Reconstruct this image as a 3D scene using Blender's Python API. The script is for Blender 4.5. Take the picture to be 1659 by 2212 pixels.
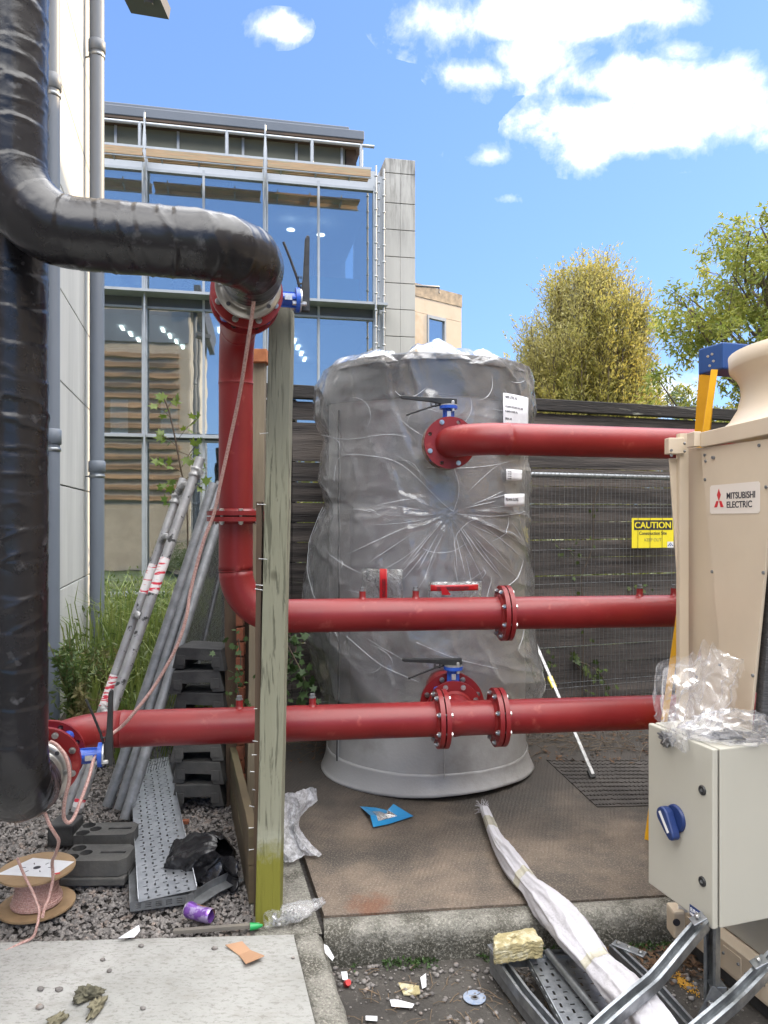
import bpy, bmesh, math, random
from mathutils import Vector, Matrix, noise
R = math.radians
random.seed(7)
F = 1600.0; CX = 829.5; HY = 1120.0; CH = 1.64      # focal length, optical centre and horizon in survey units, camera height
scene = bpy.context.scene
for o in list(bpy.data.objects): bpy.data.objects.remove(o)

# ---------------- camera ----------------
cd = bpy.data.cameras.new('camera'); cam = bpy.data.objects.new('camera', cd); scene.collection.objects.link(cam)
cam.location = (0, 0, CH); cam.rotation_euler = (R(90), 0, 0)
cd.sensor_width = 36; cd.lens = 36*1600/2212; cd.shift_y = 14/2212; cd.clip_start = .05; cd.clip_end = 3000
scene.camera = cam
scene.view_settings.view_transform = 'Standard'; scene.view_settings.look = 'None'
scene.view_settings.exposure = 2.1; scene.view_settings.gamma = 1

# ---------------- sun and sky ----------------
SUN_AZ, SUN_EL = 60, 27
sd = bpy.data.lights.new('sun', 'SUN'); sd.energy = 2.0; sd.angle = R(.5); sd.color = (1, .74, .44)
so = bpy.data.objects.new('sun', sd); scene.collection.objects.link(so)
sv = Vector((math.sin(R(SUN_AZ))*math.cos(R(SUN_EL)), math.cos(R(SUN_AZ))*math.cos(R(SUN_EL)), math.sin(R(SUN_EL))))
so.rotation_euler = sv.to_track_quat('Z', 'Y').to_euler()

class NT:
    def __init__(s, tree): s.t = tree; s.n = tree.nodes; s.l = tree.links
    def new(s, ty, **kw):
        nd = s.n.new(ty)
        for k, v in kw.items():
            if k.startswith('i_'):
                key = k[2:].replace('_', ' ')
                nd.inputs[key].default_value = v
            else: setattr(nd, k, v)
        return nd
    def math(s, op, a, b=None, c=None, clamp=False):
        nd = s.n.new('ShaderNodeMath'); nd.operation = op; nd.use_clamp = clamp
        for i, x in enumerate((a, b, c)):
            if x is None: continue
            if isinstance(x, (int, float)): nd.inputs[i].default_value = x
            else: s.l.new(x, nd.inputs[i])
        return nd.outputs[0]
    def ramp(s, fac, stops):
        nd = s.n.new('ShaderNodeValToRGB'); cr = nd.color_ramp
        while len(cr.elements) < len(stops): cr.elements.new(.5)
        for e, (p, c) in zip(cr.elements, stops):
            e.position = p; e.color = (c, c, c, 1) if isinstance(c, (int, float)) else (*c, 1)
        s.l.new(fac, nd.inputs[0]); return nd.outputs[0]
    def noise(s, vec, scale, detail=4, rough=.55, dist=0):
        nd = s.n.new('ShaderNodeTexNoise'); nd.inputs['Scale'].default_value = scale
        nd.inputs['Detail'].default_value = detail; nd.inputs['Roughness'].default_value = rough
        nd.inputs['Distortion'].default_value = dist
        if vec is not None: s.l.new(vec, nd.inputs['Vector'])
        return nd.outputs[0]
    def mix(s, fac, a, b, mode='MIX'):
        nd = s.n.new('ShaderNodeMix'); nd.data_type = 'RGBA'; nd.blend_type = mode
        for key, x in ((0, fac), (6, a), (7, b)):
            if isinstance(x, (int, float)): nd.inputs[key].default_value = x
            elif isinstance(x, tuple): nd.inputs[key].default_value = (*x, 1)
            else: s.l.new(x, nd.inputs[key])
        return nd.outputs[2]

w = bpy.data.worlds.new('World'); scene.world = w; w.use_nodes = True
nt = NT(w.node_tree); nt.n.clear()
wo = nt.new('ShaderNodeOutputWorld'); bg = nt.new('ShaderNodeBackground'); bg.inputs[1].default_value = .12
sky = nt.new('ShaderNodeTexSky'); sky.sky_type = 'NISHITA'; sky.sun_disc = False
sky.sun_elevation = R(SUN_EL); sky.sun_rotation = R(SUN_AZ); sky.air_density = 1.1; sky.dust_density = .3; sky.ozone_density = 3
tc = nt.new('ShaderNodeTexCoord')
sep = nt.new('ShaderNodeSeparateXYZ'); nt.l.new(tc.outputs['Generated'], sep.inputs[0])
X, Y, Z = sep.outputs
yy = nt.math('MAXIMUM', Y, .02)
U = nt.math('DIVIDE', X, yy); V = nt.math('DIVIDE', Z, yy)
n1 = nt.noise(tc.outputs['Generated'], 9, 9, .6, .3)
n2 = nt.noise(tc.outputs['Generated'], 3.2, 5, .5)
wob = nt.math('MULTIPLY', nt.math('SUBTRACT', n1, .5), .07)
U2 = nt.math('ADD', U, wob)
wob2 = nt.math('MULTIPLY', nt.math('SUBTRACT', n2, .5), .05); V2 = nt.math('ADD', V, wob2)
# cumulus patches by direction: centre (u, v), half sizes, strength
blobs = [(960,50,115,62,.9),(1160,40,230,70,1.1),(1330,25,190,40,1.05),(1030,150,85,50,.95),(1130,120,150,60,1),(1340,180,160,50,.95),(1520,225,160,95,1.2),(1280,285,130,75,1.1),(1620,250,90,75,.9),(1450,310,120,50,.85),(1500,120,90,30,.6),
         (600,60,58,32,.8),(1055,335,75,30,.8),(1095,425,42,16,.5),(880,90,45,16,.42),(1430,835,70,48,.9),(1650,300,60,40,.6),(1655,480,45,16,.5)]
acc = None
for px, py, rx, ry, k in blobs:
    a = nt.math('MULTIPLY', nt.math('SUBTRACT', U2, (px-CX)/F), F/rx)
    b = nt.math('MULTIPLY', nt.math('SUBTRACT', V2, (HY-py)/F), F/ry)
    r2 = nt.math('ADD', nt.math('MULTIPLY', a, a), nt.math('MULTIPLY', b, b))
    g = nt.math('MULTIPLY', nt.math('EXPONENT', nt.math('MULTIPLY', r2, -1.0)), k)
    acc = g if acc is None else nt.math('MAXIMUM', acc, g)
n3 = nt.noise(tc.outputs['Generated'], 14, 12, .62, .2)
fr = nt.math('GREATER_THAN', Y, .03)
m1 = nt.math('MULTIPLY', acc, fr)
m1 = nt.math('ADD', m1, nt.math('MULTIPLY', nt.math('SUBTRACT', n3, .5), 2.3))
mask1 = nt.ramp(m1, [(.20, 0), (.42, .22), (.66, .72), (1, 1)])
mask1 = nt.math('MULTIPLY', mask1, nt.math('GREATER_THAN', acc, .10))
# broken bright cloud, unseen, added overhead and behind the viewer to light the yard
n4 = nt.noise(tc.outputs['Generated'], 2.6, 10, .6, .3)
over = nt.ramp(nt.math('SUBTRACT', Z, nt.math('MULTIPLY', nt.math('MAXIMUM', Y, 0), .35)), [(.42, 0), (.60, 1)])
mask2 = nt.math('MULTIPLY', nt.ramp(n4, [(.36, 0), (.48, 1)]), over)
mask = nt.math('MAXIMUM', mask1, mask2, clamp=True)
hs = nt.new('ShaderNodeHueSaturation'); hs.inputs['Saturation'].default_value = .96; hs.inputs['Value'].default_value = .575
gm = nt.new('ShaderNodeGamma'); gm.inputs[1].default_value = .5; nt.l.new(nt.mix(1.0, sky.outputs[0], (1.25, 1.25, 1.25), 'MULTIPLY'), gm.inputs[0])
flat_ = nt.mix(1.0, gm.outputs[0], (.67, 1.03, 1.74), 'MULTIPLY')     # clear autumn blue, evened out toward the horizon
nt.l.new(flat_, hs.inputs['Color'])
cloudc = nt.mix(nt.ramp(nt.noise(tc.outputs['Generated'], 7, 6, .5), [(.35, 0), (.6, 1)]), (2.7, 2.9, 3.3), (3.9, 3.85, 3.85))
col = nt.mix(mask1, hs.outputs[0], cloudc)
col = nt.mix(mask2, col, (16, 15.8, 15.6))
nt.l.new(col, bg.inputs[0]); nt.l.new(bg.outputs[0], wo.inputs[0])

# ---------------- helpers ----------------
def P(px, py, d): return Vector(((px-CX)/F*d, d, CH+(HY-py)/F*d))
def G(px, py, z=0.0):
    d = F*(CH-z)/(py-HY); return Vector(((px-CX)/F*d, d, z))
def PL(px, py, p0, n):                      # ray through a surveyed direction met with the vertical plane (p0, n)
    v = Vector(((px-CX)/F, 1, (HY-py)/F)); o = Vector((0, 0, CH))
    t = (Vector(p0)-o).dot(Vector(n))/v.dot(Vector(n)); return o+v*t
def vn(p, s=1.0): return noise.noise(Vector(p)*s)
def fbm(p, s=1.0, o=4):
    a = 0; k = 1; t = 0
    for i in range(o): a += k*noise.noise(Vector(p)*s); t += k; k *= .5; s *= 2.05
    return a/t
def ridge(x): return 1-abs(2*(x-math.floor(x))-1)

ORG = {}
def tag(o, label, cat, group=None, kind=None):
    if label: o['label'] = label
    if cat: o['category'] = cat
    if group: o['group'] = group
    if kind: o['kind'] = kind
    return o
def thing(name, label, cat, loc=(0, 0, 0), group=None):
    o = bpy.data.objects.new(name, None); scene.collection.objects.link(o); o.empty_display_size = .1
    o.location = loc; ORG[o.name] = Vector(loc); return tag(o, label, cat, group)
def org(p): return ORG.get(p.name, Vector((0, 0, 0))) if p else Vector((0, 0, 0))
def link(name, me, parent=None, M=None, label=None):
    o = bpy.data.objects.new(name, me); scene.collection.objects.link(o)
    if parent: o.parent = parent; ORG[o.name] = org(parent)
    if M is not None:
        M = Matrix.Translation(-org(parent)) @ M
        o.matrix_local = M
    if label: o['label'] = label
    return o
def frame(z, up=Vector((0, 0, 1))):
    z = Vector(z).normalized(); up = Vector(up)
    if abs(z.dot(up.normalized())) > .98: up = Vector((0, 1, 0)) if abs(z.y) < .9 else Vector((1, 0, 0))
    x = up.cross(z).normalized(); y = z.cross(x)
    return Matrix((x, y, z)).transposed().to_4x4()
def at(p, z=(0, 0, 1), up=(0, 0, 1)): return Matrix.Translation(Vector(p)) @ frame(z, up)

class MB:
    def __init__(s): s.v = []; s.f = []; s.m = []; s.sm = []; s.cur = 0
    def add(s, vs, fs, smooth=False):
        b = len(s.v); s.v += [Vector(p) for p in vs]
        for f in fs: s.f.append([b+i for i in f]); s.m.append(s.cur); s.sm.append(smooth)
        return s
    def box(s, c, size, M=None):
        x, y, z = (k/2 for k in size); c = Vector(c)
        vs = [Vector((a*x, b*y, d*z)) for a in (-1, 1) for b in (-1, 1) for d in (-1, 1)]
        vs = [c+((M.to_3x3() @ p) if M else p) for p in vs]
        return s.add(vs, [(0,1,3,2),(4,6,7,5),(0,4,5,1),(2,3,7,6),(0,2,6,4),(1,5,7,3)])
    def box2(s, a, b):
        a = Vector(a); b = Vector(b); return s.box((a+b)/2, [abs(b[i]-a[i]) for i in range(3)])
    def beam(s, p0, p1, w, h, up=(0, 0, 1)):
        p0 = Vector(p0); p1 = Vector(p1); return s.box((p0+p1)/2, (w, h, (p1-p0).length), frame(p1-p0, up))
    def tube(s, pts, r, n=16, caps=True, up=None, closed=False, sy=1.0):
        pts = [Vector(p) for p in pts]; N = len(pts); L = 0; rings = []
        t0 = (pts[1]-pts[0]).normalized()
        x = (Vector(up) if up else (Vector((0, 0, 1)) if abs(t0.z) < .9 else Vector((1, 0, 0))))
        x = (x-t0*x.dot(t0)).normalized()
        for i, p in enumerate(pts):
            a = pts[max(i-1, 0)]; c = pts[min(i+1, N-1)]; t = (c-a).normalized()
            x = (x-t*x.dot(t)).normalized(); y = t.cross(x)
            if i: L += (p-pts[i-1]).length
            ring = []
            for k in range(n):
                th = 2*math.pi*k/n
                rr = r(L, th, p) if callable(r) else (r[i] if isinstance(r, (list, tuple)) else r)
                ring.append(p+x*math.cos(th)*rr+y*math.sin(th)*rr*sy)
            rings.append(ring)
        vs = [q for rg in rings for q in rg]; fs = []
        for i in range(N-1):
            for k in range(n): fs.append((i*n+k, i*n+(k+1) % n, (i+1)*n+(k+1) % n, (i+1)*n+k))
        s.add(vs, fs, True)
        if caps:
            b = len(s.v); s.add(rings[0], [tuple(reversed(range(n)))]); s.add(rings[-1], [tuple(range(n))])
        return s
    def lathe(s, prof, M, n=32, smooth=True, capb=True, capt=True):
        vs = []; fs = []
        for r, z in prof:
            for k in range(n):
                th = 2*math.pi*k/n; vs.append(M @ Vector((r*math.cos(th), r*math.sin(th), z)))
        for i in range(len(prof)-1):
            for k in range(n): fs.append((i*n+k, i*n+(k+1) % n, (i+1)*n+(k+1) % n, (i+1)*n+k))
        s.add(vs, fs, smooth)
        if capb and prof[0][0] > 1e-4: s.add(vs[:n], [tuple(reversed(range(n)))])
        if capt and prof[-1][0] > 1e-4: s.add(vs[-n:], [tuple(range(n))])
        return s
    def prism(s, poly, M, t):                # outline in local xy, thickness t along local z
        n = len(poly); a = [M @ Vector((x, y, 0)) for x, y in poly]; b = [M @ Vector((x, y, t)) for x, y in poly]
        s.add(a+b, [tuple(reversed(range(n))), tuple(range(n, 2*n))]+[(i, (i+1) % n, n+(i+1) % n, n+i) for i in range(n)])
        return s
    def grid(s, fn, nu, nv, smooth=True, wrap=False):
        vs = [fn(i/nu, j/nv) for j in range(nv+1) for i in range(nu+(0 if wrap else 1))]; w_ = nu if wrap else nu+1; fs = []
        for j in range(nv):
            for i in range(nu):
                i2 = (i+1) % w_ if wrap else i+1
                fs.append((j*w_+i, j*w_+i2, (j+1)*w_+i2, (j+1)*w_+i))
        return s.add(vs, fs, smooth)
    def blob(s, c, size, seed=0, amp=.25, sc=2.0, n=10, m=7, M=None):
        c = Vector(c); vs = []
        for j in range(m+1):
            ph = math.pi*j/m
            for i in range(n):
                th = 2*math.pi*i/n
                p = Vector((math.sin(ph)*math.cos(th), math.sin(ph)*math.sin(th), math.cos(ph)))
                k = 1+amp*fbm(p*sc+Vector((seed*3.1, seed*1.7, 0)), 1, 3)*2
                q = Vector((p.x*size[0]*k, p.y*size[1]*k, p.z*size[2]*k))
                vs.append(c+((M.to_3x3() @ q) if M else q))
        fs = [(j*n+i, (j+1)*n+i, (j+1)*n+(i+1) % n, j*n+(i+1) % n) for j in range(m) for i in range(n)]
        return s.add(vs, fs, True)
    def build(s, name, mats, parent=None, bevel=0, M=None, label=None, clean=False, solid=0):
        o0 = Vector((0, 0, 0)) if M is not None else org(parent)
        me = bpy.data.meshes.new(name); me.from_pydata([p-o0 for p in s.v], [], s.f)
        mats = mats if isinstance(mats, (list, tuple)) else [mats]
        for m in mats: me.materials.append(m)
        me.polygons.foreach_set('material_index', s.m); me.polygons.foreach_set('use_smooth', s.sm); me.update()
        if clean:
            bm = bmesh.new(); bm.from_mesh(me); bmesh.ops.remove_doubles(bm, verts=bm.verts, dist=1e-5)
            bmesh.ops.recalc_face_normals(bm, faces=bm.faces); bm.to_mesh(me); bm.free()
        o = link(name, me, parent, M, label)
        if solid:
            md = o.modifiers.new('solid', 'SOLIDIFY'); md.thickness = solid
        if bevel:
            md = o.modifiers.new('bevel', 'BEVEL'); md.width = bevel; md.segments = 2; md.limit_method = 'ANGLE'; md.angle_limit = R(40)
        return o

def plate_mesh(outline, holes, t, name='plate'):     # flat plate with real holes, lying in local xy, centred thickness
    cu = bpy.data.curves.new(name, 'CURVE'); cu.dimensions = '2D'; cu.fill_mode = 'BOTH'; cu.extrude = t/2
    for ring in [outline]+holes:
        sp = cu.splines.new('POLY'); sp.points.add(len(ring)-1); sp.use_cyclic_u = True
        for q, (x, y) in zip(sp.points, ring): q.co = (x, y, 0, 1)
    return curve_to_mesh(cu, name)
def curve_to_mesh(cu, name):
    ob = bpy.data.objects.new('tmp', cu); scene.collection.objects.link(ob)
    dg = bpy.context.evaluated_depsgraph_get(); me = bpy.data.meshes.new_from_object(ob.evaluated_get(dg))
    me.name = name; bpy.data.objects.remove(ob); bpy.data.curves.remove(cu); return me
def text_mesh(body, size, bold=.0, ex=.0006, sx=1.0, align='LEFT'):
    cu = bpy.data.curves.new('t', 'FONT'); cu.body = body; cu.size = size; cu.offset = bold*size; cu.extrude = ex; cu.align_x = align
    me = curve_to_mesh(cu, 'lettering')
    for v in me.vertices: v.co.x *= sx
    return me
def text(body, size, M, mat, parent, bold=.0, sx=1.0, align='LEFT', name='lettering', ex=.0006):
    me = text_mesh(body, size, bold, ex, sx, align); me.materials.clear(); me.materials.append(mat)
    return link(name, me, parent, M)
def circ(x, y, r, n=16): return [(x+r*math.cos(2*math.pi*i/n), y+r*math.sin(2*math.pi*i/n)) for i in range(n)]
def rect(x, y, a, b): return [(x-a, y-b), (x+a, y-b), (x+a, y+b), (x-a, y+b)]
def fillet(pts, rad, n=10):
    pts = [Vector(p) for p in pts]; out = [pts[0]]
    for i in range(1, len(pts)-1):
        a = (pts[i-1]-pts[i]).normalized(); b = (pts[i+1]-pts[i]).normalized(); ang = a.angle(b)
        tl = rad/math.tan(ang/2); c = pts[i]+(a+b).normalized()*(rad/math.sin(ang/2))
        s0 = pts[i]+a*tl; s1 = pts[i]+b*tl
        for k in range(n+1):
            t = k/n; v0 = s0-c; v1 = s1-c; tot = v0.angle(v1)
            out.append(c+(v0*math.sin((1-t)*tot)+v1*math.sin(t*tot))/math.sin(tot))
    out.append(pts[-1]); return out
def dense(pts, step):
    out = [Vector(pts[0])]
    for a, b in zip(pts, pts[1:]):
        a = Vector(a); b = Vector(b); k = max(1, int((b-a).length/step))
        for i in range(1, k+1): out.append(a.lerp(b, i/k))
    return out
def smooth_path(pts, n=8):
    pts = [Vector(p) for p in pts]; out = []
    for i in range(len(pts)-1):
        p0 = pts[max(i-1, 0)]; p1 = pts[i]; p2 = pts[i+1]; p3 = pts[min(i+2, len(pts)-1)]
        for k in range(n):
            t = k/n
            out.append(.5*((2*p1)+(p2-p0)*t+(2*p0-5*p1+4*p2-p3)*t*t+(3*p1-p0-3*p2+p3)*t**3))
    out.append(pts[-1]); return out

# ---------------- materials ----------------
def mat(name, c1, c2=None, scale=5, rough=.5, metal=0, bump=0, bscale=None, c3=None, s3=1.5, t3=(.5, .65), spec=.5, stretch=None, coat=0, rvar=0, alpha=1, trans=0, detail=6, dist=.0, ctr=(.35, .65)):
    m = bpy.data.materials.new(name); m.use_nodes = True; t = NT(m.node_tree); b = t.n['Principled BSDF']
    tcn = t.new('ShaderNodeTexCoord'); vec = tcn.outputs['Object']
    if stretch:
        mp = t.new('ShaderNodeMapping'); mp.inputs['Scale'].default_value = stretch; t.l.new(vec, mp.inputs[0]); vec = mp.outputs[0]
    b.inputs['Base Color'].default_value = (*c1, 1); b.inputs['Roughness'].default_value = rough; b.inputs['Metallic'].default_value = metal
    b.inputs['Specular IOR Level'].default_value = spec; b.inputs['Coat Weight'].default_value = coat; b.inputs['Alpha'].default_value = alpha
    if trans: b.inputs['Transmission Weight'].default_value = trans
    if c2:
        nz = t.noise(vec, scale, detail, .6, dist); fac = t.ramp(nz, [(ctr[0], 0), (ctr[1], 1)]); c = t.mix(fac, c1, c2)
        if c3:
            c = t.mix(t.ramp(t.noise(vec, s3, 5, .6), [(t3[0], 0), (t3[1], 1)]), c, c3)
        t.l.new(c, b.inputs['Base Color'])
        if rvar:
            t.l.new(t.math('ADD', t.math('MULTIPLY', nz, rvar), rough-rvar/2, clamp=True), b.inputs['Roughness'])
    if bump:
        bn = t.new('ShaderNodeBump'); bn.inputs['Strength'].default_value = min(1, bump*1.0); bn.inputs['Distance'].default_value = .01
        t.l.new(t.noise(vec, bscale or scale*4, 6, .6), bn.inputs['Height']); t.l.new(bn.outputs[0], b.inputs['Normal'])
    m['nt'] = 1
    return m
def nodes(m): return NT(m.node_tree), m.node_tree.nodes['Principled BSDF']
def film(name, tint=(1, 1, 1), milk=.35, milkc=(.75, .77, .8), rough=.12, bump=.6, bscale=18, gl=.55, stretch=None, crease=0):
    # thin plastic film: see-through, milky share, sharp sheen
    m = bpy.data.materials.new(name); m.use_nodes = True; t = NT(m.node_tree); t.n.clear()
    out = t.new('ShaderNodeOutputMaterial'); tr = t.new('ShaderNodeBsdfTransparent'); tr.inputs[0].default_value = (*tint, 1)
    df0 = t.new('ShaderNodeBsdfDiffuse'); df0.inputs['Color'].default_value = (*milkc, 1); tl0 = t.new('ShaderNodeBsdfTranslucent'); tl0.inputs[0].default_value = (*milkc, 1)
    df = t.new('ShaderNodeMixShader'); df.inputs[0].default_value = .35; t.l.new(df0.outputs[0], df.inputs[1]); t.l.new(tl0.outputs[0], df.inputs[2])
    gs = t.new('ShaderNodeBsdfGlossy'); gs.inputs['Roughness'].default_value = rough; gs.inputs[0].default_value = (1, 1, 1, 1)
    tcn = t.new('ShaderNodeTexCoord'); vec = tcn.outputs['Object']
    if stretch:
        mp = t.new('ShaderNodeMapping'); mp.inputs['Scale'].default_value = stretch; t.l.new(vec, mp.inputs[0]); vec = mp.outputs[0]
    bn = t.new('ShaderNodeBump'); bn.inputs['Strength'].default_value = bump; bn.inputs['Distance'].default_value = .02
    hh = t.noise(vec, bscale, 5, .55, .8)
    if crease:
        for sc_, st_, wt in ((crease, (1, 1, .35), 1.1), (crease*1.7, (.5, .5, 1.3), .7)):
            mp3 = t.new('ShaderNodeMapping'); mp3.inputs['Scale'].default_value = st_; t.l.new(tcn.outputs['Object'], mp3.inputs[0])
            rn = t.new('ShaderNodeTexNoise'); rn.noise_type = 'RIDGED_MULTIFRACTAL'; rn.inputs['Scale'].default_value = sc_; rn.inputs['Detail'].default_value = 2.5; rn.inputs['Distortion'].default_value = .5
            t.l.new(mp3.outputs[0], rn.inputs['Vector']); hh = t.math('ADD', t.math('MULTIPLY', rn.outputs[0], wt), hh)
    t.l.new(hh, bn.inputs['Height']); t.l.new(bn.outputs[0], gs.inputs['Normal']); t.l.new(bn.outputs[0], df0.inputs['Normal'])
    fr = t.new('ShaderNodeFresnel'); fr.inputs[0].default_value = 1.5; t.l.new(bn.outputs[0], fr.inputs['Normal'])
    m1_ = t.new('ShaderNodeMixShader'); m2_ = t.new('ShaderNodeMixShader')
    lw = t.new('ShaderNodeLayerWeight'); lw.inputs[0].default_value = .5; t.l.new(bn.outputs[0], lw.inputs['Normal'])     # a film seen on edge is milkier
    mk = t.math('ADD', t.math('MULTIPLY', t.ramp(t.noise(vec, bscale*.35, 5, .6, .6), [(.35, 0), (.7, 1)]), milk*.7), milk*.5)
    mk = t.math('ADD', mk, t.math('MULTIPLY', t.math('POWER', lw.outputs['Facing'], 4.0), .35), clamp=True)
    t.l.new(mk, m1_.inputs[0]); t.l.new(tr.outputs[0], m1_.inputs[1]); t.l.new(df.outputs[0], m1_.inputs[2])
    t.l.new(t.math('MULTIPLY', fr.outputs[0], gl*2.2, clamp=True), m2_.inputs[0]); t.l.new(m1_.outputs[0], m2_.inputs[1]); t.l.new(gs.outputs[0], m2_.inputs[2])
    t.l.new(m2_.outputs[0], out.inputs[0]); return m

M_red = mat('red_paint', (.175, .008, .010), (.225, .013, .014), 3, .40, 0, .06, 60, coat=.0, rvar=.25, c3=(.29, .05, .042), s3=13, t3=(.60, .72), detail=9)
M_bolt = mat('zinc_bolt', (.62, .62, .6), (.4, .4, .4), 40, .28, 1, .1, 80)
M_galv = mat('galvanised', (.36, .38, .4), (.22, .235, .25), 22, .42, .85, .08, 60, rvar=.2)
M_galvd = mat('galvanised_dull', (.24, .25, .26), (.14, .145, .15), 14, .5, .55, .12, 60, rvar=.2)
M_alu = mat('worn_aluminium', (.5, .5, .5), (.22, .22, .22), 26, .45, .5, .15, 60, ctr=(.42, .62))
M_silver = mat('pressed_flange_steel', (.48, .46, .43), (.4, .39, .37), 12, .34, .9, .05, 50)
M_foil = mat('foil_tape', (.75, .74, .73), (.55, .55, .56), 18, .2, 1, .7, 22)
M_blue = mat('valve_blue', (.015, .07, .42), (.02, .1, .5), 8, .35, 0, .1, 60, coat=.2)
M_blk = mat('black_paint', (.012, .012, .013), (.03, .03, .03), 20, .4, 0, .1, 80)
M_steeltag = mat('tag', (.6, .6, .6), (.4, .4, .4), 60, .35, .7)
def wrapmat():
    m = mat('black_wrap', (.006, .006, .008), (.015, .014, .017), 3.2, .27, 0, 0, rvar=.22, c3=(.06, .06, .065), s3=14, t3=(.62, .72), detail=8)
    t, b = nodes(m); tcn = t.new('ShaderNodeTexCoord')
    bn = t.new('ShaderNodeBump'); bn.inputs['Strength'].default_value = .30; bn.inputs['Distance'].default_value = .012
    h = t.math('ADD', t.noise(tcn.outputs['Object'], 13, 3, .45, .6), t.math('MULTIPLY', t.noise(tcn.outputs['Object'], 90, 3, .6), .06))
    t.l.new(h, bn.inputs['Height']); t.l.new(bn.outputs[0], b.inputs['Normal']); return m
M_wrap = wrapmat()
M_wood = mat('treated_post', (.19, .195, .135), (.115, .12, .08), 7, .8, 0, .5, 26, stretch=(1, 1, .06), c3=(.25, .255, .19), s3=4, t3=(.5, .7))
M_woodbrown = mat('old_brown_timber', (.10, .065, .04), (.05, .035, .025), 9, .85, 0, .5, 30, stretch=(1, 1, .08), c3=(.16, .12, .08), s3=3)
M_board = mat('retaining_board', (.13, .095, .055), (.075, .06, .035), 9, .85, 0, .4, 30, stretch=(.15, .15, 1), c3=(.12, .13, .05), s3=3)
M_fence = mat('dark_fence_board', (.075, .065, .060), (.022, .019, .019), 9, .8, 0, .8, 24, stretch=(.22, .22, 4.5), c3=(.14, .118, .105), s3=2.2, t3=(.48, .7))
M_cap = mat('fence_cap', (.04, .035, .033), (.017, .016, .016), 8, .85, 0, .8, 24, stretch=(.4, .4, 4), c3=(.22, .22, .18), s3=7, t3=(.62, .67), detail=9)
M_orange = mat('cut_timber_end', (.42, .16, .06), (.3, .1, .04), 20, .8, 0, .3, 40)
M_brick = mat('red_brick', (.30, .10, .05), (.2, .07, .04), 14, .9, 0, .5, 40)
M_cream = mat('cream_metal', (.60, .505, .385), (.555, .465, .355), 2.5, .42, 0, .03, 160, coat=.05)
M_cab = mat('cabinet_paint', (.46, .445, .385), (.445, .43, .37), 2, .45, 0, .12, 420)
M_white = mat('white_plastic', (.78, .78, .77), (.7, .7, .7), 4, .45)
M_paper = mat('paper', (.72, .73, .76), (.6, .6, .64), 10, .6, 0, .2, 30)
M_ink = mat('ink', (.02, .02, .03), (.03, .03, .04), 10, .6)
M_inkred = mat('ink_red', (.6, .02, .03), (.5, .02, .03), 10, .5)
M_inkfade = mat('ink_faded', (.36, .33, .08), (.3, .27, .07), 10, .6)
M_yel = mat('sign_yellow', (.78, .66, .03), (.72, .6, .03), 6, .4)
M_yelL = mat('ladder_yellow', (.80, .43, .015), (.72, .37, .012), 9, .42, 0, .1, 60)
M_navy = mat('navy_plastic', (.012, .03, .12), (.014, .035, .14), 6, .42)
M_navy2 = mat('ladder_blue', (.01, .05, .19), (.012, .06, .22), 6, .45)
M_rub = mat('black_rubber', (.02, .02, .022), (.035, .035, .036), 12, .7, 0, .4, 50, c3=(.07, .07, .068), s3=5, t3=(.5, .75))
M_rubg = mat('dusty_block', (.085, .083, .08), (.06, .06, .058), 12, .85, 0, .4, 50, c3=(.12, .115, .105), s3=5, t3=(.5, .75))
M_lead = mat('dark_grey_metal', (.075, .08, .092), (.09, .096, .11), 3, .5, 0, .05, 40)
M_down = mat('downpipe_grey', (.155, .18, .22), (.13, .15, .185), 3, .5, 0, .08, 30, stretch=(1, 1, .2))
# ---------------- ground ----------------
UA = Vector((-.25, .968, 0)).normalized()      # away from the viewer, along the office wall
UB = Vector((.968, .25, 0)).normalized()       # across the yard
UC = Vector((.993, .115, 0)).normalized()      # along the kerb
M_grass_g = mat('field', (.035, .055, .015), (.06, .075, .02), .8, .95, 0, .5, 20)
M_soil = mat('damp_soil', (.055, .045, .036), (.03, .025, .021), 6, .95, 0, .8, 60, c3=(.11, .1, .085), s3=30, t3=(.6, .68))
M_road = mat('dirty_asphalt', (.075, .068, .06), (.042, .038, .034), 5, .92, 0, .8, 90, c3=(.13, .12, .105), s3=55, t3=(.6, .68))
M_gravb = mat('gravel_base', (.10, .09, .082), (.04, .036, .034), 60, .95, 0, 1, 90)
M_stone = mat('gravel_stone', (.27, .25, .235), (.125, .115, .11), 30, .85, 0, .3, 120, c3=(.26, .21, .18), s3=22, t3=(.55, .66))
def pathmat():
    m = mat('pale_concrete', (.335, .335, .32), (.265, .265, .25), 2.6, .85, 0, .25, 45, c3=(.375, .37, .355), s3=.9, detail=9)
    t, b = nodes(m); base = b.inputs['Base Color'].links[0].from_socket
    tcn = t.new('ShaderNodeTexCoord'); mp = t.new('ShaderNodeMapping'); mp.inputs['Scale'].default_value = (1, 2.2, 1); t.l.new(tcn.outputs['Object'], mp.inputs[0])
    sp = t.ramp(t.noise(mp.outputs[0], 34, 6, .8), [(.535, 0), (.575, 1)])
    c = t.mix(t.math('MULTIPLY', sp, .5), base, (.13, .125, .11))
    sp2 = t.ramp(t.noise(mp.outputs[0], 7, 8, .8), [(.50, 0), (.62, 1)])
    c = t.mix(t.math('MULTIPLY', sp2, .4), c, (.20, .19, .165)); t.l.new(c, b.inputs['Base Color']); return m
M_path = pathmat()
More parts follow.
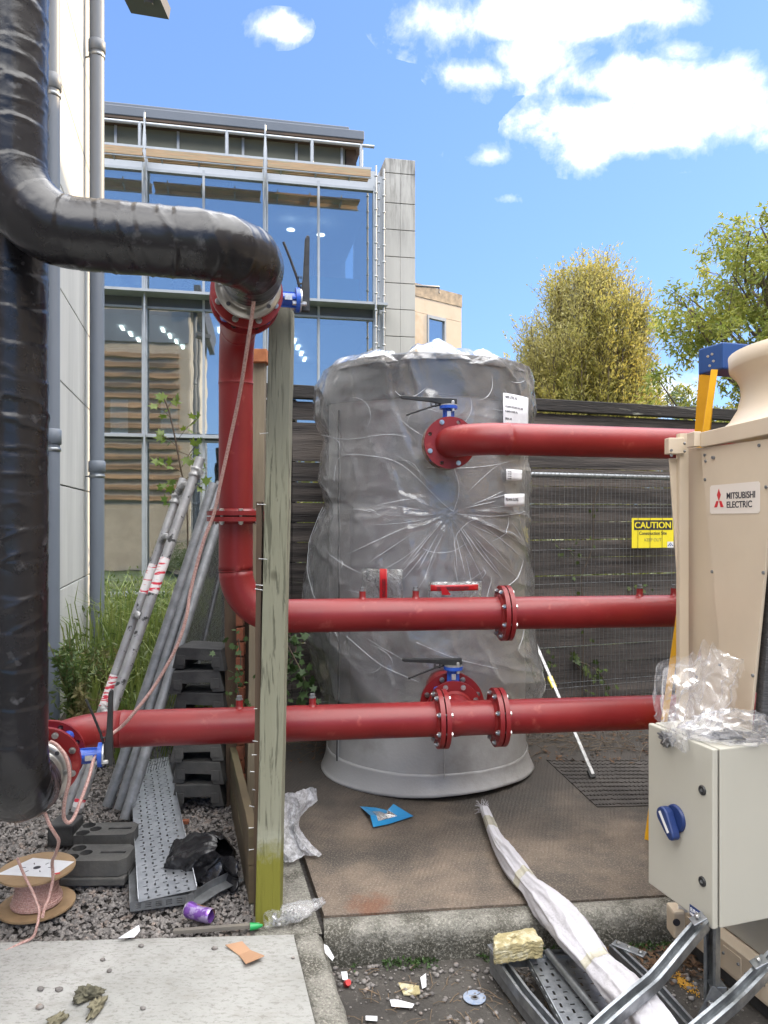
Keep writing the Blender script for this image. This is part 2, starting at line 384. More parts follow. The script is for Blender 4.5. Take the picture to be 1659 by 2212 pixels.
def kerbmat():
    m = mat('weathered_kerb', (.25, .24, .21), (.14, .135, .115), 9, .9, 0, 1, 70, c3=(.075, .07, .055), s3=4.5, t3=(.50, .66), detail=10)
    t, b = nodes(m); base = b.inputs['Base Color'].links[0].from_socket; tcn = t.new('ShaderNodeTexCoord'); v = tcn.outputs['Object']
    sx = t.new('ShaderNodeSeparateXYZ'); t.l.new(v, sx.inputs[0])
    zz = t.math('ADD', t.math('MULTIPLY', sx.outputs[2], -7.0), t.math('MULTIPLY', t.math('SUBTRACT', t.noise(v, 14, 7, .75), .5), 1.6))
    c = t.mix(t.math('MULTIPLY', t.ramp(zz, [(.22, 0), (.62, 1)]), .85), base, (.045, .043, .032))      # algae stained face
    c = t.mix(t.math('MULTIPLY', t.ramp(t.noise(v, 110, 5, .8), [(.52, 0), (.58, 1)]), .6), c, (.42, .4, .35))
    c = t.mix(t.math('MULTIPLY', t.ramp(t.noise(v, 80, 5, .8), [(.41, 1), (.47, 0)]), .6), c, (.05, .048, .04))
    t.l.new(c, b.inputs['Base Color']); return m
M_kerb = kerbmat()
def slabmat():
    m = mat('brown_slab', (.20, .155, .118), (.105, .084, .066), 5, .88, 0, 0, c3=(.065, .057, .049), s3=1.3, t3=(.46, .60), detail=10)
    t, b = nodes(m); base = b.inputs['Base Color'].links[0].from_socket
    tcn = t.new('ShaderNodeTexCoord'); mp = t.new('ShaderNodeMapping'); mp.inputs['Rotation'].default_value = (0, 0, R(15)); t.l.new(tcn.outputs['Object'], mp.inputs[0])
    wv = t.new('ShaderNodeTexWave'); wv.wave_type = 'BANDS'; wv.bands_direction = 'X'; wv.inputs['Scale'].default_value = 15; wv.inputs['Distortion'].default_value = 3.5
    wv.inputs['Detail'].default_value = 3; wv.inputs['Detail Scale'].default_value = 1.5; t.l.new(mp.outputs[0], wv.inputs[0])
    fade = t.ramp(t.noise(mp.outputs[0], 1.6, 4, .5), [(.35, .15), (.6, 1)])
    h = t.math('ADD', t.math('MULTIPLY', t.math('MULTIPLY', wv.outputs[1], fade), .7), t.math('MULTIPLY', t.noise(mp.outputs[0], 110, 5, .7), 1.0))
    bn = t.new('ShaderNodeBump'); bn.inputs['Strength'].default_value = .8; bn.inputs['Distance'].default_value = .005
    t.l.new(h, bn.inputs['Height']); t.l.new(bn.outputs[0], b.inputs['Normal'])
    c = t.mix(t.math('MULTIPLY', t.ramp(t.noise(mp.outputs[0], 110, 5, .8), [(.52, 0), (.60, 1)]), .6), base, (.34, .29, .235))
    c = t.mix(t.math('MULTIPLY', t.ramp(t.noise(mp.outputs[0], 70, 6, .8), [(.38, 1), (.45, 0)]), .6), c, (.07, .055, .045))
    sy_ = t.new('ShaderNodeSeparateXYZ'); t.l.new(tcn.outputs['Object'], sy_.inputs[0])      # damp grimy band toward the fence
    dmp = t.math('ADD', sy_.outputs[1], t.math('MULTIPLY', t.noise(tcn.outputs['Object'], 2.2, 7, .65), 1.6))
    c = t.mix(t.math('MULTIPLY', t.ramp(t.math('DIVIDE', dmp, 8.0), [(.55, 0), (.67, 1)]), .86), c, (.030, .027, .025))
    vm = t.new('ShaderNodeVectorMath'); vm.operation = 'DISTANCE'; t.l.new(tcn.outputs['Object'], vm.inputs[0]); vm.inputs[1].default_value = (-.06, 3.14, 0)
    rs = t.ramp(t.math('ADD', vm.outputs['Value'], t.math('MULTIPLY', t.noise(mp.outputs[0], 14, 7, .8), .30)), [(.19, 1), (.27, 0)])
    c = t.mix(t.math('MULTIPLY', rs, .55), c, (.20, .075, .035))
    t.l.new(c, b.inputs['Base Color']); return m
M_slab = slabmat()

def sheet(name, pts, z, m, th=.0):
    mb = MB(); mb.add([(x, y, z) for x, y in pts], [tuple(range(len(pts)))])
    o = mb.build(name, m); o['kind'] = 'structure'; return o
g = MB()
g.grid(lambda u, v: Vector(((u-.5)*1600, -300+v*1900, -.22)), 2, 2, False)
g.build('ground', M_grass_g)['kind'] = 'structure'
# kerb front line: passes (-.24, 2.95) along UC
K0 = Vector((-.243, 2.945, 0))
def kp(t, off=0, z=0): return K0+UC*t+Vector((-UC.y, UC.x, 0))*off+Vector((0, 0, z))
# road / yard surface below the kerb
mb = MB(); mb.grid(lambda u, v: Vector((-4+u*12, -14+v*17.6, -.15+.006*fbm((u*40, v*50, 0)))), 220, 300)
o = mb.build('road', M_road); o['kind'] = 'structure'
# slab
s0 = kp(.01, .10); s1 = kp(4.5, .10)
nb_ = Vector((-UC.y, UC.x, 0))
def slabfn(u, v):
    a = s0.lerp(s1, u); b = (s0+UA*3.6).lerp(s1+UA*3.6, u); p = a.lerp(b, v); p.z = .0
    if v == 0: p += nb_*(.012+.011*fbm((u*30, 3, 0), 1, 4))
    return p
mb = MB(); mb.grid(slabfn, 300, 12)
c0, c1, c2, c3 = slabfn(0, 0), slabfn(1, 0), slabfn(1, 1), slabfn(0, 1)
dn = Vector((0, 0, -.2)); mb.add([c0, c1, c1+dn, c0+dn], [(0, 3, 2, 1)]); mb.add([c0, c3, c3+dn, c0+dn], [(0, 1, 2, 3)])
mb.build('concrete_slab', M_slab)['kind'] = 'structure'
# kerb in front of the slab: rounded nose, broken back edge
def kerb(a, L, name, nrm, m=M_kerb, seed=0, wid=.10, d=UC):
    prof = [(wid, -.2), (wid, -.003), (.045, .0), (.022, -.008), (.006, -.028), (0, -.06), (-.004, -.2)]
    mb = MB(); n = int(L/.02)
    def fn(u, v):
        k = v*(len(prof)-1); i = min(int(k), len(prof)-2); f = k-i
        q = prof[i][0]*(1-f)+prof[i+1][0]*f; z = prof[i][1]*(1-f)+prof[i+1][1]*f
        p = a+d*(u*L)+nrm*q+Vector((0, 0, z)); e = fbm(p*9+Vector((seed, 0, 0)), 1, 4)*.009*(1 if v > .3 else .5)
        return p+Vector((-nrm.x*e, -nrm.y*e, e*.5 if .25 < v < .9 else 0))
    mb.grid(fn, n, 18); return mb.build(name, m)
nb = Vector((-UC.y, UC.x, 0))
kerb(kp(.005), 4.3, 'kerb', nb)['kind'] = 'structure'
# path kerb strip along UA, drop on its right
p_far = G(698, 2010); side = Vector((-UA.y, UA.x, 0))  # points left
side = side if side.x < 0 else -side
a0 = p_far-UA*3.2
kerb(a0, 3.2, 'path_kerb', side, seed=5, wid=.115, d=UA)['kind'] = 'structure'
# continuing strip between timber post and slab
st0 = p_far+side*.004; w2 = .26
mb = MB()
def stripfn(u, v):
    p = st0+UA*(v*2.6)+side*(u*w2); p.z = -.012+.003*fbm(p*14); return p
mb.grid(stripfn, 12, 80); mb.build('edging_strip', M_kerb)['kind'] = 'structure'
# pale path
q0 = p_far+side*.118
gl = G(73, 2034)
dirp = (q0-gl).normalized()
mb = MB()
def pathfn(u, v):
    a = q0-dirp*(u*3.2); p = a-UA*(v*3.4); p.z = .0; 
    if v < .001: p += Vector((0, .004*fbm(p*30), 0))
    return p
mb.grid(pathfn, 80, 60)
cc = [pathfn(i/40, 0) for i in range(41)]
for a, b in zip(cc, cc[1:]): mb.add([a, b, b+Vector((0, 0, -.12)), a+Vector((0, 0, -.12))], [(0, 1, 2, 3)])
mb.build('path', M_path)['kind'] = 'structure'
# gravel bed
mb = MB()
def gravfn(u, v):
    p = Vector((-3.6+u*3.35, 2.6+v*3.6, 0)); p.z = -.045+.012*fbm(p*3); return p
mb.grid(gravfn, 60, 60); mb.build('gravel_bed', M_gravb)['kind'] = 'structure'
mb = MB(); n = 0; rnd = random.Random(3)
def pathy(x): return gl.y+(x-gl.x)*dirp.y/dirp.x
while n < 19000:
    x = rnd.uniform(-2.9, -.44); y = rnd.uniform(2.75, 5.3)
    if rnd.random() < (y-3.6)*.45: continue
    if y < pathy(x)+.012: continue
    if x > -.50-(y-3.05)*.26: continue
    s = rnd.uniform(.008, .0165)*(1.15 if rnd.random() < .1 else 1); z = -.03+rnd.uniform(-.004, .010)
    M = Matrix.Rotation(rnd.uniform(0, 6.3), 3, 'Z') @ Matrix.Rotation(rnd.uniform(0, 3), 3, 'X')
    vs = [M @ Vector(v) for v in ((s,0,0),(-s,0,0),(0,s*rnd.uniform(.6,1),0),(0,-s*.8,0),(0,0,s*rnd.uniform(.5,.8)),(0,0,-s*.6))]
    vs = [v+Vector((x+rnd.uniform(-s,s)*.2, y, z)) for v in vs]
    mb.add(vs, [(0,2,4),(2,1,4),(1,3,4),(3,0,4),(2,0,5),(1,2,5),(3,1,5),(0,3,5)]); n += 1
o = mb.build('gravel', M_stone); tag(o, 'loose grey crushed stone covering the ground left of the timber post', 'gravel', kind='stuff')
# debris grit on the road under the kerb
mb = MB()
for i in range(1100):
    x = rnd.uniform(-.3, 1.7); y = rnd.uniform(2.1, 2.96) if rnd.random() < .6 else rnd.uniform(2.75, 2.96)
    y = min(y, 2.93+.115*(x+.24)); s = rnd.choice([.003, .004, .005, .006, .009, .013])
    if x < -.12-(y-2.4)*.25+.02: continue
    mb.blob((x, y, -.147+s*.3), (s, s*rnd.uniform(.6, 1), s*.7), i, .3, 2, 5, 3)
o = mb.build('grit', M_stone); tag(o, 'scattered small stones and grit on the dirty ground below the kerb', 'grit', kind='stuff')

# ---------------- office wall at the left ----------------
def wallmat():
    m = mat('wall_concrete', (.50, .50, .49), (.43, .43, .425), 5, .75, 0, .2, 40, stretch=(1, 1, .12), c3=(.36, .36, .36), s3=2.2, t3=(.55, .8)); return m
M_wall = wallmat(); M_joint = mat('joint', (.06, .06, .065), (.08, .08, .08), 10, .8)
def wl(d, z=0, off=0): return Vector((-1.18-.25*d, d, z))+Vector((.968, .242, 0))*off
lb = thing('office_building', 'pale concrete panel wall rising at the left behind the black insulated pipes', 'building', wl(8.0))
WE = 8.05
hz = [(1.64+(HY-y/1.8517)/F*6.26) for y in (1147, 1518, 1938, 2358)]
hs_ = [-.3, hz[3], hz[2], hz[1], hz[0], hz[0]+.89, hz[0]+1.78, hz[0]+2.67, 9.4]
mb = MB()
for za, zb in zip(hs_, hs_[1:]):
    for da, db in ((1.2, 3.3), (3.3, 5.1), (5.1, 7.55), (7.55, WE)):
        a = wl(da+.006, za+.006); b = wl(db-.006, za+.006); h = zb-za-.012
        mb.add([a, b, b+Vector((0, 0, h)), a+Vector((0, 0, h))]+[q+Vector((-.0968, -.0242, 0)) for q in (a, b, b+Vector((0, 0, h)), a+Vector((0, 0, h)))],
               [(0,1,2,3), (7,6,5,4), (0,4,5,1), (1,5,6,2), (2,6,7,3), (3,7,4,0)])
mb.build('wall', M_wall, lb, bevel=.004)
mb = MB(); a = wl(1.2, -.3, -.05); b = wl(WE-.01, -.3, -.05); u = Vector((0, 0, 9.68)); k = Vector((-4, -1, 0))
mb.add([a, b, b+u, a+u, a+k, b+k, b+k+u, a+k+u], [(0,1,2,3),(1,5,6,2),(5,4,7,6),(4,0,3,7),(3,2,6,7)]); mb.build('backing', M_joint, lb)
# gable end with timber louvres, mirrored in the office glass
ga, gb_ = wl(WE-.01, 0, -.05), wl(WE-.01, 0, -.05)+Vector((-4, -1, 0)); gn = Vector((-.243, .97, 0)); gl_ = (gb_-ga)
def gslab(name, z0, z1_, o0, o1, m, f0=0, f1=1):
    q = [ga+gl_*f0+gn*o0, ga+gl_*f1+gn*o0, ga+gl_*f1+gn*o1, ga+gl_*f0+gn*o1]; mb = MB(); mb.prism([(p.x, p.y) for p in q], Matrix.Translation((0, 0, z0)), z1_-z0); mb.build(name, m, lb)
M_louv = mat('timber_louvre', (.42, .29, .19), (.14, .10, .07), 3, .7, stretch=(.1, .1, 3.5))
gslab('gable_wall', -.2, 9.4, .004, .05, mat('gable_render', (.40, .37, .32), (.33, .3, .26), 2, .8), 0, 1)
for i in range(15): gslab('louvre', 2.3+i*.36, 2.46+i*.36, .052, .14, M_louv, .08, .98)
gslab('roof_band', 7.9, 9.0, .052, .10, M_down, .0, 1.0)
mb = MB(); mb.beam(wl(1.2, 9.5, .25), wl(WE+.3, 9.5, .25), .25, .9, (0, 0, 1)); mb.build('eaves', M_lead, lb)
mb = MB(); mb.beam(P(270, -14, 9.0), P(354, 0, 9.0), .14, .5, (0, 1, 0)); mb.tube([P(321, 0, 8.9), P(321, 10, 8.9)], .055, 12); mb.build('canopy', M_lead, lb)
def downpipe(px, d, r, label, collars, zt=9.4):
    base = Vector(((px-CX)/F*d, d, -.1)); t = thing('downpipe', label, 'drainpipe', base, 'grey downpipes on the left building')
    mb = MB(); mb.tube([base, base+Vector((0, 0, zt))], r, 24); mb.build('pipe', M_down, t)
    for y in collars:
        z = CH+(HY-y)/F*d; mb = MB()
        mb.lathe([(r+.001, -.09), (r+.012, -.085), (r+.012, .02), (r+.001, .03)], Matrix.Translation((base.x, base.y, z)), 24)
        mb.build('collar', M_down, t)
        mb = MB(); mb.beam((base.x-.18, base.y+.03, z-.13), (base.x-r, base.y, z-.13), .012, .012)
        mb.lathe([(r+.004, -.145), (r+.008, -.14), (r+.008, -.12), (r+.004, -.115)], Matrix.Translation((base.x, base.y, z)), 24)
        mb.build('bracket', M_galv, t)
downpipe(209.5, 7.7, .073, 'wide grey downpipe at the corner of the pale wall, beside the glass facade', (95, 1002))
downpipe(113, 5.7, .055, 'narrow grey downpipe on the pale wall, half hidden by the black insulated riser', (170, 935))

# ---------------- glass office ----------------
FO = Vector((-6.42, 17, 0)); FB = Vector((.98, .198, 0)); FN = Vector((.198, -.98, 0))
def fp(u, z, off=0): return FO+FB*u+FN*off+Vector((0, 0, z))
def fu(px, off=0):
    k = (px-CX)/F; o = FO+FN*off; return (k*o.y-o.x)/(FB.x-k*FB.y)
def fz(px, py, off=0):
    d = (FO+FN*off+FB*fu(px, off)).y; return CH+(HY-py)/F*d
gb = thing('glass_office', 'three storey glass fronted office with a flat dark roof behind the yard', 'building', fp(0, -.2))
def fbox(mb, u0, u1, z0, z1, o0, o1):
    vs = [fp(u, z, o) for u in (u0, u1) for z in (z0, z1) for o in (o0, o1)]
    mb.add(vs, [(0,1,3,2),(4,6,7,5),(0,4,5,1),(2,3,7,6),(0,2,6,4),(1,5,7,3)])
def glassmat():
    m = bpy.data.materials.new('window_glass'); m.use_nodes = True; t = NT(m.node_tree); t.n.clear()
    out = t.new('ShaderNodeOutputMaterial'); tr = t.new('ShaderNodeBsdfTransparent'); tr.inputs[0].default_value = (.68, .78, .82, 1)
    gs = t.new('ShaderNodeBsdfGlossy'); gs.inputs['Roughness'].default_value = .015; gs.inputs[0].default_value = (.86, .86, .84, 1)
    bn = t.new('ShaderNodeBump'); bn.inputs['Strength'].default_value = .15; bn.inputs['Distance'].default_value = .01
    tcn = t.new('ShaderNodeTexCoord'); t.l.new(t.noise(tcn.outputs['Object'], 1.2, 2), bn.inputs['Height']); t.l.new(bn.outputs[0], gs.inputs['Normal'])
    mx = t.new('ShaderNodeMixShader'); mx.inputs[0].default_value = .47
    t.l.new(tr.outputs[0], mx.inputs[1]); t.l.new(gs.outputs[0], mx.inputs[2]); t.l.new(mx.outputs[0], out.inputs[0]); return m
M_glass = glassmat()
M_frame = mat('window_frame', (.34, .36, .38), (.29, .31, .33), 4, .4, .3)
M_spand = mat('spandrel', (.42, .44, .46), (.38, .4, .42), 1, .35, .1)
M_roof = mat('roof_fascia', (.10, .115, .14), (.085, .10, .125), .8, .5, .2, .05, 8)
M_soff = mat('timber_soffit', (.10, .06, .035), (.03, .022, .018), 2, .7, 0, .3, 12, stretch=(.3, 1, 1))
M_slat = mat('timber_slats', (.42, .27, .15), (.25, .17, .1), 30, .7, 0, .5, 40, stretch=(.1, .1, 4), c3=(.24, .26, .17), s3=14, t3=(.5, .7))
M_int = mat('interior_wall', (.5, .55, .6), (.4, .45, .5), 1, .8)
M_intd = mat('interior_dark', (.07, .075, .08), (.04, .045, .05), 1, .8)
M_inw = mat('timber_lining', (.32, .2, .12), (.12, .08, .05), 5, .6, stretch=(.15, .15, 5))
def emit(name, c, s):
    m = bpy.data.materials.new(name); m.use_nodes = True; b = m.node_tree.nodes['Principled BSDF']
    b.inputs['Base Color'].default_value = (*c, 1); b.inputs['Emission Color'].default_value = (*c, 1); b.inputs['Emission Strength'].default_value = s; return m
M_lamp = emit('ceiling_light', (1, .93, .8), 2.5)
zg, z1, z2, zt = -.2, 3.57, 6.83, 9.72
cols = [-2.6, -1.2, fu(312), fu(440), fu(573), fu(688), fu(808)]
UE = fu(812)
k = 0
for (za, zb) in ((zg+.1, z1-.12), (z1+.06, z2-.30), (z2+.08, zt)):
    for ua, ub in zip([-4.0]+cols, cols):
        mb = MB(); fbox(mb, ua+.03, ub-.03, za, zb, -.03, -.018); mb.build('window', M_glass, gb)
mb = MB()
for i, u in enumerate(cols):
    if i in (2, 4): fbox(mb, u-.055, u-.02, 0, zt+.1, -.02, .05); fbox(mb, u+.03, u+.065, 0, zt+.1, -.02, .05)
    else: fbox(mb, u-.028, u+.028, 0, zt+.1, -.02, .05)
for z, h in ((z1, .07), (z1-.12, .04), (z2, .09), (z2-.3, .05), (zt, .06), (zg+.1, .1)): fbox(mb, -4, UE, z-h/2, z+h/2, -.022, .052)
mb.build('mullion', M_frame, gb)
mb = MB(); fbox(mb, -4, UE+.1, z1-.06, z1+.0, .06, .22); fbox(mb, -4, UE+.2, z2-.06, z2, .06, .5); mb.build('ledge', M_frame, gb)
mb = MB(); fbox(mb, -4, UE, z1-.105, z1-.04, -.2, -.015); fbox(mb, -4, UE, z2-.28, z2-.05, -.2, -.012); mb.build('floor_edge', M_roof, gb)
mb = MB(); fbox(mb, -4, UE, zt+.04, zt+.46, -.15, .03); mb.build('spandrel', M_spand, gb)
# vertical cable masts outside the glass
for px in (312, 573):
    u = fu(px, .35); mb = MB()
    mb.tube([fp(u, .3, .35), fp(u, zt+1.15, .35)], .025, 10)
    for j in range(26):
        z = .6+j*.37; mb.tube([fp(u, z, .35), fp(u+.0, z, .06)], .009, 6)
    mb.lathe([(.001, 1.5), (.05, .8), (.05, .3), (.001, -.2)], Matrix.Translation(fp(u, zt-.3, .35)), 10)
    mb.build('mast', M_frame, gb)
# corner masts stacked to the right of the glass
for px, off in ((812, .55), (829, .42), (818, .2)):
    u = fu(px, off); mb = MB(); mb.tube([fp(u, .3, off), fp(u, zt+.35, off)], .022, 10)
    for j in range(24): mb.lathe([(.02, 0), (.038, .01), (.038, .04), (.02, .05)], Matrix.Translation(fp(u, .6+j*.4, off)), 10)
    mb.build('mast', M_frame, gb)
mb = MB(); fbox(mb, UE, UE+.35, -.2, zt+.4, -3.5, -.08); mb.build('return_wall', M_spand, gb)
# slatted sun shade shelf
for ua, ub in ((-4, fu(308, .9)), (fu(316, .9), fu(568, .9)), (fu(578, .9), fu(800, .9))):
    mb = MB(); z = fz(573, 352, .9)
    for j in range(4): fbox(mb, ua, ub, z-.05+j*.004, z+.0+j*.004, .52+j*.09, .58+j*.09)
    mb.build('sun_shade', M_slat, gb)
    mb = MB(); fbox(mb, ua-.02, ub+.02, z+.06, z+.11, .9, .94); fbox(mb, ua-.02, ub+.02, z-.14, z-.11, .9, .93)
    k = 0
    u = ua+.3
    while u < ub: fbox(mb, u, u+.03, z-.1, z+.09, .60, .93); u += .8
    mb.build('shade_frame', M_frame, gb)
    mb = MB(); fbox(mb, ua, ub, z-.11, z+.055, .935, .945)
    mb.build('shade_slats', M_slat, gb)
# roof terrace rail
mb = MB(); zr = fz(573, 312, .3)
mb.tube([fp(-4, zr+.2, .3), fp(UE-.1, zr+.2, .3)], .04, 10)
for px in (302, 490, 674, 780): u = fu(px, .3); mb.tube([fp(u, zt+.4, .3), fp(u, zr+.22, .3)], .045, 10)
mb.build('roof_rail', M_frame, gb)
# set-back top storey and roof
ur = fu(787, .15); zf = fz(573, 284, .15); zf2 = fz(573, 256, .15)
mb = MB(); fbox(mb, -4, fu(745, -.25), zt+.42, zf, -.31, -.25); mb.build('window', mat('olive_glass', (.15, .155, .115), (.11, .115, .085), .6, .55, .0), gb)
for px in (250, 385, 525, 640, 738): u = fu(px, -.25); mb = MB(); fbox(mb, u-.03, u+.03, zt+.42, zf, -.27, -.21); mb.build('mullion', M_frame, gb)
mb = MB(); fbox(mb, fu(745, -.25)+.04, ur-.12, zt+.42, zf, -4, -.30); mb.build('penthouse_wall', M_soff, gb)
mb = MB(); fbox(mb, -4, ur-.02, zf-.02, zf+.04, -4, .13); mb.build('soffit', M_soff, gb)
mb = MB(); fbox(mb, -4, ur, zf+.04, zf2-.04, -4, .15); fbox(mb, -4, ur-.35, zf2-.04, zf2+.10, -4, .0); mb.build('roof', M_roof, gb, bevel=.02)
# interior
mb = MB(); fbox(mb, -4, UE-.02, -.2, zt+.3, -5.2, -5); mb.build('interior_wall', M_int, gb)
mb = MB()
for z in (z1-.1, z2-.27): fbox(mb, -4, UE-.02, z-.15, z+.12, -5, -.21)
fbox(mb, -4, UE-.02, zt-.06, zt+.04, -5, -.16); mb.build('floor_slab', M_int, gb)
mb = MB()
fbox(mb, -4, fu(450, -4.9), .1, z1-.3, -4.95, -4.85); fbox(mb, -4, fu(380, -3.2), z1+.1, z2-.4, -3.3, -3.2)
fbox(mb, fu(700, -3), UE-.05, -.2, 2.2, -3.1, -3); mb.build('partition', M_intd, gb)
mb = MB()
for j in range(9): fbox(mb, -3.8, fu(385, -3.1), z1+.35+j*.29, z1+.5+j*.29, -3.15, -2.9)
for j in range(6): fbox(mb, -3.8, fu(330, -3.1), 1.9+j*.2, 1.98+j*.2, -3.15, -2.9)
mb.build('timber_lining', M_inw, gb)
mb = MB()
for px, off0 in ((470, -.9), (625, -.9)):
    for j in range(5):
        u = fu(px, off0)+j*.16; o_ = off0-j*.75; fbox(mb, u, u+.09, z2-.47, z2-.45, o_-.5, o_)
for px in (255, 345): 
    for j in range(4): fbox(mb, fu(px, -1.0)+j*.12, fu(px, -1.0)+j*.12+.08, z2-.47, z2-.45, -1.6-j*.6, -1.2-j*.6)
mb.build('ceiling_light', M_lamp, gb)
mb = MB()
for px, py in ((305, 606), (628, 497), (693, 508)): c = fp(fu(px, -2), fz(px, py, -2), -2); mb.lathe([(.02, .03), (.11, .02), (.11, 0), (.001, -.01)], Matrix.Translation(c), 16)
mb.build('pendant_light', M_lamp, gb)
mb = MB()
fbox(mb, fu(650, -2.5), fu(790, -2.5), z2+.1, z2+1.5, -2.6, -2.5); mb.build('screen', mat('teal_screen', (.12, .42, .5), (.1, .4, .48), 1, .5), gb)
mb = MB()
for px in (240, 262, 370, 455, 490):
    u = fu(px, -1.2); fbox(mb, u, u+.5, z2+.75, z2+.8, -1.8, -1.1); fbox(mb, u+.05, u+.12, z2+.05, z2+.75, -1.7, -1.6); fbox(mb, u+.1, u+.4, z2+.82, z2+1.2, -1.5, -1.45)
for px in (235, 345): u = fu(px, -1.6); fbox(mb, u, u+.42, z1+.1, z1+1.1, -1.9, -1.85)
mb.build('desk', M_white, gb)

def tower(label, name, u0, u1, off, z_top, joints, m, nm='concrete_tower'):
    t = thing(name, label, 'building', fp(u0, -.2, off)); mb = MB()
    zs = [-.2]+joints+[z_top]
    for a, b in zip(zs, zs[1:]):
        x0, x1, x2 = u0, (u0+u1)/2, u1
        fbox(mb, x0, x1, a+.008, b-.008, off-5, off); 
        fbox(mb, x1+.003, x2, a+.008, b-.008, off-5, off+.001)
    mb.build('wall', m, t, bevel=.008)
    mb = MB(); fbox(mb, u0+.03, u1-.03, -.2, z_top-.03, off-4.9, off-.03); mb.build('backing', M_joint, t)
    return t
def towermat():
    m = mat('streaked_concrete', (.40, .39, .365), (.35, .34, .32), 3, .8, 0, .15, 20, stretch=(1, 1, .15))
    t, b = nodes(m); base = b.inputs['Base Color'].links[0].from_socket
    tcn = t.new('ShaderNodeTexCoord'); mp = t.new('ShaderNodeMapping'); mp.inputs['Scale'].default_value = (1, 1, .10); t.l.new(tcn.outputs['Object'], mp.inputs[0])
    sx = t.new('ShaderNodeSeparateXYZ'); t.l.new(tcn.outputs['Object'], sx.inputs[0])
    hgt = t.ramp(t.math('DIVIDE', sx.outputs[2], 11.0), [(.74, .0), (.97, 1)])
    st = t.ramp(t.noise(mp.outputs[0], 6, 8, .75), [(.42, 0), (.62, 1)])
    c = t.mix(t.math('MULTIPLY', t.math('MULTIPLY', st, hgt), .85), base, (.05, .048, .045)); t.l.new(c, b.inputs['Base Color']); return m
M_tower = towermat()
u0, u1 = fu(832, .1), fu(897, .1)
jy = [1695, 1520, 1350, 1180, 1005, 833, 640]
js = [fz(865, (300+y/1.62)/1.8517, .1) for y in jy]; js = [js[0]-.66*3, js[0]-.66*2, js[0]-.66]+js
tower('tall grey concrete stair tower with dark streaks, right of the glass office', 'concrete_tower', u0, u1, .1, fz(865, 343, .1), js, M_tower)
# cream block further back, turned towards the sun
cb = thing('cream_building', 'low cream coloured block with one narrow window, right of the concrete tower', 'building', (2, 29, -.2))
M_creamw = mat('cream_render', (.52, .42, .32), (.47, .38, .29), 1.5, .8, 0, .1, 10, c3=(.4, .3, .2), s3=.7)
cn = Vector((.62, -.785, 0)); cbx = Vector((.785, .62, 0)); cO = P(880, 1120, 28)
def cpl(px, py): return PL(px, py, cO, cn)
zt2 = cpl(950, 625).z
def cbox(mb, pa, pb, z0, z1, o0, o1):
    a = cpl(pa, 1000); b = cpl(pb, 1000); vs = []
    for q in (a, b):
        for z in (z0, z1):
            for o_ in (o0, o1): v = q+cn*o_; v.z = z; vs.append(v)
    mb.add(vs, [(0,1,3,2),(4,6,7,5),(0,4,5,1),(2,3,7,6),(0,2,6,4),(1,5,7,3)])
zj = cpl(950, 690).z; zwt = cpl(943, 684).z
mb = MB(); cbox(mb, 870, 922, -.2, zwt, -6, 0); cbox(mb, 964, 997, -.2, zwt, -6, 0); cbox(mb, 922, 964, -.2, 2.0, -6, 0)
cbox(mb, 870, 997, zwt+.012, zt2-.5, -6, 0); mb.build('wall', M_creamw, cb)
mb = MB(); cbox(mb, 870, 997.6, zt2-.49, zt2, -6, .02); mb.build('parapet', mat('stained_render', (.42, .32, .22), (.2, .16, .12), 4, .85, 0, .2, 10), cb)
mb = MB(); cbox(mb, 923, 926, 2.0, zwt, -.1, .03); cbox(mb, 960, 963, 2.0, zwt, -.1, .03); cbox(mb, 926, 960, zwt-.12, zwt, -.1, .03); fr_ = mb.build('window', M_frame, cb)
mb = MB(); cbox(mb, 926, 960, 2.0, zwt-.12, -.09, -.05); mb.build('pane', M_glass, fr_)
mb = MB(); cbox(mb, 926, 960, 2.0, zwt-.12, -.5, -.45); mb.build('blind', M_int, fr_)
mb = MB(); a = cpl(897, 617); b = cpl(948, 620); mb.tube([a, b, b-Vector((0, 0, .25))], .05, 8); mb.build('handrail', M_lead, cb)

# unseen block added to shade the yard; behind the viewer, a building bouncing light
nbld = thing('added_shade_block', 'unseen tall cream block added beyond the right edge to shade the yard', 'building', (10.5, 5, -.2))
mb = MB(); mb.box2((10.0, -12, -.2), (16, 15.5, 12.2)); mb.build('wall', M_creamw, nbld)
mb = MB()
for i in range(7):
    for z in (1.0, 4.2, 7.2): mb.box2((9.95, -11+i*3.7, z), (10.02, -9+i*3.7, z+1.6))
mb.build('window', M_glass, nbld)
rb = thing('rear_building', 'pale building standing behind the viewpoint, mirrored in the office glass', 'building', (-8, -10, -.2))
mb = MB(); mb.box2((-16, -16, -.2), (-2.2, -10, 11.3)); mb.build('wall', M_creamw, rb)
mb = MB(); mb.box2((-16, -9.98, 4.0), (-2.4, -9.9, 9.0))
mb.build('louvre', mat('dark_louvre', (.50, .36, .25), (.16, .12, .09), 3, .6, stretch=(.1, .1, 2.5)), rb)
mb = MB(); mb.box2((-16, -10.4, 11.3), (-2.0, -9.6, 11.7)); mb.build('roof', M_roof, rb)
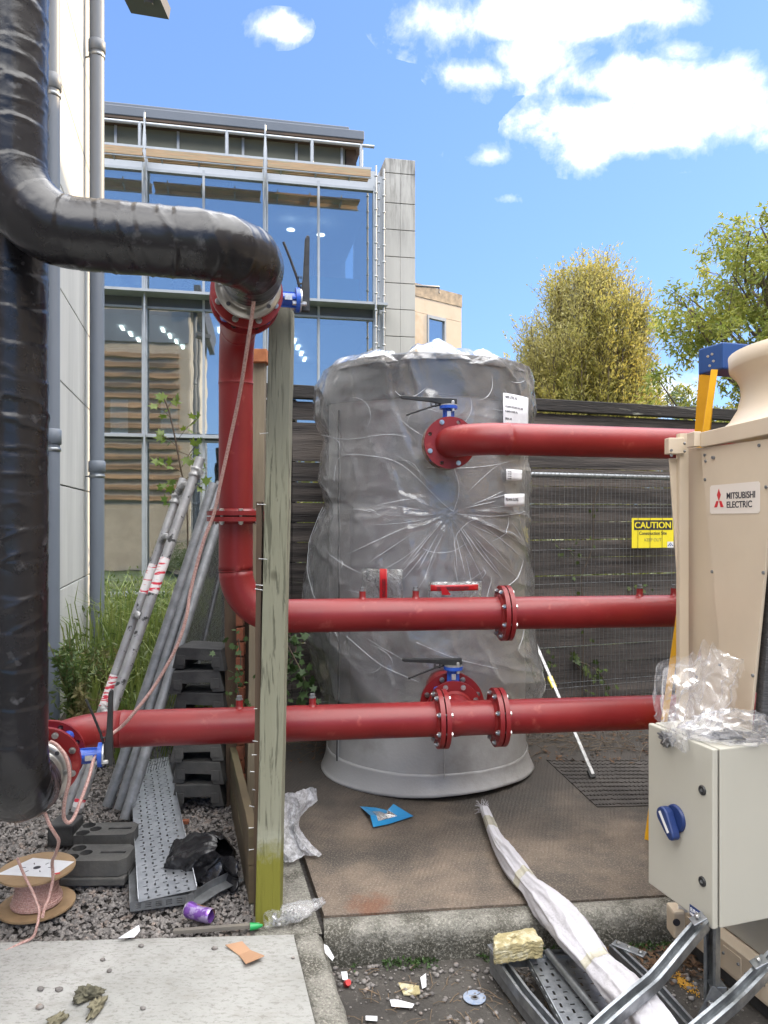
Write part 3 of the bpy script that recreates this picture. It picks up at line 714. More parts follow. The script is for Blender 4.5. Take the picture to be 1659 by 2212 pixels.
# ---------------- timber fence ----------------
FE0 = Vector((.2, 5.88, 0)); FD = Vector((.951, .309, 0)).normalized(); FNn = Vector((FD.y, -FD.x, 0))
def fe(t, z, off=0): return FE0+FD*t+FNn*off+Vector((0, 0, z))
def fe_t(px):
    k = (px-CX)/F; return (k*FE0.y-FE0.x)/(FD.x-k*FD.y)
ft0, ft1 = fe_t(478), fe_t(2100)
fence = thing('timber_fence', 'dark weathered fence of horizontal boards with narrow gaps behind the wrapped tank', 'fence', fe(0, -.1))
ztop = CH+258/F*fe(fe_t(1150), 0).y
rnd = random.Random(11)
z = ztop-.118; i = 0
joints = [fe_t(630), fe_t(1010), fe_t(1530)]
edges = [ft0]+joints+[ft1]
while z > .03:
    h = .1465 if i else .138
    for a, b in zip(edges, edges[1:]):
        mb = MB(); dz = rnd.uniform(-.003, .003); tl = rnd.uniform(-.004, .004); tk = .022
        p0 = fe(a+.003, z-h/2+dz, rnd.uniform(0, .004)); p1 = fe(b-.003, z-h/2+dz+tl, rnd.uniform(0, .004))
        n = 24
        def fn(u, v):
            q = p0.lerp(p1, u); k = int(v*4+.5) % 4
            s = [(-1, -1), (1, -1), (1, 1), (-1, 1)][k]
            e = .0035*fbm((u*9+i*3.3, k, a), 1, 3)
            return q+FNn*(s[0]*tk/2)+Vector((0, 0, s[1]*(h/2+e)))
        vs = []
        for u in range(n+1):
            for k in range(4): vs.append(fn(u/n, k/4))
        fs = [(u*4+k, u*4+(k+1) % 4, (u+1)*4+(k+1) % 4, (u+1)*4+k) for u in range(n) for k in range(4)]+[(0, 3, 2, 1), (n*4, n*4+1, n*4+2, n*4+3)]
        mb.add(vs, fs); mb.build('board', M_fence, fence, clean=True)
    z -= .152 if i else .157; i += 1
mb = MB(); mb.beam(fe(ft0, ztop-.05, .02), fe(ft1, ztop-.05, .02), .075, .10, (0, 0, 1))
cap = mb.build('top_rail', M_cap, fence, bevel=.008)
for t_ in joints+[ft0+.1, ft1-.3]:
    mb = MB(); mb.box2((-.05, -.05, -.2), (.05, .05, ztop-.1)); v = fe(t_, 0, -.075)
    mb.v = [q+v for q in mb.v]; mb.build('fence_post', M_cap, fence)

# ---------------- mesh site panel in front of the fence ----------------
pt0, pt1 = fe_t(1080)-.1, fe_t(1460)+.35
site = thing('site_panel', 'galvanised wire mesh site panel standing against the dark fence, right of the tank', 'fence panel', fe(pt0, 0, .16))
zt_ = CH+(HY-1028)/F*fe(fe_t(1300), 0, .16).y; zb_ = CH+(HY-1583)/F*fe(fe_t(1300), 0, .16).y
mb = MB()
for zz in (zt_, zb_): mb.tube([fe(pt0, zz, .16), fe(pt1, zz-.01, .16)], .021, 14)
for tt in (pt0, pt1): mb.tube([fe(tt, zb_, .16), fe(tt, zt_, .16)], .021, 14)
mb.build('frame', M_galv, site)
mb = MB(); tt = pt0+.02; rnd = random.Random(5); nw = 0
while tt < pt1:
    lean = rnd.uniform(-.006, .006)
    mb.tube([fe(tt, zb_-.02, .185), fe(tt+lean, (zt_+zb_)/2, .186+rnd.uniform(-.004, .004)), fe(tt+lean*.5, zt_+.02, .185)], .0016, 4, False)
    mb.tube([fe(tt, zt_+.02, .185), fe(tt+.002, zt_+.026, .16), fe(tt, zt_+.018, .135)], .0016, 4, False)
    tt += .038; nw += 1
for zz in [zt_-.24, zt_-.27, zt_-.62, zt_-.9, zt_-1.16, zt_-1.42, zt_-1.72, zt_-1.76, zt_-1.98]:
    mb.tube([fe(pt0, zz, .182), fe((pt0+pt1)/2, zz+.004, .182), fe(pt1, zz, .182)], .0018, 4, False)
mb.build('wire_mesh', M_galv, site)

# caution sign wired to the mesh
so_ = fe(0, 0, .205)
def sp(px, py): return PL(px, py, so_, FNn)
A_ = sp(1365, 1119); B_ = sp(1455, 1120); C_ = sp(1365, 1184); sw = (B_-A_).length; sh = (A_-C_).length
sg = thing('caution_sign', 'yellow caution construction site sign hanging on the wire mesh panel', 'sign', (A_+B_)/2-Vector((0, 0, sh)))
SM = Matrix.Translation(C_) @ Matrix(((FD.x, 0, FNn.x, 0), (FD.y, 0, FNn.y, 0), (0, 1, 0, 0), (0, 0, 0, 1)))
mb = MB(); mb.prism(rect(sw/2, sh/2, sw/2, sh/2), SM @ Matrix.Translation((0, 0, -.003)), .003); mb.build('board', M_yel, sg)
mb = MB(); mb.prism(rect(sw*.51, sh*.765, sw*.46, sh*.165), SM @ Matrix.Translation((0, 0, .0005)), .0006); mb.build('header', M_ink, sg)
text('CAUTION', sh*.29, SM @ Matrix.Translation((sw*.5, sh*.665, .0015)), M_yel, sg, .022, 1.12, 'CENTER')
text('Construction Site', sh*.155, SM @ Matrix.Translation((sw*.5, sh*.44, .0008)), M_ink, sg, .015, 1.0, 'CENTER')
text('KEEP OUT', sh*.15, SM @ Matrix.Translation((sw*.5, sh*.22, .0008)), M_inkfade, sg, .012, 1.0, 'CENTER')
mb = MB(); mb.prism(rect(sw*.92, sh*.1, sw*.075, sh*.1), SM @ Matrix.Translation((0, 0, .0005)), .0006); lg = mb.build('sticker', M_paper, sg)
mb = MB()
for (x, y) in ((.92, .15), (.895, .11), (.945, .11), (.87, .07), (.92, .07), (.97, .07)): mb.prism([(sw*x-.009, sh*y-.004), (sw*x+.009, sh*y-.004), (sw*x, sh*y+.006)], SM @ Matrix.Translation((0, 0, .0012)), .0004)
mb.build('emblem', M_navy2, lg)
mb = MB()
for x in (.13, .42, .71): mb.tube([SM @ Vector((sw*x, -.002, .006)), SM @ Vector((sw*x+.003, sh+.004, .006))], .0016, 5)
mb.build('wire', M_ink, sg)
# raking prop behind the right side of the tank
pr = thing('prop_pole', 'pale aluminium prop leaning behind the tank, its black foot on the slab', 'pole', G(1281, 1682, .0))
pb = G(1281, 1680, .01); pt = P(1130, 1330, 5.35)
mb = MB(); mb.beam(pb+Vector((0, 0, .02)), pt, .016, .022, (1, 0, 0)); mb.build('pole', M_alu, pr, bevel=.003)
mb = MB(); mb.beam(pb, pb+(pt-pb).normalized()*.05, .03, .038, (1, 0, 0)); mb.build('foot', M_blk, pr)
q = pb.lerp(pt, .52); mb = MB(); mb.beam(q, pb.lerp(pt, .59), .024, .032, (1, 0, 0)); mb.build('sticker', M_yel, pr)

# ---------------- storage tank ----------------
TC = Vector((.285, 5.0, 0)); TR = .655
def tankmat():
    m = mat('grey_jacket', (.42, .42, .425), (.38, .38, .385), 1.4, .32, 0, .15, 60, c3=(.29, .285, .28), s3=2.2); return m
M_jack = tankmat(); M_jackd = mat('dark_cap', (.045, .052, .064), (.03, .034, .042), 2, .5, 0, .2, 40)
M_zip = mat('zip', (.035, .035, .04), (.06, .06, .06), 50, .6); M_seam = mat('seam', (.5, .5, .5), (.4, .4, .4), 60, .5)
tank = thing('storage_tank', 'tall cylindrical tank in a grey fabric jacket standing on the slab', 'tank', TC)
def tz(py, d=4.35): return CH+(HY-py)/F*d
def tsurf(th, z, r): return TC+Vector((math.sin(th)*r, -math.cos(th)*r, z))
mb = MB()
zj_ = 2.36
def jac(u, v):
    th = u*2*math.pi; z = .09+v*(2.42-.09)
    w_ = .008*fbm((math.sin(th)*2, math.cos(th)*2, z*3), 1.3, 3)+.010*math.sin(z*9+math.sin(th*3)*2)*max(0, 1-abs(z-1.1))*fbm((th, z, 3), 1)
    sag = .012*max(0, 1-(z-.09)/.4)
    return tsurf(th, z, TR+w_+sag-.0)
mb.grid(jac, 160, 70, True, True); mb.build('jacket', M_jack, tank)
mb = MB()
def hem(u, v):
    th = u*2*math.pi; r = TR+.018+.035*(1-v)**2+.008*math.sin(th*5+1)*(1-v); z = .012+v*.13+.02*math.sin(th*2+.6)*(1-v)+.012*fbm((th*1.5, 0, 0), 1, 3)
    return tsurf(th, max(z, .004), r)
mb.grid(hem, 160, 8, True, True); mb.build('hem', M_jack, tank, solid=.006)
mb = MB()
mb.lathe([(TR-.02, .0), (TR-.02, .1)], Matrix.Translation(TC), 48); mb.build('base', M_blk, tank)
mb = MB()
def capf(u, v):
    th = u*2*math.pi
    if v < .7: zz = 2.33+.035*math.sin(th*1.0+2.4)+.02*math.sin(3*th)+(v/.7)*(.24-.03*math.sin(th+2.4)); r = TR+.022
    elif v < .85: f = (v-.7)/.15; zz = 2.58+.045*math.sin(f*1.57); r = TR+.022-.07*f*f
    else: f = (v-.85)/.15; zz = 2.625+.03*f; r = (TR-.048)*(1-f)
    return tsurf(th, zz+.008*fbm((th*2, v*3, 0), 1), r+.01*fbm((th*3, v*4, 5), 1))
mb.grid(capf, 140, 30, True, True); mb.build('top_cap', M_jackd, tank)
for px, py0, py1 in ((733, 860, 1690), (953, 1490, 1700)):
    th = math.asin((((px-CX)/F*4.55)-TC.x)/TR)
    mb = MB(); mb.tube([tsurf(th, .12+i*.055, TR+.013+.003*math.sin(i*.9)+.012*max(0, 1-(.03+i*.055)/.4)) for i in range(41 if py0 < 1000 else 9)], .005, 8)
    if px < 800: mb.build('zip', M_zip, tank)
    mb = MB()
    for dth in ((-.018, .018) if px < 800 else (0,)): mb.tube([tsurf(th+dth, .12+i*.055, TR+.011+.003*math.sin(i*.9)+.012*max(0, 1-(.03+i*.055)/.4)) for i in range(41 if py0 < 1000 else 9)], .0025, 6)
    mb.build('seam', M_seam, tank)
def decal(px0, px1, py0, py1, name, m, parent, d=4.55, r=TR+.022, lines=None, seg=8, tilt=0):
    z0 = CH+(HY-py1)/F*d; z1_ = CH+(HY-py0)/F*d
    def thx(px):
        # meet the sight line with the cylinder
        k = (px-CX)/F; a = 1+k*k; b_ = -2*(k*TC.x+TC.y); c_ = TC.x**2+TC.y**2-r*r; dd = (-b_-math.sqrt(max(0, b_*b_-4*a*c_)))/(2*a)
        return math.asin(max(-1, min(1, (k*dd-TC.x)/r)))
    t0, t1 = thx(px0), thx(px1); mb = MB()
    mb.grid(lambda u, v: tsurf(t0+(t1-t0)*u, z0+(z1_-z0)*v+tilt*u, r+.001*math.sin(u*9)), seg, 3); o = mb.build(name, m, parent, solid=.0008)
    return o, t0, t1, z0, z1_
def curved_text(body, size, t0, z, r, m, parent, bold=.012, sx=1):
    me = text_mesh(body, size, bold, .0003, sx); me.materials.clear(); me.materials.append(m); o0 = org(parent)
    for v in me.vertices:
        th = t0+v.co.x/r; p = tsurf(th, z+v.co.y, r+v.co.z); v.co = p-o0
    o = link('lettering', me, parent); return o
# ---------------- plastic sheet over the tank ----------------
M_film = film('sheet_film', milk=.19, milkc=(.95, .96, .98), rough=.05, bump=.6, bscale=6, gl=.75, crease=3.4)
sheet_ = thing('plastic_sheet', 'clear crumpled polythene sheet draped over the grey storage tank', 'plastic sheet', TC+Vector((0, 0, .6)))
# measured half outlines: (height y, left x, right x)
prof = [(775, 742, 1120), (800, 700, 1143), (850, 680, 1146), (900, 677, 1146), (950, 697, 1140), (1000, 693, 1139), (1040, 690, 1144), (1090, 702, 1140), (1110, 690, 1140), (1160, 672, 1140), (1230, 659, 1143), (1300, 657, 1150), (1370, 662, 1152), (1440, 690, 1160), (1480, 700, 1163), (1540, 700, 1158), (1590, 705, 1140), (1640, 712, 1130)]
pz = [(CH+(HY-y)/F*4.97, (920-l)*.003125, (r_-920)*.003125) for y, l, r_ in prof]
def side_r(z):
    if z >= pz[0][0]: return pz[0][1], pz[0][2]
    for (za, la, ra), (zb, lb_, rb_) in zip(pz, pz[1:]):
        if za >= z >= zb:
            f = (za-z)/(za-zb); return la+(lb_-la)*f, ra+(rb_-ra)*f
    return pz[-1][1], pz[-1][2]
gx, gz = .38, CH+(HY-1105)/F*4.33           # point where the folds gather
def wrap(th, z):
    l, r_ = side_r(z); s = math.sin(th); c = math.cos(th)
    side = (r_ if s > 0 else l); k = abs(s)**2.2; base = TR+.030
    r = base*(1-k)+max(side, TR+.022)*k
    x = math.sin(th)*TR*1.0+TC.x; dx = x-gx; dz_ = z-gz; rad = math.hypot(dx, dz_); ang = math.atan2(dz_, dx)
    f1 = ridge(ang*2.9+1.9*fbm((dx*1.4, dz_*1.4, 7), 1))**4*math.exp(-((rad-.22)/.36)**2)*.026*max(0, min(1, .15+1.6*fbm((ang*1.7, rad, 31), 1)+(.7 if dz_ < 0 else .0)))
    f2 = .45*ridge(z*3.2+.9*fbm((x*1.2, z*1.5, 2), 1.3)+.35*x)**5*.022*(.4+.6*max(0, fbm((x*1.5, z*1.2, 11), 1)+.5))
    f3 = ridge((x*5+z*1.7)+1.3*fbm((x*2, z*1.2, 5), 1))**6*.011
    f4 = .006*fbm((x*7, z*7, th), 1, 4)
    bag = .05*max(0, fbm((s*2.5, c*2.5, z*3), 1.1, 3))*max(0, min(1, (z-2.0)/.35))
    # skirt swings out toward the lower right and lower left
    low = max(0, min(1, (1.05-z)/.5)); f5 = low*(.012+.022*ridge(x*1.3+z*2.4+.5*fbm((x, z, 3), 1))**3)
    if c < -.2: f5 = min(f5, .02)
    r = r+max(0, f1)+f2+f3+f4+bag+f5
    return max(r, TR+.014)
def hemz(th):
    # the sheet hangs lower at the left, is hitched up across the front
    s = math.sin(th); x = math.sin(th)*TR
    return .53-.22*max(0, -s-.25)-.20*max(0, s-.55)+.05*math.sin(th*3)+.02*fbm((th*3, 1, 1), 1)
NU, NV = 420, 230
mb = MB()
def wf(u, v):
    th = u*2*math.pi; h0 = hemz(th); z = h0+(2.60-h0)*v
    p = tsurf(th, z, wrap(th, z)); return p
mb.grid(wf, NU, NV, True, True)
top = len(mb.v)-NU
def tf(u, v):
    th = u*2*math.pi; r0 = wrap(th, 2.60); f = v
    z = 2.60+.05*math.sin(min(1, f*3)*1.57)+.045*max(-.4, fbm((math.cos(th)*1.8, math.sin(th)*1.8, f*1.5), 1.1, 2))*2*(1-f*.5)
    if v == 0: z = 2.60
    return tsurf(th, z, r0*(1-f)*(1 if v > 0 else 1)+.02*fbm((th*4, f*5, 1), 1)*(f > 0))
mb.grid(tf, 260, 26, True, True)
mb.build('sheet', M_film, sheet_)
# loose billow at the left and ruffles along the top
mb = MB()
def bil(u, v):
    z = .52+v*1.15; x = -.80+u*.52; e = (1-v)**.6
    th = -1.75+u*1.0; r = TR+.06+.13*math.sin(math.pi*min(1, v*1.1))*(1-u)*1.1+.02*fbm((u*4, v*5, 0), 1)+.02*ridge(u*3+v*1.4)**4
    return tsurf(th, z, r)
mb.grid(bil, 40, 80); mb.build('fold', M_film, sheet_)
for k_, (px0, px1, h_, ly) in enumerate(((700, 860, .09, .0), (865, 1010, .11, .01), (1000, 1140, .09, -.01))):
    x0 = (px0-CX)/F*4.5; x1 = (px1-CX)/F*4.5; mb = MB()
    def ruf(u, v):
        x = x0+(x1-x0)*u; th = math.asin(max(-.99, min(.99, (x-TC.x)/(TR+.03)))); e = math.sin(math.pi*u)**.5
        z = 2.56+v*(h_+.05*fbm((u*4, k_, 0), 1)+.02)*e+.01*fbm((u*5, v*2, k_), 1, 2)
        return tsurf(th, z+ly, TR+.045-.10*v*v+.02*fbm((u*5, v*2, k_+4), 1.0, 2))
    mb.grid(ruf, 60, 14); mb.build('ruffle', M_film, sheet_)
# gathered cords of twisted film
M_filmw = mat('twisted_film_glint', (.7, .72, .76), (.5, .52, .56), 60, .15, 0, .4, 60, spec=.8)
for pts in ([(735, 1040), (745, 990), (800, 985), (870, 1005), (950, 1085), (974, 1105)], [(697, 1095), (700, 1200), (720, 1290), (755, 1370)], [(974, 1105), (985, 1060), (975, 1010)], [(920, 1010), (975, 1012), (1040, 1008), (1110, 995)], [(980, 1110), (1060, 1115), (1135, 1105)],
            [(770, 1370), (830, 1430), (905, 1470)], [(700, 940), (760, 950), (840, 940), (880, 945)], [(900, 1385), (980, 1420), (1060, 1440)]):
    q = []
    for a in smooth_path([(x, y, 0) for x, y in pts], 8):
        k = (a.x-CX)/F; th = math.asin(max(-.98, min(.98, (k*4.42-TC.x)/TR))); z = CH+(HY-a.y)/F*(TC.y-TR*math.cos(th))
        q.append(tsurf(th, z, wrap(th, z)+.006))
    mb = MB(); mb.tube(q, lambda L, th, p: .0011+.0012*abs(vn(p, 30)), 6); mb.build('crease', M_filmw, sheet_)
rnd = random.Random(44)  # short pale slivers modelled as the white glints along the film folds
for k_ in range(84):
    if k_ < 40:
        a = rnd.uniform(-3.1, .3) if k_ % 3 else rnd.uniform(-3.14, 3.14); r1 = rnd.uniform(.07, .26); L_ = rnd.uniform(.10, .36); bend = rnd.uniform(-.5, .5)
        line = [(gx+math.cos(a+bend*f*L_)*(r1+L_*f), gz+math.sin(a+bend*f*L_)*(r1+L_*f)*1.2) for f in (0, .25, .5, .75, 1)]
    else:
        x0 = rnd.uniform(-.28, .86); z0 = rnd.uniform(.7, 2.5); a = rnd.choice([rnd.uniform(-.35, .35), rnd.uniform(1.2, 1.9), rnd.uniform(-1.2, -.5)]); L_ = rnd.uniform(.05, .30); bend = rnd.uniform(-1.2, 1.2)
        line = [(x0+math.cos(a+bend*f)*L_*f, z0+math.sin(a+bend*f)*L_*f) for f in (0, .25, .5, .75, 1)]
    q = []
    for x, z in [(p.x, p.y) for p in smooth_path([(x, z, 0) for x, z in line], 4)]:
        s_ = (x-TC.x)/TR
        if abs(s_) > .96 or z > 2.55 or z < .6: q = []; break
        th = math.asin(s_); q.append(tsurf(th, z, wrap(th, z)+.002))
    if len(q) > 4:
        n_ = len(q); w_ = rnd.uniform(.0010, .0024); mb = MB(); mb.tube(q, [w_*math.sin(math.pi*(i+.3)/n_)+.0001 for i in range(n_)], 6); mb.build('crease', M_filmw, sheet_)
# papers on the tank
RR = TR+.075
def wdec(px0, px1, py0, py1, m, par, name='label', d=4.55, r=None, tilt=0): return decal(px0, px1, py0, py1, name, m, par, d, r or RR, tilt=tilt)
lab = thing('tank_label', 'tall white printed sheet pasted high on the right of the wrapped tank', 'label', TC+Vector((.5, -.5, 2)))
o, t0, t1, z0, z1_ = wdec(1087, 1141, 857, 985, M_paper, lab, 'sheet')
for body, zz, sz in (('4000 LITRE 762', .92, .022), ('VOLANO DI FLUIDO DEL TERM', .77, .016), ('FLANGE COVER: 95x', .69, .016), ('SERIAL NR.', .57, .016), ('03', .42, .02)): curved_text(body, sz, t0+.02, z0+(z1_-z0)*zz, RR+.002, M_ink, lab, .01, .8)
lab2 = thing('data_label', 'small square white label on the right of the wrapped tank, below the red pipe', 'label', TC+Vector((.5, -.5, 1.9)))
o, t0, t1, z0, z1_ = wdec(1094, 1128, 1016, 1040, M_paper, lab2, 'sheet')
for k_ in range(4): curved_text('III II IIII I', .011, t0+.012, z0+(z1_-z0)*(.72-.2*k_), RR+.002, M_ink, lab2, 0, 1)
lab3 = thing('name_label', 'white strip label below the small square one on the wrapped tank', 'label', TC+Vector((.5, -.5, 1.7)))
o, t0, t1, z0, z1_ = wdec(1090, 1133, 1069, 1096, M_paper, lab3, 'sheet', tilt=.008)
curved_text('PEDANA FLUOREL', .024, t0+.01, z0+(z1_-z0)*.5, RR+.003, M_ink, lab3, .012, .62)
lab4 = thing('document_pouch', 'clear document pouch with an upright red strip on the front of the wrapped tank', 'pouch', TC+Vector((0, -.6, 1.1)))
M_pouch = film('pouch_film', milk=.18, rough=.06, bump=.9, bscale=26, gl=.7)
M_redl = mat('red_strip', (.5, .012, .018), (.42, .01, .015), 6, .3, coat=.3)
wdec(782, 870, 1229, 1330, M_pouch, lab4, 'pouch', 4.33, TR+.085)
o, t0, t1, z0, z1_ = wdec(820, 836, 1228, 1330, M_redl, lab4, 'strip', 4.33, TR+.092)
me = text_mesh('DOCUMENTS ENCLOSED', .026, .02, .0003, .8); me.materials.clear(); me.materials.append(M_ink)
for v in me.vertices:
    a, b = v.co.x, v.co.y; v.co = tsurf(t0+(.036-b)/RR, z0-.02+a, TR+.0955)-org(lab4)
link('lettering', me, lab4)
lab5 = thing('document_pouch', 'clear document pouch with crumpled red tape, lower right front of the wrapped tank', 'pouch', TC+Vector((.2, -.6, 1.1)))
wdec(925, 1040, 1255, 1330, M_pouch, lab5, 'pouch', 4.33, TR+.088)
o, t0, t1, z0, z1_ = wdec(930, 1033, 1261, 1274, M_redl, lab5, 'strip', 4.33, TR+.092)
curved_text('DOCUMENTS ENCLOSED', .022, t0+.05, z0+.008, TR+.0945, M_ink, lab5, .02, .75)
mb = MB(); mb.prism([(0, 0), (.05, .0), (.02, .045), (-.01, .05)], at(P(955, 1285, 4.235), (0, -1, 0)), .001); mb.build('strip', M_redl, lab5)

# ---------------- pipes ----------------
def pipe(name, path, r, m, parent, welds=(), n=40, step=.03, extra=None):
    path = dense(path, step)
    # extra rings at the welds
    L = 0; out = [path[0]]; ws = sorted(welds)
    for a, b in zip(path, path[1:]):
        l = (b-a).length
        for w_ in ws:
            for dd in (-.006, -.002, .002, .006):
                if L < w_+dd < L+l: out.append(a.lerp(b, (w_+dd-L)/l))
        out.append(b); L += l
    def rf(L, th, p):
        k = r
        for w_ in ws:
            if abs(L-w_) < .003: k += .0028+.0012*vn(p, 80)
            elif abs(L-w_) < .0065: k += .0008
        return k
    mb = MB(); mb.tube(out, rf, n); return mb.build(name, m, parent)
bolt_me = {}
def bolt_mesh(L, s):
    key = (round(L, 3), round(s, 4))
    if key in bolt_me: return bolt_me[key]
    mb = MB()
    mb.lathe([(s*.5, -L/2-s*1.3), (s*.5, L/2+s*.2)], Matrix(), 10)
    mb.lathe([(s*1.05, L/2), (s*1.05, L/2+s*.16)], Matrix(), 16, False); mb.lathe([(s*1.05, -L/2-s*.16), (s*1.05, -L/2)], Matrix(), 16, False)
    mb.lathe([(s*.9, L/2+s*.16), (s*.92, L/2+s*.7), (s*.78, L/2+s*.82)], Matrix(), 6, False)
    mb.lathe([(s*.9, -L/2-s*.95), (s*.92, -L/2-s*.16)], Matrix.Rotation(.4, 4, 'Z'), 6, False)
    me = bpy.data.meshes.new('bolt'); me.from_pydata(mb.v, [], mb.f); me.polygons.foreach_set('use_smooth', mb.sm); me.materials.append(M_bolt); bolt_me[key] = me; return me
def flange(parent, c, n, R_=.1425, bore=.07, th=.022, holes=8, pcd=.12, hr=.011, m=None, name='flange', rot=None, skip=()):
    me = plate_mesh(circ(0, 0, R_, 64), [circ(pcd*math.cos(a), pcd*math.sin(a), hr, 14) for a in [math.pi*2*(i+.5)/holes+(rot or 0) for i in range(holes)]]+[circ(0, 0, bore, 48)], th, name)
    me.materials.clear(); me.materials.append(m or M_red)
    M = at(c, n); o = link(name, me, parent, M); md = o.modifiers.new('bevel', 'BEVEL'); md.width = .002; md.segments = 2; md.limit_method = 'ANGLE'; md.angle_limit = R(50)
    return o, M
def add_bolts(root, fl, M, L, off=0, s=.013, holes=8, pcd=.12, rot=0, which=None):
    # fl has its own placement, so bolts are placed in its local frame
    for i in range(holes):
        if which is not None and i not in which: continue
        a = math.pi*2*(i+.5)/holes+rot
        b = bpy.data.objects.new('bolt', bolt_mesh(L, s)); scene.collection.objects.link(b); b.parent = fl; b.location = (pcd*math.cos(a), pcd*math.sin(a), off)
def flange_pair(root, c, n, gap=.007, **kw):
    n = Vector(n).normalized(); th = .022
    o1, M1 = flange(root, c+n*(gap/2+th/2), n, **kw); o2, M2 = flange(root, c-n*(gap/2+th/2), n, **kw)
    add_bolts(root, o1, M1, th*2+gap, -(gap/2+th/2)); mb = MB()
    # weld neck collars and gasket
    for sg_ in (1, -1): mb.lathe([(.098, 0), (.092, .008), (.0845, .012)], at(c+n*sg_*(gap/2+th), n*sg_), 40, capb=False, capt=False)
    mb.build('weld', M_red, root)
    mb = MB(); mb.lathe([(.108, -gap/2), (.108, gap/2)], at(c, n), 40); mb.build('gasket', M_rub, root)
def plug(root, p, up=Vector((0, 0, 1)), L=.04):
    mb = MB(); M = at(p, up)
    mb.lathe([(.024, .0), (.0185, .008), (.0165, .012), (.0165, L)], M, 20); o = mb.build('test_point', M_red, root)
    mb = MB(); mb.lathe([(.0145, L), (.0175, L+.001), (.0175, L+.006), (.013, L+.007), (.013, L+.02)], M, 6, False); mb.build('cap', M_galvd, o)
def valve(root, c, n, u, l, neck=.155, R_=.135, rev=1):
    c = Vector(c); n = Vector(n).normalized(); u = Vector(u).normalized(); l = Vector(l).normalized()
    mb = MB(); mb.lathe([(.085, -.026), (R_-.03, -.026), (R_-.03, .026), (.085, .026)], at(c, n), 40, capb=False, capt=False)
    for i in range(4):
        a = math.pi*2*(i+.5)/4; F_ = frame(n, u).to_3x3(); d = F_ @ Vector((math.cos(a), math.sin(a), 0)); mb.lathe([(.022, -.024), (.022, .024)], at(c+d*(R_-.02), n), 14)
    body = mb.build('valve', M_blue, root, label='blue butterfly valve clamped between red flanges')
    mb = MB(); mb.lathe([(.036, .08), (.030, .125), (.026, .15), (.026, neck+.035)], at(c, u, n), 20)
    for a in (0, math.pi/2, math.pi, 1.5*math.pi): 
        F_ = frame(u, n).to_3x3(); d = F_ @ Vector((math.cos(a), math.sin(a), 0)); mb.beam(c+d*.026+u*.12, c+d*.026+u*(neck+.035), .008, .012, d)
    mb.lathe([(.05, neck+.035), (.05, neck+.052)], at(c, u, n), 28)
    mb.build('neck', M_blue, body)
    mb = MB(); mb.lathe([(.047, neck+.053), (.047, neck+.059)], at(c, u, n), 30, False)
    for sgn in (-1, 1): mb.lathe([(.009, neck+.02), (.009, neck+.075), (.006, neck+.078)], at(c+l.cross(u)*.033*sgn-l*.022, u, n), 6, False)
    mb.build('notch_plate', M_steeltag, body)
    hp = c+u*(neck+.072)
    mb = MB(); w_ = n
    F_ = Matrix((l, u, n)).transposed().to_4x4(); F_.translation = hp-n*.013
    mb.prism([(-.045, -.01), (.05, -.012), (.10, -.004), (.255, .004), (.268, .010), (.268, .018), (.258, .022), (.10, .020), (.05, .022), (-.045, .022)], F_, .026)
    mb.build('lever', M_blk, body, bevel=.003)
    mb = MB(); mb.tube([hp+l*.03-u*.012, hp+l*.09-u*.028, hp+l*.17-u*.058, hp+l*.235-u*.085], .0055, 8); mb.tube([hp+l*.07+u*.004, hp+l*.07-u*.03], .004, 8)
    for j in range(5): mb.lathe([(.006, -.001), (.0075, 0), (.006, .001)], at(hp+l*.095-u*(.004+.006*j), u), 10)
    mb.build('trigger', M_blk, body)
    pv = (-n if n.y > .3 else n)
    pv = Vector((0, -1, 0)); pv = (pv-u*pv.dot(u)).normalized()
    mb = MB(); mb.beam(c+pv*.0375+u*(neck-.012), c+pv*.0375+u*(neck+.018), .022, .002, pv); mb.build('nameplate', M_steeltag, body)
r0 = .084; ER = .229
VX = Vector((-.74, 3.70, 0)); DT = Vector((-.25, .968, 0)).normalized()    # toward the back
zt3 = CH+.90; zm = CH-.49; zl = CH-.985
PB = Vector((.995, .10, 0)).normalized()
# (a) upper loop
loop = thing('red_pipe', 'red pipe dropping from the black elbow then turning right across the tank front', 'pipe', (VX.x, VX.y, zm), 'red painted steel pipes')
pa = Vector((VX.x, VX.y, zt3)); pc = Vector((VX.x, VX.y, zm)); ftop = pa-DT*.72; pend = pc+PB*3.1
path = fillet([ftop, pa, pc, pend], ER, 12)
tl = (path[1]-path[0]).length; arc = ER*math.pi/2*.995
pipe('pipe', path, r0, M_red, loop, welds=(tl, tl+arc, tl+arc+.10+(zt3-zm-2*ER-.1), (tl+arc)+(zt3-zm-2*ER)+.0, (tl+arc)+(zt3-zm-2*ER)+arc+.002))
flange_pair(loop, Vector((VX.x, VX.y, CH+(HY-1115)/F*3.70)), (0, 0, 1), rot=.25)
flange_pair(loop, pc+PB*1.372, PB)
for px in (783, 898, 1382, 1456):
    k = (px-CX)/F; t = (k*pc.y-pc.x)/(PB.x-k*PB.y); plug(loop, pc+PB*t+Vector((0, 0, r0-.004)))
# top flange stack
fc = Vector((-.533, 2.90, zt3)); fc = pa-DT*.74
o1, M1 = flange(loop, fc+DT*.075, DT); add_bolts(loop, o1, M1, .13, -.055, rot=0)
o2, M2 = flange(loop, fc-DT*.035, DT, name='flange')
valve(loop, fc+DT*.02, DT, UB, (0, 0, 1), neck=.165)
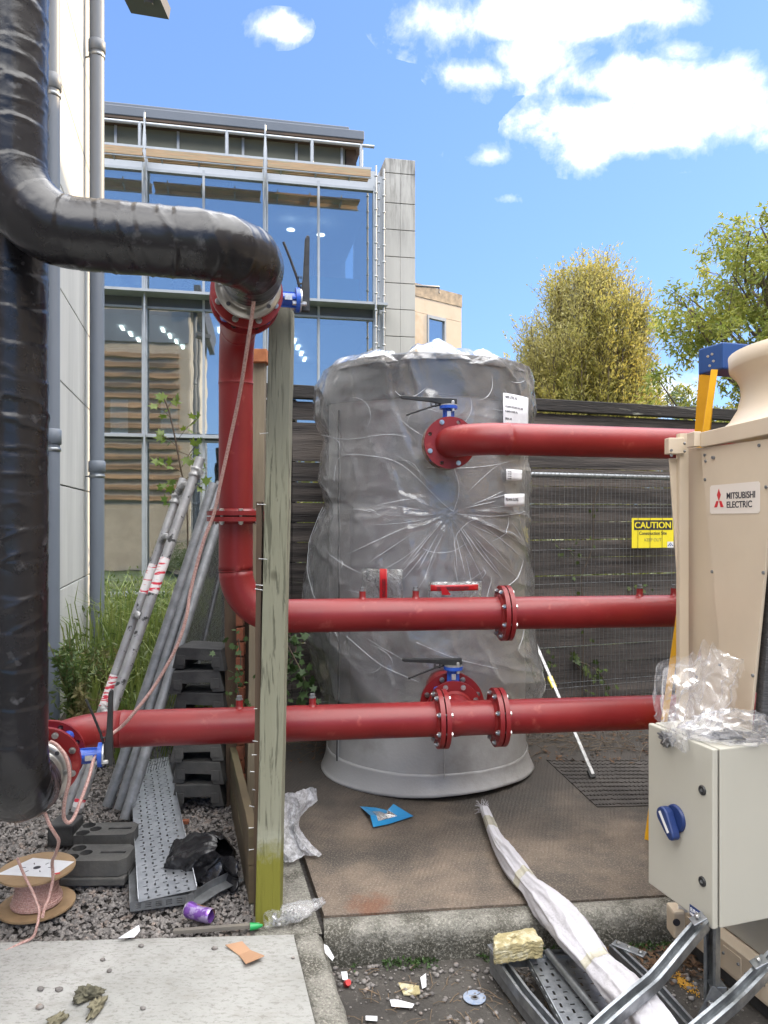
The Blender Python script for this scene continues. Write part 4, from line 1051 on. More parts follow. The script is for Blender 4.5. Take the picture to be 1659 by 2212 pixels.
# (b) lower pipe
PL_ = Vector((.9934, .1142, 0)).normalized()
lc = Vector((-1.482, 3.44, zl)); D1 = Vector((.235, -.972, 0)).normalized()
low = thing('red_pipe', 'lowest red pipe running left to right past the foot of the tank', 'pipe', lc, 'red painted steel pipes')
lend = lc+PL_*3.6; fl0 = lc+D1*.36
path = fillet([fl0, lc, lend], ER, 14)
ang = (fl0-lc).angle(PL_); tlen = ER/math.tan(ang/2); a0_ = (path[1]-path[0]).length; arc2 = ER*(math.pi-ang)
pipe('pipe', path, r0, M_red, low, welds=(a0_+arc2, ))
def on(pc_, dir_, px):
    k = (px-CX)/F; return (k*pc_.y-pc_.x)/(dir_.x-k*dir_.y)
tA = on(lc, PL_, 953); tB = on(lc, PL_, 1076)
flange_pair(low, lc+PL_*tA, PL_); flange_pair(low, lc+PL_*tB, PL_)
for px in (517, 675): plug(low, lc+PL_*on(lc, PL_, px)+Vector((0, 0, r0-.004)))
tc_ = lc+PL_*on(lc, PL_, 992); dT = Vector((-.04, .999, 0)).normalized()
# tee branch to the tank
mb = MB(); mb.tube([tc_, tc_+dT*.17], r0, 40); mb.lathe([(.098, .16), (.086, .145)], at(tc_, dT), 36, capb=False, capt=False); mb.build('tee_branch', M_red, low)
o, M_ = flange(low, tc_+dT*.185, dT); add_bolts(low, o, M_, .10, .04)
valve(low, tc_+dT*.225, dT, (0, 0, 1), (-1, 0, 0), neck=.16)
o, M_ = flange(low, tc_+dT*.27, dT, R_=.17, pcd=.145); add_bolts(low, o, M_, .03, 0, pcd=.145)
mb = MB(); mb.tube([tc_+dT*.27, tc_+dT*.75], .10, 36); mb.build('nozzle', M_red, low)
# left end flange stack
e1 = fl0
o, M_ = flange(low, e1, D1); 
o2, M2 = flange(low, e1+D1*.11, D1); add_bolts(low, o2, M2, .135, -.055)
valve(low, e1+D1*.055, -D1, UB, (0, 0, 1), neck=.165)
# (c) upper right pipe
fu_ = Vector((.36, 4.05, CH+.414)); PC = Vector((.97, .243, 0)).normalized()
cc_ = Vector((.385, 3.80, CH+.414)); upr = thing('red_pipe', 'uppermost red pipe elbowing off the tank top and running right', 'pipe', fu_, 'red painted steel pipes')
nU = (fu_-cc_).normalized(); path = fillet([fu_+nU*.02, cc_, cc_+PC*2.6], ER, 14)
angu = (fu_-cc_).angle(PC); pipe('pipe', path, r0, M_red, upr, welds=((path[1]-path[0]).length+ER*(math.pi-angu),))
o, M_ = flange(upr, fu_, nU); add_bolts(upr, o, M_, .10, .04, which=(1, 3, 5, 7))
valve(upr, fu_+nU*.04, nU, (0, 0, 1), (-.995, 0, .06), neck=.155)
o, M_ = flange(upr, fu_+nU*.082, nU, m=mat('rusty_flange', (.35, .3, .26), (.16, .07, .04), 22, .5, .4))
mb = MB(); mb.tube([fu_+nU*.08, fu_+nU*.45], .09, 36); mb.build('nozzle', M_red, upr)

# ---------------- black insulated pipes ----------------
def wrapped(name, path, r, parent, seed=0, step=.006, n=72, band=.12, calm=None):
    path = dense(path, step)
    def rf(L, th, p):
        ph = (L+.035*math.sin(th+seed)+.03*fbm(p*3))/band; f = ph-math.floor(ph)
        step_ = .0024*(1-f) if f > .06 else 0
        wr = .0050*ridge(L*11+1.3*fbm((p.x*4, p.y*4, p.z*4+th*.3), 1)+.45*math.sin(th+L*3))**5*max(0, fbm(p*2.3+Vector((seed, math.sin(th), 0)))*2.2+.35)
        return r+step_+wr+.003*fbm(Vector((p.x*4, p.y*4, p.z*4+math.sin(th)*.6+seed)), 1, 2)
    mb = MB(); mb.tube(path, rf, n); return mb.build(name, M_wrap, parent)
rI = .110
crn = Vector((-.395, 2.345, CH+.90)); crn = fc-DT*.52; crn.z = CH+.90
RB = Vector((.97, .243, 0)).normalized()
rt = crn-RB*.76
t1 = thing('insulated_pipe', 'black wrapped pipe crossing the upper left, bent upward at its left end', 'pipe', rt, 'black insulated pipes')
endn = crn+DT*.275
path = fillet([rt+Vector((0, 0, 2.2)), rt, crn, endn], .20, 16)
wrapped('insulation', path, rI, t1, 1)
def neck_end(root, c, d, R_=.127, first=.0):
    # silver backing flange, foil collar; d points from the insulation toward the red flange
    M = at(c, d)
    mb = MB(); mb.lathe([(.088, -.05), (.090, -.02), (.096, -.012), (.100, -.016), (.112, -.016), (.118, -.010), (R_-.004, -.008), (R_, -.003), (R_, .006), (.09, .006)], M, 64, capb=False, capt=False)
    f = mb.build('backing_flange', M_silver, root)
    for i in range(8):
        a = math.pi*2*(i+.5)/8+.39; loc = M @ Vector((.1085*math.cos(a), .1085*math.sin(a), -.0175)); mb = MB()
        if i % 2 == 0: mb.lathe([(.0085, 0), (.0085, .0012)], at(loc-d*.0005, d), 14); mb.build('bolt_hole', M_ink, f)
        else: mb.lathe([(.0125, .002), (.0125, -.0015), (.0105, -.002), (.010, -.009)], at(loc, d), 12 if False else 6, False); mb.build('bolt', M_bolt, f)
    mb = MB(); mb.tube(dense([c-d*.14, c+d*.055], .01), lambda L, th, p: .083+.003*fbm(p*26)+(.004 if (L*40) % 1 < .3 else 0), 48); mb.build('foil_collar', M_foil, root)
neck_end(t1, fc-DT*.115, DT)
# riser at the back with the lower elbow
rs_ = Vector((-1.235, 2.50, zl)); sl = e1+D1*.235; dR = (sl-rs_); dR.z = 0
rs_ = sl+D1*.37; rs_.z = zl
t2 = thing('insulated_pipe', 'tall black wrapped riser at the far left, elbowing back at its foot', 'pipe', rs_, 'black insulated pipes')
path = fillet([rs_+Vector((0, 0, 3.4)), rs_, sl+D1*.125], .235, 16)
wrapped('insulation', path, rI, t2, 4)
neck_end(t2, sl, -D1)

# ---------------- cable ----------------
M_cable = mat('pink_cable', (.40, .20, .17), (.62, .42, .38), 160, .35, 0, .5, 200, coat=.2)
def cable(pts, r, n=9): mb = MB(); mb.tube(smooth_path(pts, 9), r, 8); return mb
c1 = [P(549, 622, 2.70), P(548, 650, 2.69), P(543, 690, 2.72), P(531, 770, 2.8), P(518, 850, 2.9), P(497, 950, 3.0), P(477, 1040, 3.05), P(462, 1110, 3.1), P(441, 1165, 3.12), P(424, 1225, 3.14), P(410, 1285, 3.15), P(402, 1335, 3.15), P(380, 1400, 3.17), P(335, 1480, 3.2), P(285, 1545, 3.2), P(262, 1570, 3.22), P(243, 1585, 3.2), P(222, 1612, 3.12), P(203, 1640, 3.05), P(192, 1680, 3.0), P(174, 1730, 2.95), P(160, 1765, 2.92), P(148, 1777, 2.9), P(138, 1765, 2.88), P(140, 1730, 2.85), P(150, 1680, 2.83), P(144, 1640, 2.82), P(125, 1612, 2.82), P(108, 1602, 2.82)]
cb_ = cable(c1, .0072).build('cable', M_cable); tag(cb_, 'pink braided cable hanging from the top flange down across the lower red pipe', 'cable')
c2 = [P(84, 1715, 2.75), P(104, 1775, 2.72), P(118, 1800, 2.75), P(127, 1818, 2.8), P(120, 1845, 2.9), P(113, 1862, 3.0), P(114, 1900, 3.02), P(105, 1940, 3.0), P(96, 1962, 2.96), P(92, 1980, 2.9)]
t = cable(c2, .0065).build('cable', M_cable); tag(t, 'pink cable strand rising from the drum to the foot of the black pipe', 'cable')
c3_ = [P(37, 1853, 3.0), P(52, 1890, 3.0), P(72, 1930, 2.96), P(84, 1965, 2.93), P(83, 1985, 2.9), P(80, 2000, 2.88), P(70, 2025, 2.87), P(40, 2040, 2.85), P(0, 2062, 2.8), P(-30, 2080, 2.78)]
t = cable(c3_, .0055).build('cable', M_cable); tag(t, 'pink cable trailing from the drum over the left edge of the pale concrete', 'cable')
# ---------------- timber posts and boards ----------------
def sweep(mb, prof, pts, up=(0, 0, 1), caps=True):
    pts = [Vector(p) for p in pts]; n = len(prof); rings = []
    for i, p in enumerate(pts):
        t = (pts[min(i+1, len(pts)-1)]-pts[max(i-1, 0)]).normalized(); x = Vector(up).cross(t).normalized(); y = t.cross(x)
        rings.append([p+x*a+y*b for a, b in prof])
    fs = [(i*n+k, i*n+(k+1) % n, (i+1)*n+(k+1) % n, (i+1)*n+k) for i in range(len(pts)-1) for k in range(n)]
    b = len(mb.v); mb.add([q for r_ in rings for q in r_], fs)
    if caps: mb.add(rings[0], [tuple(reversed(range(n)))]); mb.add(rings[-1], [tuple(range(n))])
    return mb
def timber(mb, p0, p1, w_, h, up, seed=0, amp=.0025, n=40):
    p0 = Vector(p0); p1 = Vector(p1); pr_ = [(-w_/2, -h/2), (0, -h/2), (w_/2, -h/2), (w_/2, 0), (w_/2, h/2), (0, h/2), (-w_/2, h/2), (-w_/2, 0)]
    pts = [p0.lerp(p1, i/n) for i in range(n+1)]; b = len(mb.v); sweep(mb, pr_, pts, up)
    for i in range(b, len(mb.v)): mb.v[i] += Vector((amp*vn(mb.v[i]*7+Vector((seed, 0, 0))), amp*vn(mb.v[i]*7+Vector((0, seed, 9))), 0))
def postmat():
    m = mat('green_treated_post', (.235, .235, .17), (.165, .165, .115), 6, .85, 0, 0, c3=(.37, .37, .29), s3=3, stretch=(1, 1, .07), t3=(.45, .7))
    t, b = nodes(m); base = b.inputs['Base Color'].links[0].from_socket
    tcn = t.new('ShaderNodeTexCoord'); mp = t.new('ShaderNodeMapping'); mp.inputs['Scale'].default_value = (1, 1, .035); t.l.new(tcn.outputs['Object'], mp.inputs[0])
    g_ = t.noise(mp.outputs[0], 75, 4, .6, .6); crack = t.ramp(g_, [(.39, 1), (.46, 0)])
    c = t.mix(t.math('MULTIPLY', crack, .7), base, (.06, .06, .04))
    # knots
    vo = t.new('ShaderNodeTexVoronoi'); vo.inputs['Scale'].default_value = 7.0; mp2 = t.new('ShaderNodeMapping'); mp2.inputs['Scale'].default_value = (1, 1, .8); t.l.new(tcn.outputs['Object'], mp2.inputs[0]); t.l.new(mp2.outputs[0], vo.inputs[0])
    kn = t.ramp(vo.outputs['Distance'], [(.10, 1), (.17, 0)]); c = t.mix(t.math('MULTIPLY', kn, .6), c, (.055, .05, .03))
    sx = t.new('ShaderNodeSeparateXYZ'); t.l.new(tcn.outputs['Object'], sx.inputs[0])
    zn = t.math('ADD', sx.outputs[2], t.math('MULTIPLY', t.noise(tcn.outputs['Object'], 26, 5, .7), .16))
    c = t.mix(t.ramp(zn, [(.34, 1), (.43, 0)]), c, (.17, .165, .02))          # mossy foot
    c = t.mix(t.math('MULTIPLY', t.ramp(zn, [(.40, 0), (.43, .7), (.48, 0)]), .6), c, (.34, .35, .27))
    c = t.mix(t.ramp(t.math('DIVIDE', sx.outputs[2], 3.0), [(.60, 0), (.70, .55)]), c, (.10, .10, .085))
    t.l.new(c, b.inputs['Base Color'])
    bn = t.new('ShaderNodeBump'); bn.inputs['Strength'].default_value = .7; bn.inputs['Distance'].default_value = .004; t.l.new(t.math('SUBTRACT', g_, t.math('MULTIPLY', crack, .4)), bn.inputs['Height']); t.l.new(bn.outputs[0], b.inputs['Normal'])
    return m
M_postg = postmat()
pb_ = P(581, 1990, 3.05); pb_.z = -.02; ptp = P(609, 671, 3.18)
tp = thing('timber_post', 'tall green treated timber post standing in front of the red pipes, mossy at its foot', 'post', pb_)
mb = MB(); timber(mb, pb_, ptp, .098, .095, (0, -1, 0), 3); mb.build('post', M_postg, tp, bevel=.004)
mb = MB(); pr2 = pb_+Vector((-.012, .03, -.05)); timber(mb, pr2+Vector((-.045, .025, 0)), pr2+Vector((-.045+.01, .03, 1.78)), .022, .06, (0, -1, 0), 8); mb.build('batten', M_woodbrown, tp)
for i, (px, py, dx, dz) in enumerate(((546, 1833, -.024, -.004), (545, 1787, -.022, -.002), (547, 1745, -.024, .010), (551, 1708, -.016, .006), (548, 1668, -.022, .004), (551, 1630, -.02, .0), (553, 1602, -.02, .004), (556, 1530, -.022, -.001), (558, 1275, -.02, .006), (560, 1265, -.022, .004), (566, 1208, -.02, .002), (563, 1090, -.02, .001), (568, 935, -.02, -.004))):
    p = P(px, py, 3.08); mb = MB(); q = p+Vector((.022, 0, 0)); e = p+Vector((dx*.6, -.004, dz)); mb.tube([q, e], .0016, 6); mb.lathe([(.0042, -.0006), (.0042, .0006)], at(e, e-q), 10, False); mb.build('nail', M_bolt, tp)
# rear post with orange block
bp0 = P(549, 1750, 4.15); bp1 = P(561, 785, 4.35); bp0.z = -.05
rp = thing('timber_post', 'thin weathered post behind the red riser with a freshly cut orange block on top', 'post', bp0)
mb = MB(); timber(mb, bp0, bp1, .072, .07, (0, -1, 0), 12); mb.build('post', mat('grey_post', (.26, .22, .15), (.15, .12, .085), 7, .85, 0, .5, 30, stretch=(1, 1, .06)), rp, bevel=.004)
a = P(562, 772, 4.33); mb = MB(); mb.box(a, (.095, .12, .075)); mb.build('block', M_orange, rp, bevel=.003)
# old brown pier with a brick edge behind the bend
b0 = G(524, 1880, 0)*1; b0 = P(522, 1600, 4.3); b0.z = -.05
op = thing('timber_pier', 'old dark brown sawn pier with a strip of orange brick behind the pipe bend', 'post', b0)
mb = MB(); timber(mb, b0+Vector((-.035, .02, 0)), P(506, 1290, 4.35), .10, .08, (0, -1, 0), 5); timber(mb, b0+Vector((.055, .02, 0)), P(538, 1325, 4.35), .06, .06, (0, -1, 0), 6); mb.build('pier', M_woodbrown, op, bevel=.003)
mb = MB()
for i in range(13): mb.box(b0+Vector((.0+.003*math.sin(i*2), -.03, .09+i*.085)), (.042, .05, .075))
mb.build('brick_strip', M_brick, op, bevel=.004)
# retaining boards running back
r0_ = P(547, 1789, 3.17); r1_ = P(503, 1612, 4.32); r1_.z = r0_.z
rbn = thing('retaining_board', 'two stacked edging boards running back from the mossy post', 'board', (r0_.x, r0_.y, 0))
for z0, z1_ in ((r0_.z-.155, r0_.z), (r0_.z-.32, r0_.z-.16)):
    mb = MB(); timber(mb, (r0_.x, r0_.y, (z0+z1_)/2), (r1_.x, r1_.y, (z0+z1_)/2), .038, z1_-z0, (0, 0, 1), z0*9); mb.build('board', M_board, rbn, bevel=.004)

# ---------------- leaning tubes and panels ----------------
M_tube = mat('weathered_tube', (.30, .31, .325), (.19, .2, .21), 16, .5, .4, .1, 60, rvar=.2)
def tube_thing(pts, r, m, name, label, cat, group=None, extra=None):
    t = thing(name, label, cat, pts[0], group); mb = MB(); mb.tube(dense(pts, .12), r, 18); mb.build('tube', m, t); return t
M_dirty = mat('tar_stained_alu', (.42, .42, .42), (.30, .30, .31), 12, .5, .4, .2, 60, c3=(.05, .05, .05), s3=18, t3=(.58, .63))
M_tapew = mat('red_white_tape', (.75, .72, .72), (.62, .03, .06), 22, .5, ctr=(.52, .56), stretch=(.4, .4, 2.6))
lad = thing('ladder_beam', 'pale dirty aluminium ladder beam leaning behind the lower red pipe, wrapped in red and white tape', 'ladder beam', G(150, 1790))
ra0 = G(150, 1795, .0); ra1 = P(433, 990, 4.55); rb0 = ra0+Vector((-.085, .12, 0)); rb1 = P(396, 1035, 4.68)
mb = MB(); mb.tube(dense([ra0, ra1], .2), .0285, 20); mb.build('rail', M_dirty, lad)
mb = MB(); mb.tube(dense([rb0, rb1], .2), .0255, 20); mb.build('rail', M_dirty, lad)
for f in (.30, .56, .79, .95)[:4]:
    a = rb0.lerp(rb1, f); b = ra0.lerp(ra1, f-.035); mb = MB(); mid = (a+b)/2+Vector((.0, -.03, .03)); mb.tube(smooth_path([a, mid, b], 6), .019, 12); mb.build('rung', M_alu, lad)
for base, top_, f0, f1, rr in ((ra0, ra1, .60, .70, .0292), (rb0, rb1, .63, .72, .0262), (rb0, rb1, .30, .39, .0262), (ra0, ra1, .245, .29, .0292), (ra0, ra1, .055, .075, .0292)):
    mb = MB(); mb.tube([base.lerp(top_, f0), base.lerp(top_, f1)], rr, 20, False); mb.build('tape', M_tapew, lad)
for base, top_, f in ((ra0, ra1, .955), (rb0, rb1, .93)):
    c = base.lerp(top_, f); d = (top_-base).normalized(); mb = MB(); mb.lathe([(.029, -.03), (.036, -.028), (.036, -.014), (.031, -.012), (.031, .012), (.036, .014), (.036, .028), (.029, .03)], at(c, d), 20, capb=False, capt=False); mb.beam(c+Vector((.03, -.02, 0)), c+Vector((.052, -.03, .0)), .02, .03); mb.build('clamp', M_alu, lad)
c = ra0.lerp(ra1, .03); mb = MB(); mb.lathe([(.034, -.1), (.036, .02), (.031, .03)], at(c, ra1-ra0), 18); mb.build('end_cap', M_blk, lad)
for i, (b, t_, r_, lb_) in enumerate((((232, 1742), (462, 1045), .030, 'dark galvanised tube leaning right of the ladder beam, leftmost of the grey tubes'),
                                   ((256, 1748), (476, 1042), .027, 'grey galvanised tube between two others, leaning behind the lower pipe'),
                                   ((270, 1770), (492, 1060), .030, 'grey galvanised tube with its foot furthest forward, rightmost of the leaning tubes'))):
    p0 = G(b[0], b[1], 0); p1 = P(t_[0], t_[1], 4.75+.03*i); tube_thing([p0, p1], r_, M_tube, 'scaffold_tube', lb_, 'tube', 'galvanised tubes leaning left of the red riser')
# leaning wire mesh panel behind the tubes
ml = thing('leaning_mesh_panel', 'folded site mesh panel leaning behind the grey tubes', 'mesh panel', G(300, 1690))
A0 = G(300, 1700, 0); A1 = P(466, 1050, 4.95); B0_ = A0+Vector((.38, .55, 0)); B1 = A1+Vector((.40, .45, 0))
mb = MB(); mb.tube([A1, A0, B0_, B1, A1], .02, 12); mb.tube([A0.lerp(B0_, .35), A1.lerp(B1, .35)], .02, 12); mb.build('frame', M_galvd, ml)
mb = MB()
for i in range(34): f = i/33; mb.tube([A0.lerp(B0_, f), A1.lerp(B1, f)], .0016, 4, False)
for i in range(18): f = i/17; mb.tube([A0.lerp(A1, f), B0_.lerp(B1, f)], .0016, 4, False)
for i in range(30): f = i/29; mb.tube([A0.lerp(B0_, f)+Vector((-.16, .0, 0)), A1.lerp(B1, f)+Vector((-.06, .02, 0))], .0016, 4, False)
mb.build('wire_mesh', M_galvd, ml)
mb = MB(); mb.add([A1.lerp(B1, .1)+Vector((0, -.03, 0)), A1.lerp(B1, .9)+Vector((0, -.03, 0)), A0.lerp(B0_, .9).lerp(A1.lerp(B1, .9), .28)+Vector((0, -.03, 0)), A0.lerp(B0_, .1).lerp(A1.lerp(B1, .1), .28)+Vector((0, -.03, 0))], [(0, 1, 2, 3)])
mb.build('debris_net', film('net', (.5, .5, .5), .55, (.12, .125, .13), .5, .5, 60, .1), ml)

# ---------------- stacked panel feet ----------------
def foot_block(mb):
    o = [(-.15, 0), (-.085, 0), (-.075, .055), (.075, .055), (.085, 0), (.15, 0), (.125, .125), (-.125, .125)]
    M = Matrix.Rotation(R(90), 4, 'X')
    mb.prism(o, Matrix.Translation((0, .11, 0)) @ M, .22)
    mb.prism([(-.06, .10), (.06, .10), (.075, .055), (-.075, .055)], Matrix.Translation((0, .06, 0)) @ M, .12)
    for s in (-1, 1): mb.box((s*.1, -.112, .05), (.05, .006, .06))
mbk = MB(); foot_block(mbk); proto = None
zz = 0; sx_, sy_ = (431-CX)/F*4.28, 4.32
names = [('lowest of the stack of dusty grey panel feet', M_rubg), ('second panel foot from the ground in the grey stack', M_rubg), ('third panel foot up the grey stack, just below the red pipe', M_rubg), ('panel foot in the middle of the stack, hidden behind the lower red pipe', M_rubg), ('black rubber panel foot just above the lower red pipe', M_rub), ('black rubber panel foot, second from the top of the stack', M_rub), ('black rubber panel foot on top of the stack, next to the bend', M_rub)]
for i, (lb_, m) in enumerate(names):
    t = mbk.build('panel_foot', m, None, bevel=.005); t.location = (sx_+(.0, .012, -.008, .0, .015, -.02, .01)[i], sy_+(0, .01, .0, .02, .05, .04, .06)[i], zz+(.0 if i < 4 else .0)); t.rotation_euler = (0, (.0, .01, -.01, 0, .02, -.02, .03)[i], (.05, -.05, .1, 0, -.08, .1, -.12)[i]); sc_ = 1.0 if i < 4 else 1.05
    t.scale = (sc_, sc_, 1.0); zz += .128; tag(t, lb_, 'panel foot', 'moulded feet for site panels stacked by the bend')
def flat_foot(c, rz, label, L=.62, W=.2, m=M_rub):
    holes = [circ(-L*.37, .045, .032, 18), circ(-L*.37, -.045, .032, 18), circ(-L*.2, .0, .028, 18), rect(L*.22, 0, L*.2, .010)]
    o = [(-L/2, -W/2), (L/2-.03, -W/2), (L/2, -W/2+.03), (L/2, W/2-.03), (L/2-.03, W/2), (-L/2, W/2)]
    me = plate_mesh(o, holes, .07); me.materials.clear(); me.materials.append(m)
    t = thing('panel_foot', label, 'panel foot', c, 'flat rubber feet lying on the gravel'); M = Matrix.Translation(Vector(c)+Vector((0, 0, .075))) @ Matrix.Rotation(rz, 4, 'Z'); ob = link('slab', me, t, M)
    md = ob.modifiers.new('bevel', 'BEVEL'); md.width = .006; md.segments = 2; md.limit_method = 'ANGLE'
    mb = MB(); mb.box(Vector(c)+Vector((0, 0, .018)), (L, W+.02, .036), Matrix.Rotation(rz, 4, 'Z')); mb.build('base', m, t, bevel=.006)
flat_foot(G(214, 1893, .0), .02, 'grey rubber foot lying on the gravel nearest the cable drum', .29, .17, M_rubg)
flat_foot(G(232, 1838, .0), .05, 'grey rubber foot lying behind another, beside the perforated tray', .28, .15, M_rubg)
t = MB(); t.box(G(124, 1812, .05)+Vector((0, .1, 0)), (.13, .14, .11)); o = t.build('black_crate', M_rub, bevel=.01); tag(o, 'dark plastic crate on the gravel behind the black elbow', 'crate')

# ---------------- perforated trays ----------------
def slots(L, W, pitch, patt):
    hs = []; x = pitch*.6
    j = 0
    while x < L-pitch*.5:
        n = int(W/.036)
        for i in range(n):
            y = -W/2+(i+.5)*W/n; yo = (.0 if j % 2 == 0 else .009)
            if (i+j) % 2 == 0: hs.append(rect(x, y+yo-.004, .0105, .0042))
            else: hs.append(rect(x, y+yo-.004, .0035, .0085))
        x += pitch; j += 1
    return hs
def tray(label, p0, p1, W, pitch, m, lip=.02, group='perforated metal trays', twist=0, up=Vector((0, 0, 1))):
    p0 = Vector(p0); p1 = Vector(p1); L = (p1-p0).length; x = (p1-p0).normalized(); y = up.cross(x).normalized(); z = x.cross(y)
    M = Matrix((x, y, z)).transposed().to_4x4(); M.translation = p0
    if twist: M = M @ Matrix.Rotation(twist, 4, 'X')
    t = thing('perforated_tray', label, 'cable tray', p0, group)
    me = plate_mesh([(0, -W/2), (L, -W/2), (L, W/2), (0, W/2)], slots(L, W-.03, pitch, 0), .0016); me.materials.clear(); me.materials.append(m); link('base', me, t, M)
    for s in (-1, 1):
        Ms = M @ Matrix.Translation((0, s*(W/2+.001), .001)) @ Matrix.Rotation(R(90), 4, 'X')
        hs = [rect(.03+k*.05, lip*.55, .014, .0022) for k in range(int(L/.05)-1)]
        me = plate_mesh([(0, 0), (L, 0), (L, lip), (0, lip)], hs, .0016); me.materials.clear(); me.materials.append(m); link('side', me, t, Ms)
    return t
tray('long pale perforated cable tray lying on the gravel, running back behind the bin bag', G(363, 1935, .05), G(322, 1648, .05)+Vector((0, 0, .02)), .235, .034, mat('bright_galv', (.46, .48, .51), (.34, .36, .39), 14, .4, .7, .05, 40), .018, twist=R(-3))
tb0 = G(350, 1968, .0); 
t = thing('metal_tray', 'dull grey solid tray lying flat on the gravel under the pale perforated tray', 'cable tray', tb0, 'perforated metal trays')
q = [G(281, 1972, .0), G(419, 1953, .0), G(405, 1850, .0), G(277, 1866, .0)]
mb = MB(); up = Vector((0, 0, .012)); mb.add([a+up for a in q]+[a+up+Vector((0, 0, .002)) for a in q], [(3, 2, 1, 0), (4, 5, 6, 7), (0, 1, 5, 4), (1, 2, 6, 5), (2, 3, 7, 6), (3, 0, 4, 7)]); mb.build('base', M_galvd, t)
for a, b in ((q[0], q[1]), (q[3], q[0])):
    d = (b-a); L = d.length; x = d.normalized(); M = Matrix(((x.x, 0, x.y, a.x), (x.y, 0, -x.x, a.y), (0, 1, 0, .004), (0, 0, 0, 1)))
    hs = [rect(.03+k*.042, yy_, .012, .002) for k in range(int(L/.042)-1) for yy_ in (.012, .02, .028)]
    me = plate_mesh([(0, 0), (L, 0), (L, .04), (0, .04)], hs, .0018); me.materials.clear(); me.materials.append(M_galvd); link('side', me, t, M)
t = thing('metal_angle', 'grey metal angle piece lying in front of the black bin bag', 'angle', G(425, 1955, .0), 'perforated metal trays')
mb = MB(); sweep(mb, [(-.03, 0), (.03, 0), (.03, .035), (.027, .035), (.027, .003), (-.03, .003)], [G(412, 1958, .01), G(462, 1925, .01), G(518, 1897, .02)]); mb.build('angle', M_galvd, t)
# batten at the concrete edge, brick chip
t = MB(); timber(t, G(375, 2012, .01), G(560, 1999, .01), .02, .014, (0, 0, 1), 1, .003, 12); o = t.build('timber_strip', mat('old_batten', (.2, .18, .15), (.12, .11, .1), 9, .9, stretch=(.2, 1, 1))); tag(o, 'thin grey batten lying along the far edge of the pale concrete', 'batten')
mb = MB(); mb.box(G(401, 1775, .008), (.035, .03, .02)); o = mb.build('brick_chip', M_brick, bevel=.003); tag(o, 'small orange brick chip on the gravel at the foot of the grey stack', 'brick chip')

# ---------------- black bin bag ----------------
def crumple(c, size, seed, n=70, m=46, amp=.30, fold=.12, flat=None, M=None):
    mb = MB(); c = Vector(c)
    def fn(u, v):
        th = u*2*math.pi; ph = math.pi*min(max(v, .001), .999); p = Vector((math.sin(ph)*math.cos(th), math.sin(ph)*math.sin(th), math.cos(ph)))
        s = Vector((seed*2.3, seed, 0)); k = 1+amp*fbm(p*1.3+s, 1, 3)*1.6
        k += fold*(ridge(p.dot(Vector((1.9, .7, 1.2)))+1.1*fbm(p*1.6+s, 1, 3))**2-.4)+fold*.7*(ridge(p.dot(Vector((-1.2, 2.4, 2.1)))+1.4*fbm(p*2+s, 1, 2))**3-.3)+fold*.3*fbm(p*7+s, 1, 2)
        q = Vector((p.x*size[0]*k, p.y*size[1]*k, p.z*size[2]*k))
        if M: q = M.to_3x3() @ q
        r_ = c+q
        if flat is not None: r_.z = max(r_.z, flat+.004*vn(r_*20))
        return r_
    mb.grid(fn, n, m, True, True); return mb
M_bin = mat('bin_bag', (.010, .010, .012), (.014, .014, .016), 10, .24, 0, .35, 30)
bb = thing('bin_bag', 'crumpled black bin bag lying on the metal trays left of the mossy post', 'bag', G(440, 1930))
c = P(432, 1858, 3.42)
mb = MB(); Mb = Matrix.Rotation(1.0, 3, 'Y') @ Matrix.Rotation(.3, 3, 'X')
def binf(u, v):          # sagging sack, pleats running from the gathered neck
    a = u*2*math.pi; x = v*.34-.15; pr = math.sin(math.pi*min(1, max(0, .06+.94*v**.75)))**.55
    pl = ridge(u*5+.55*fbm((v*2.2, math.cos(a)*.8, math.sin(a)*.8), 1)+v*.5)**2; pl2 = ridge(u*11-v*.9+.8*fbm((v*3, math.cos(a), math.sin(a)), 1))**3
    r_ = .128*pr*(.80+.22*pl+.10*pl2+.35*fbm((math.cos(a)*1.1, math.sin(a)*1.1, v*2.4+4), 1, 2))
    p = c+Vector((.0, 0, -.005))+Mb @ Vector((math.cos(a)*r_*1.05, math.sin(a)*r_, -x+.04*math.sin(v*3)*math.cos(a)))
    p.z = max(p.z, .015+.004*vn(p*20)); return p
mb.grid(binf, 150, 90, True, True); mb.build('bag', M_bin, bb)
mb = MB()
def tailf(u, v):
    a = P(440, 1880, 3.35).lerp(P(517, 1875, 3.3), u); w_ = .09*(1-u*.45)
    return a+Vector((0, .03*math.sin(u*5), (v-.5)*2*w_+.03*math.sin(v*9+u*6)*.6))+Vector((0, .035*(ridge(v*2.6+u*1.2+.5*fbm((u*2, v*3, 0), 1))-.5), -.02*u))
mb.grid(tailf, 26, 26); mb.build('tail', M_bin, bb, solid=.001)

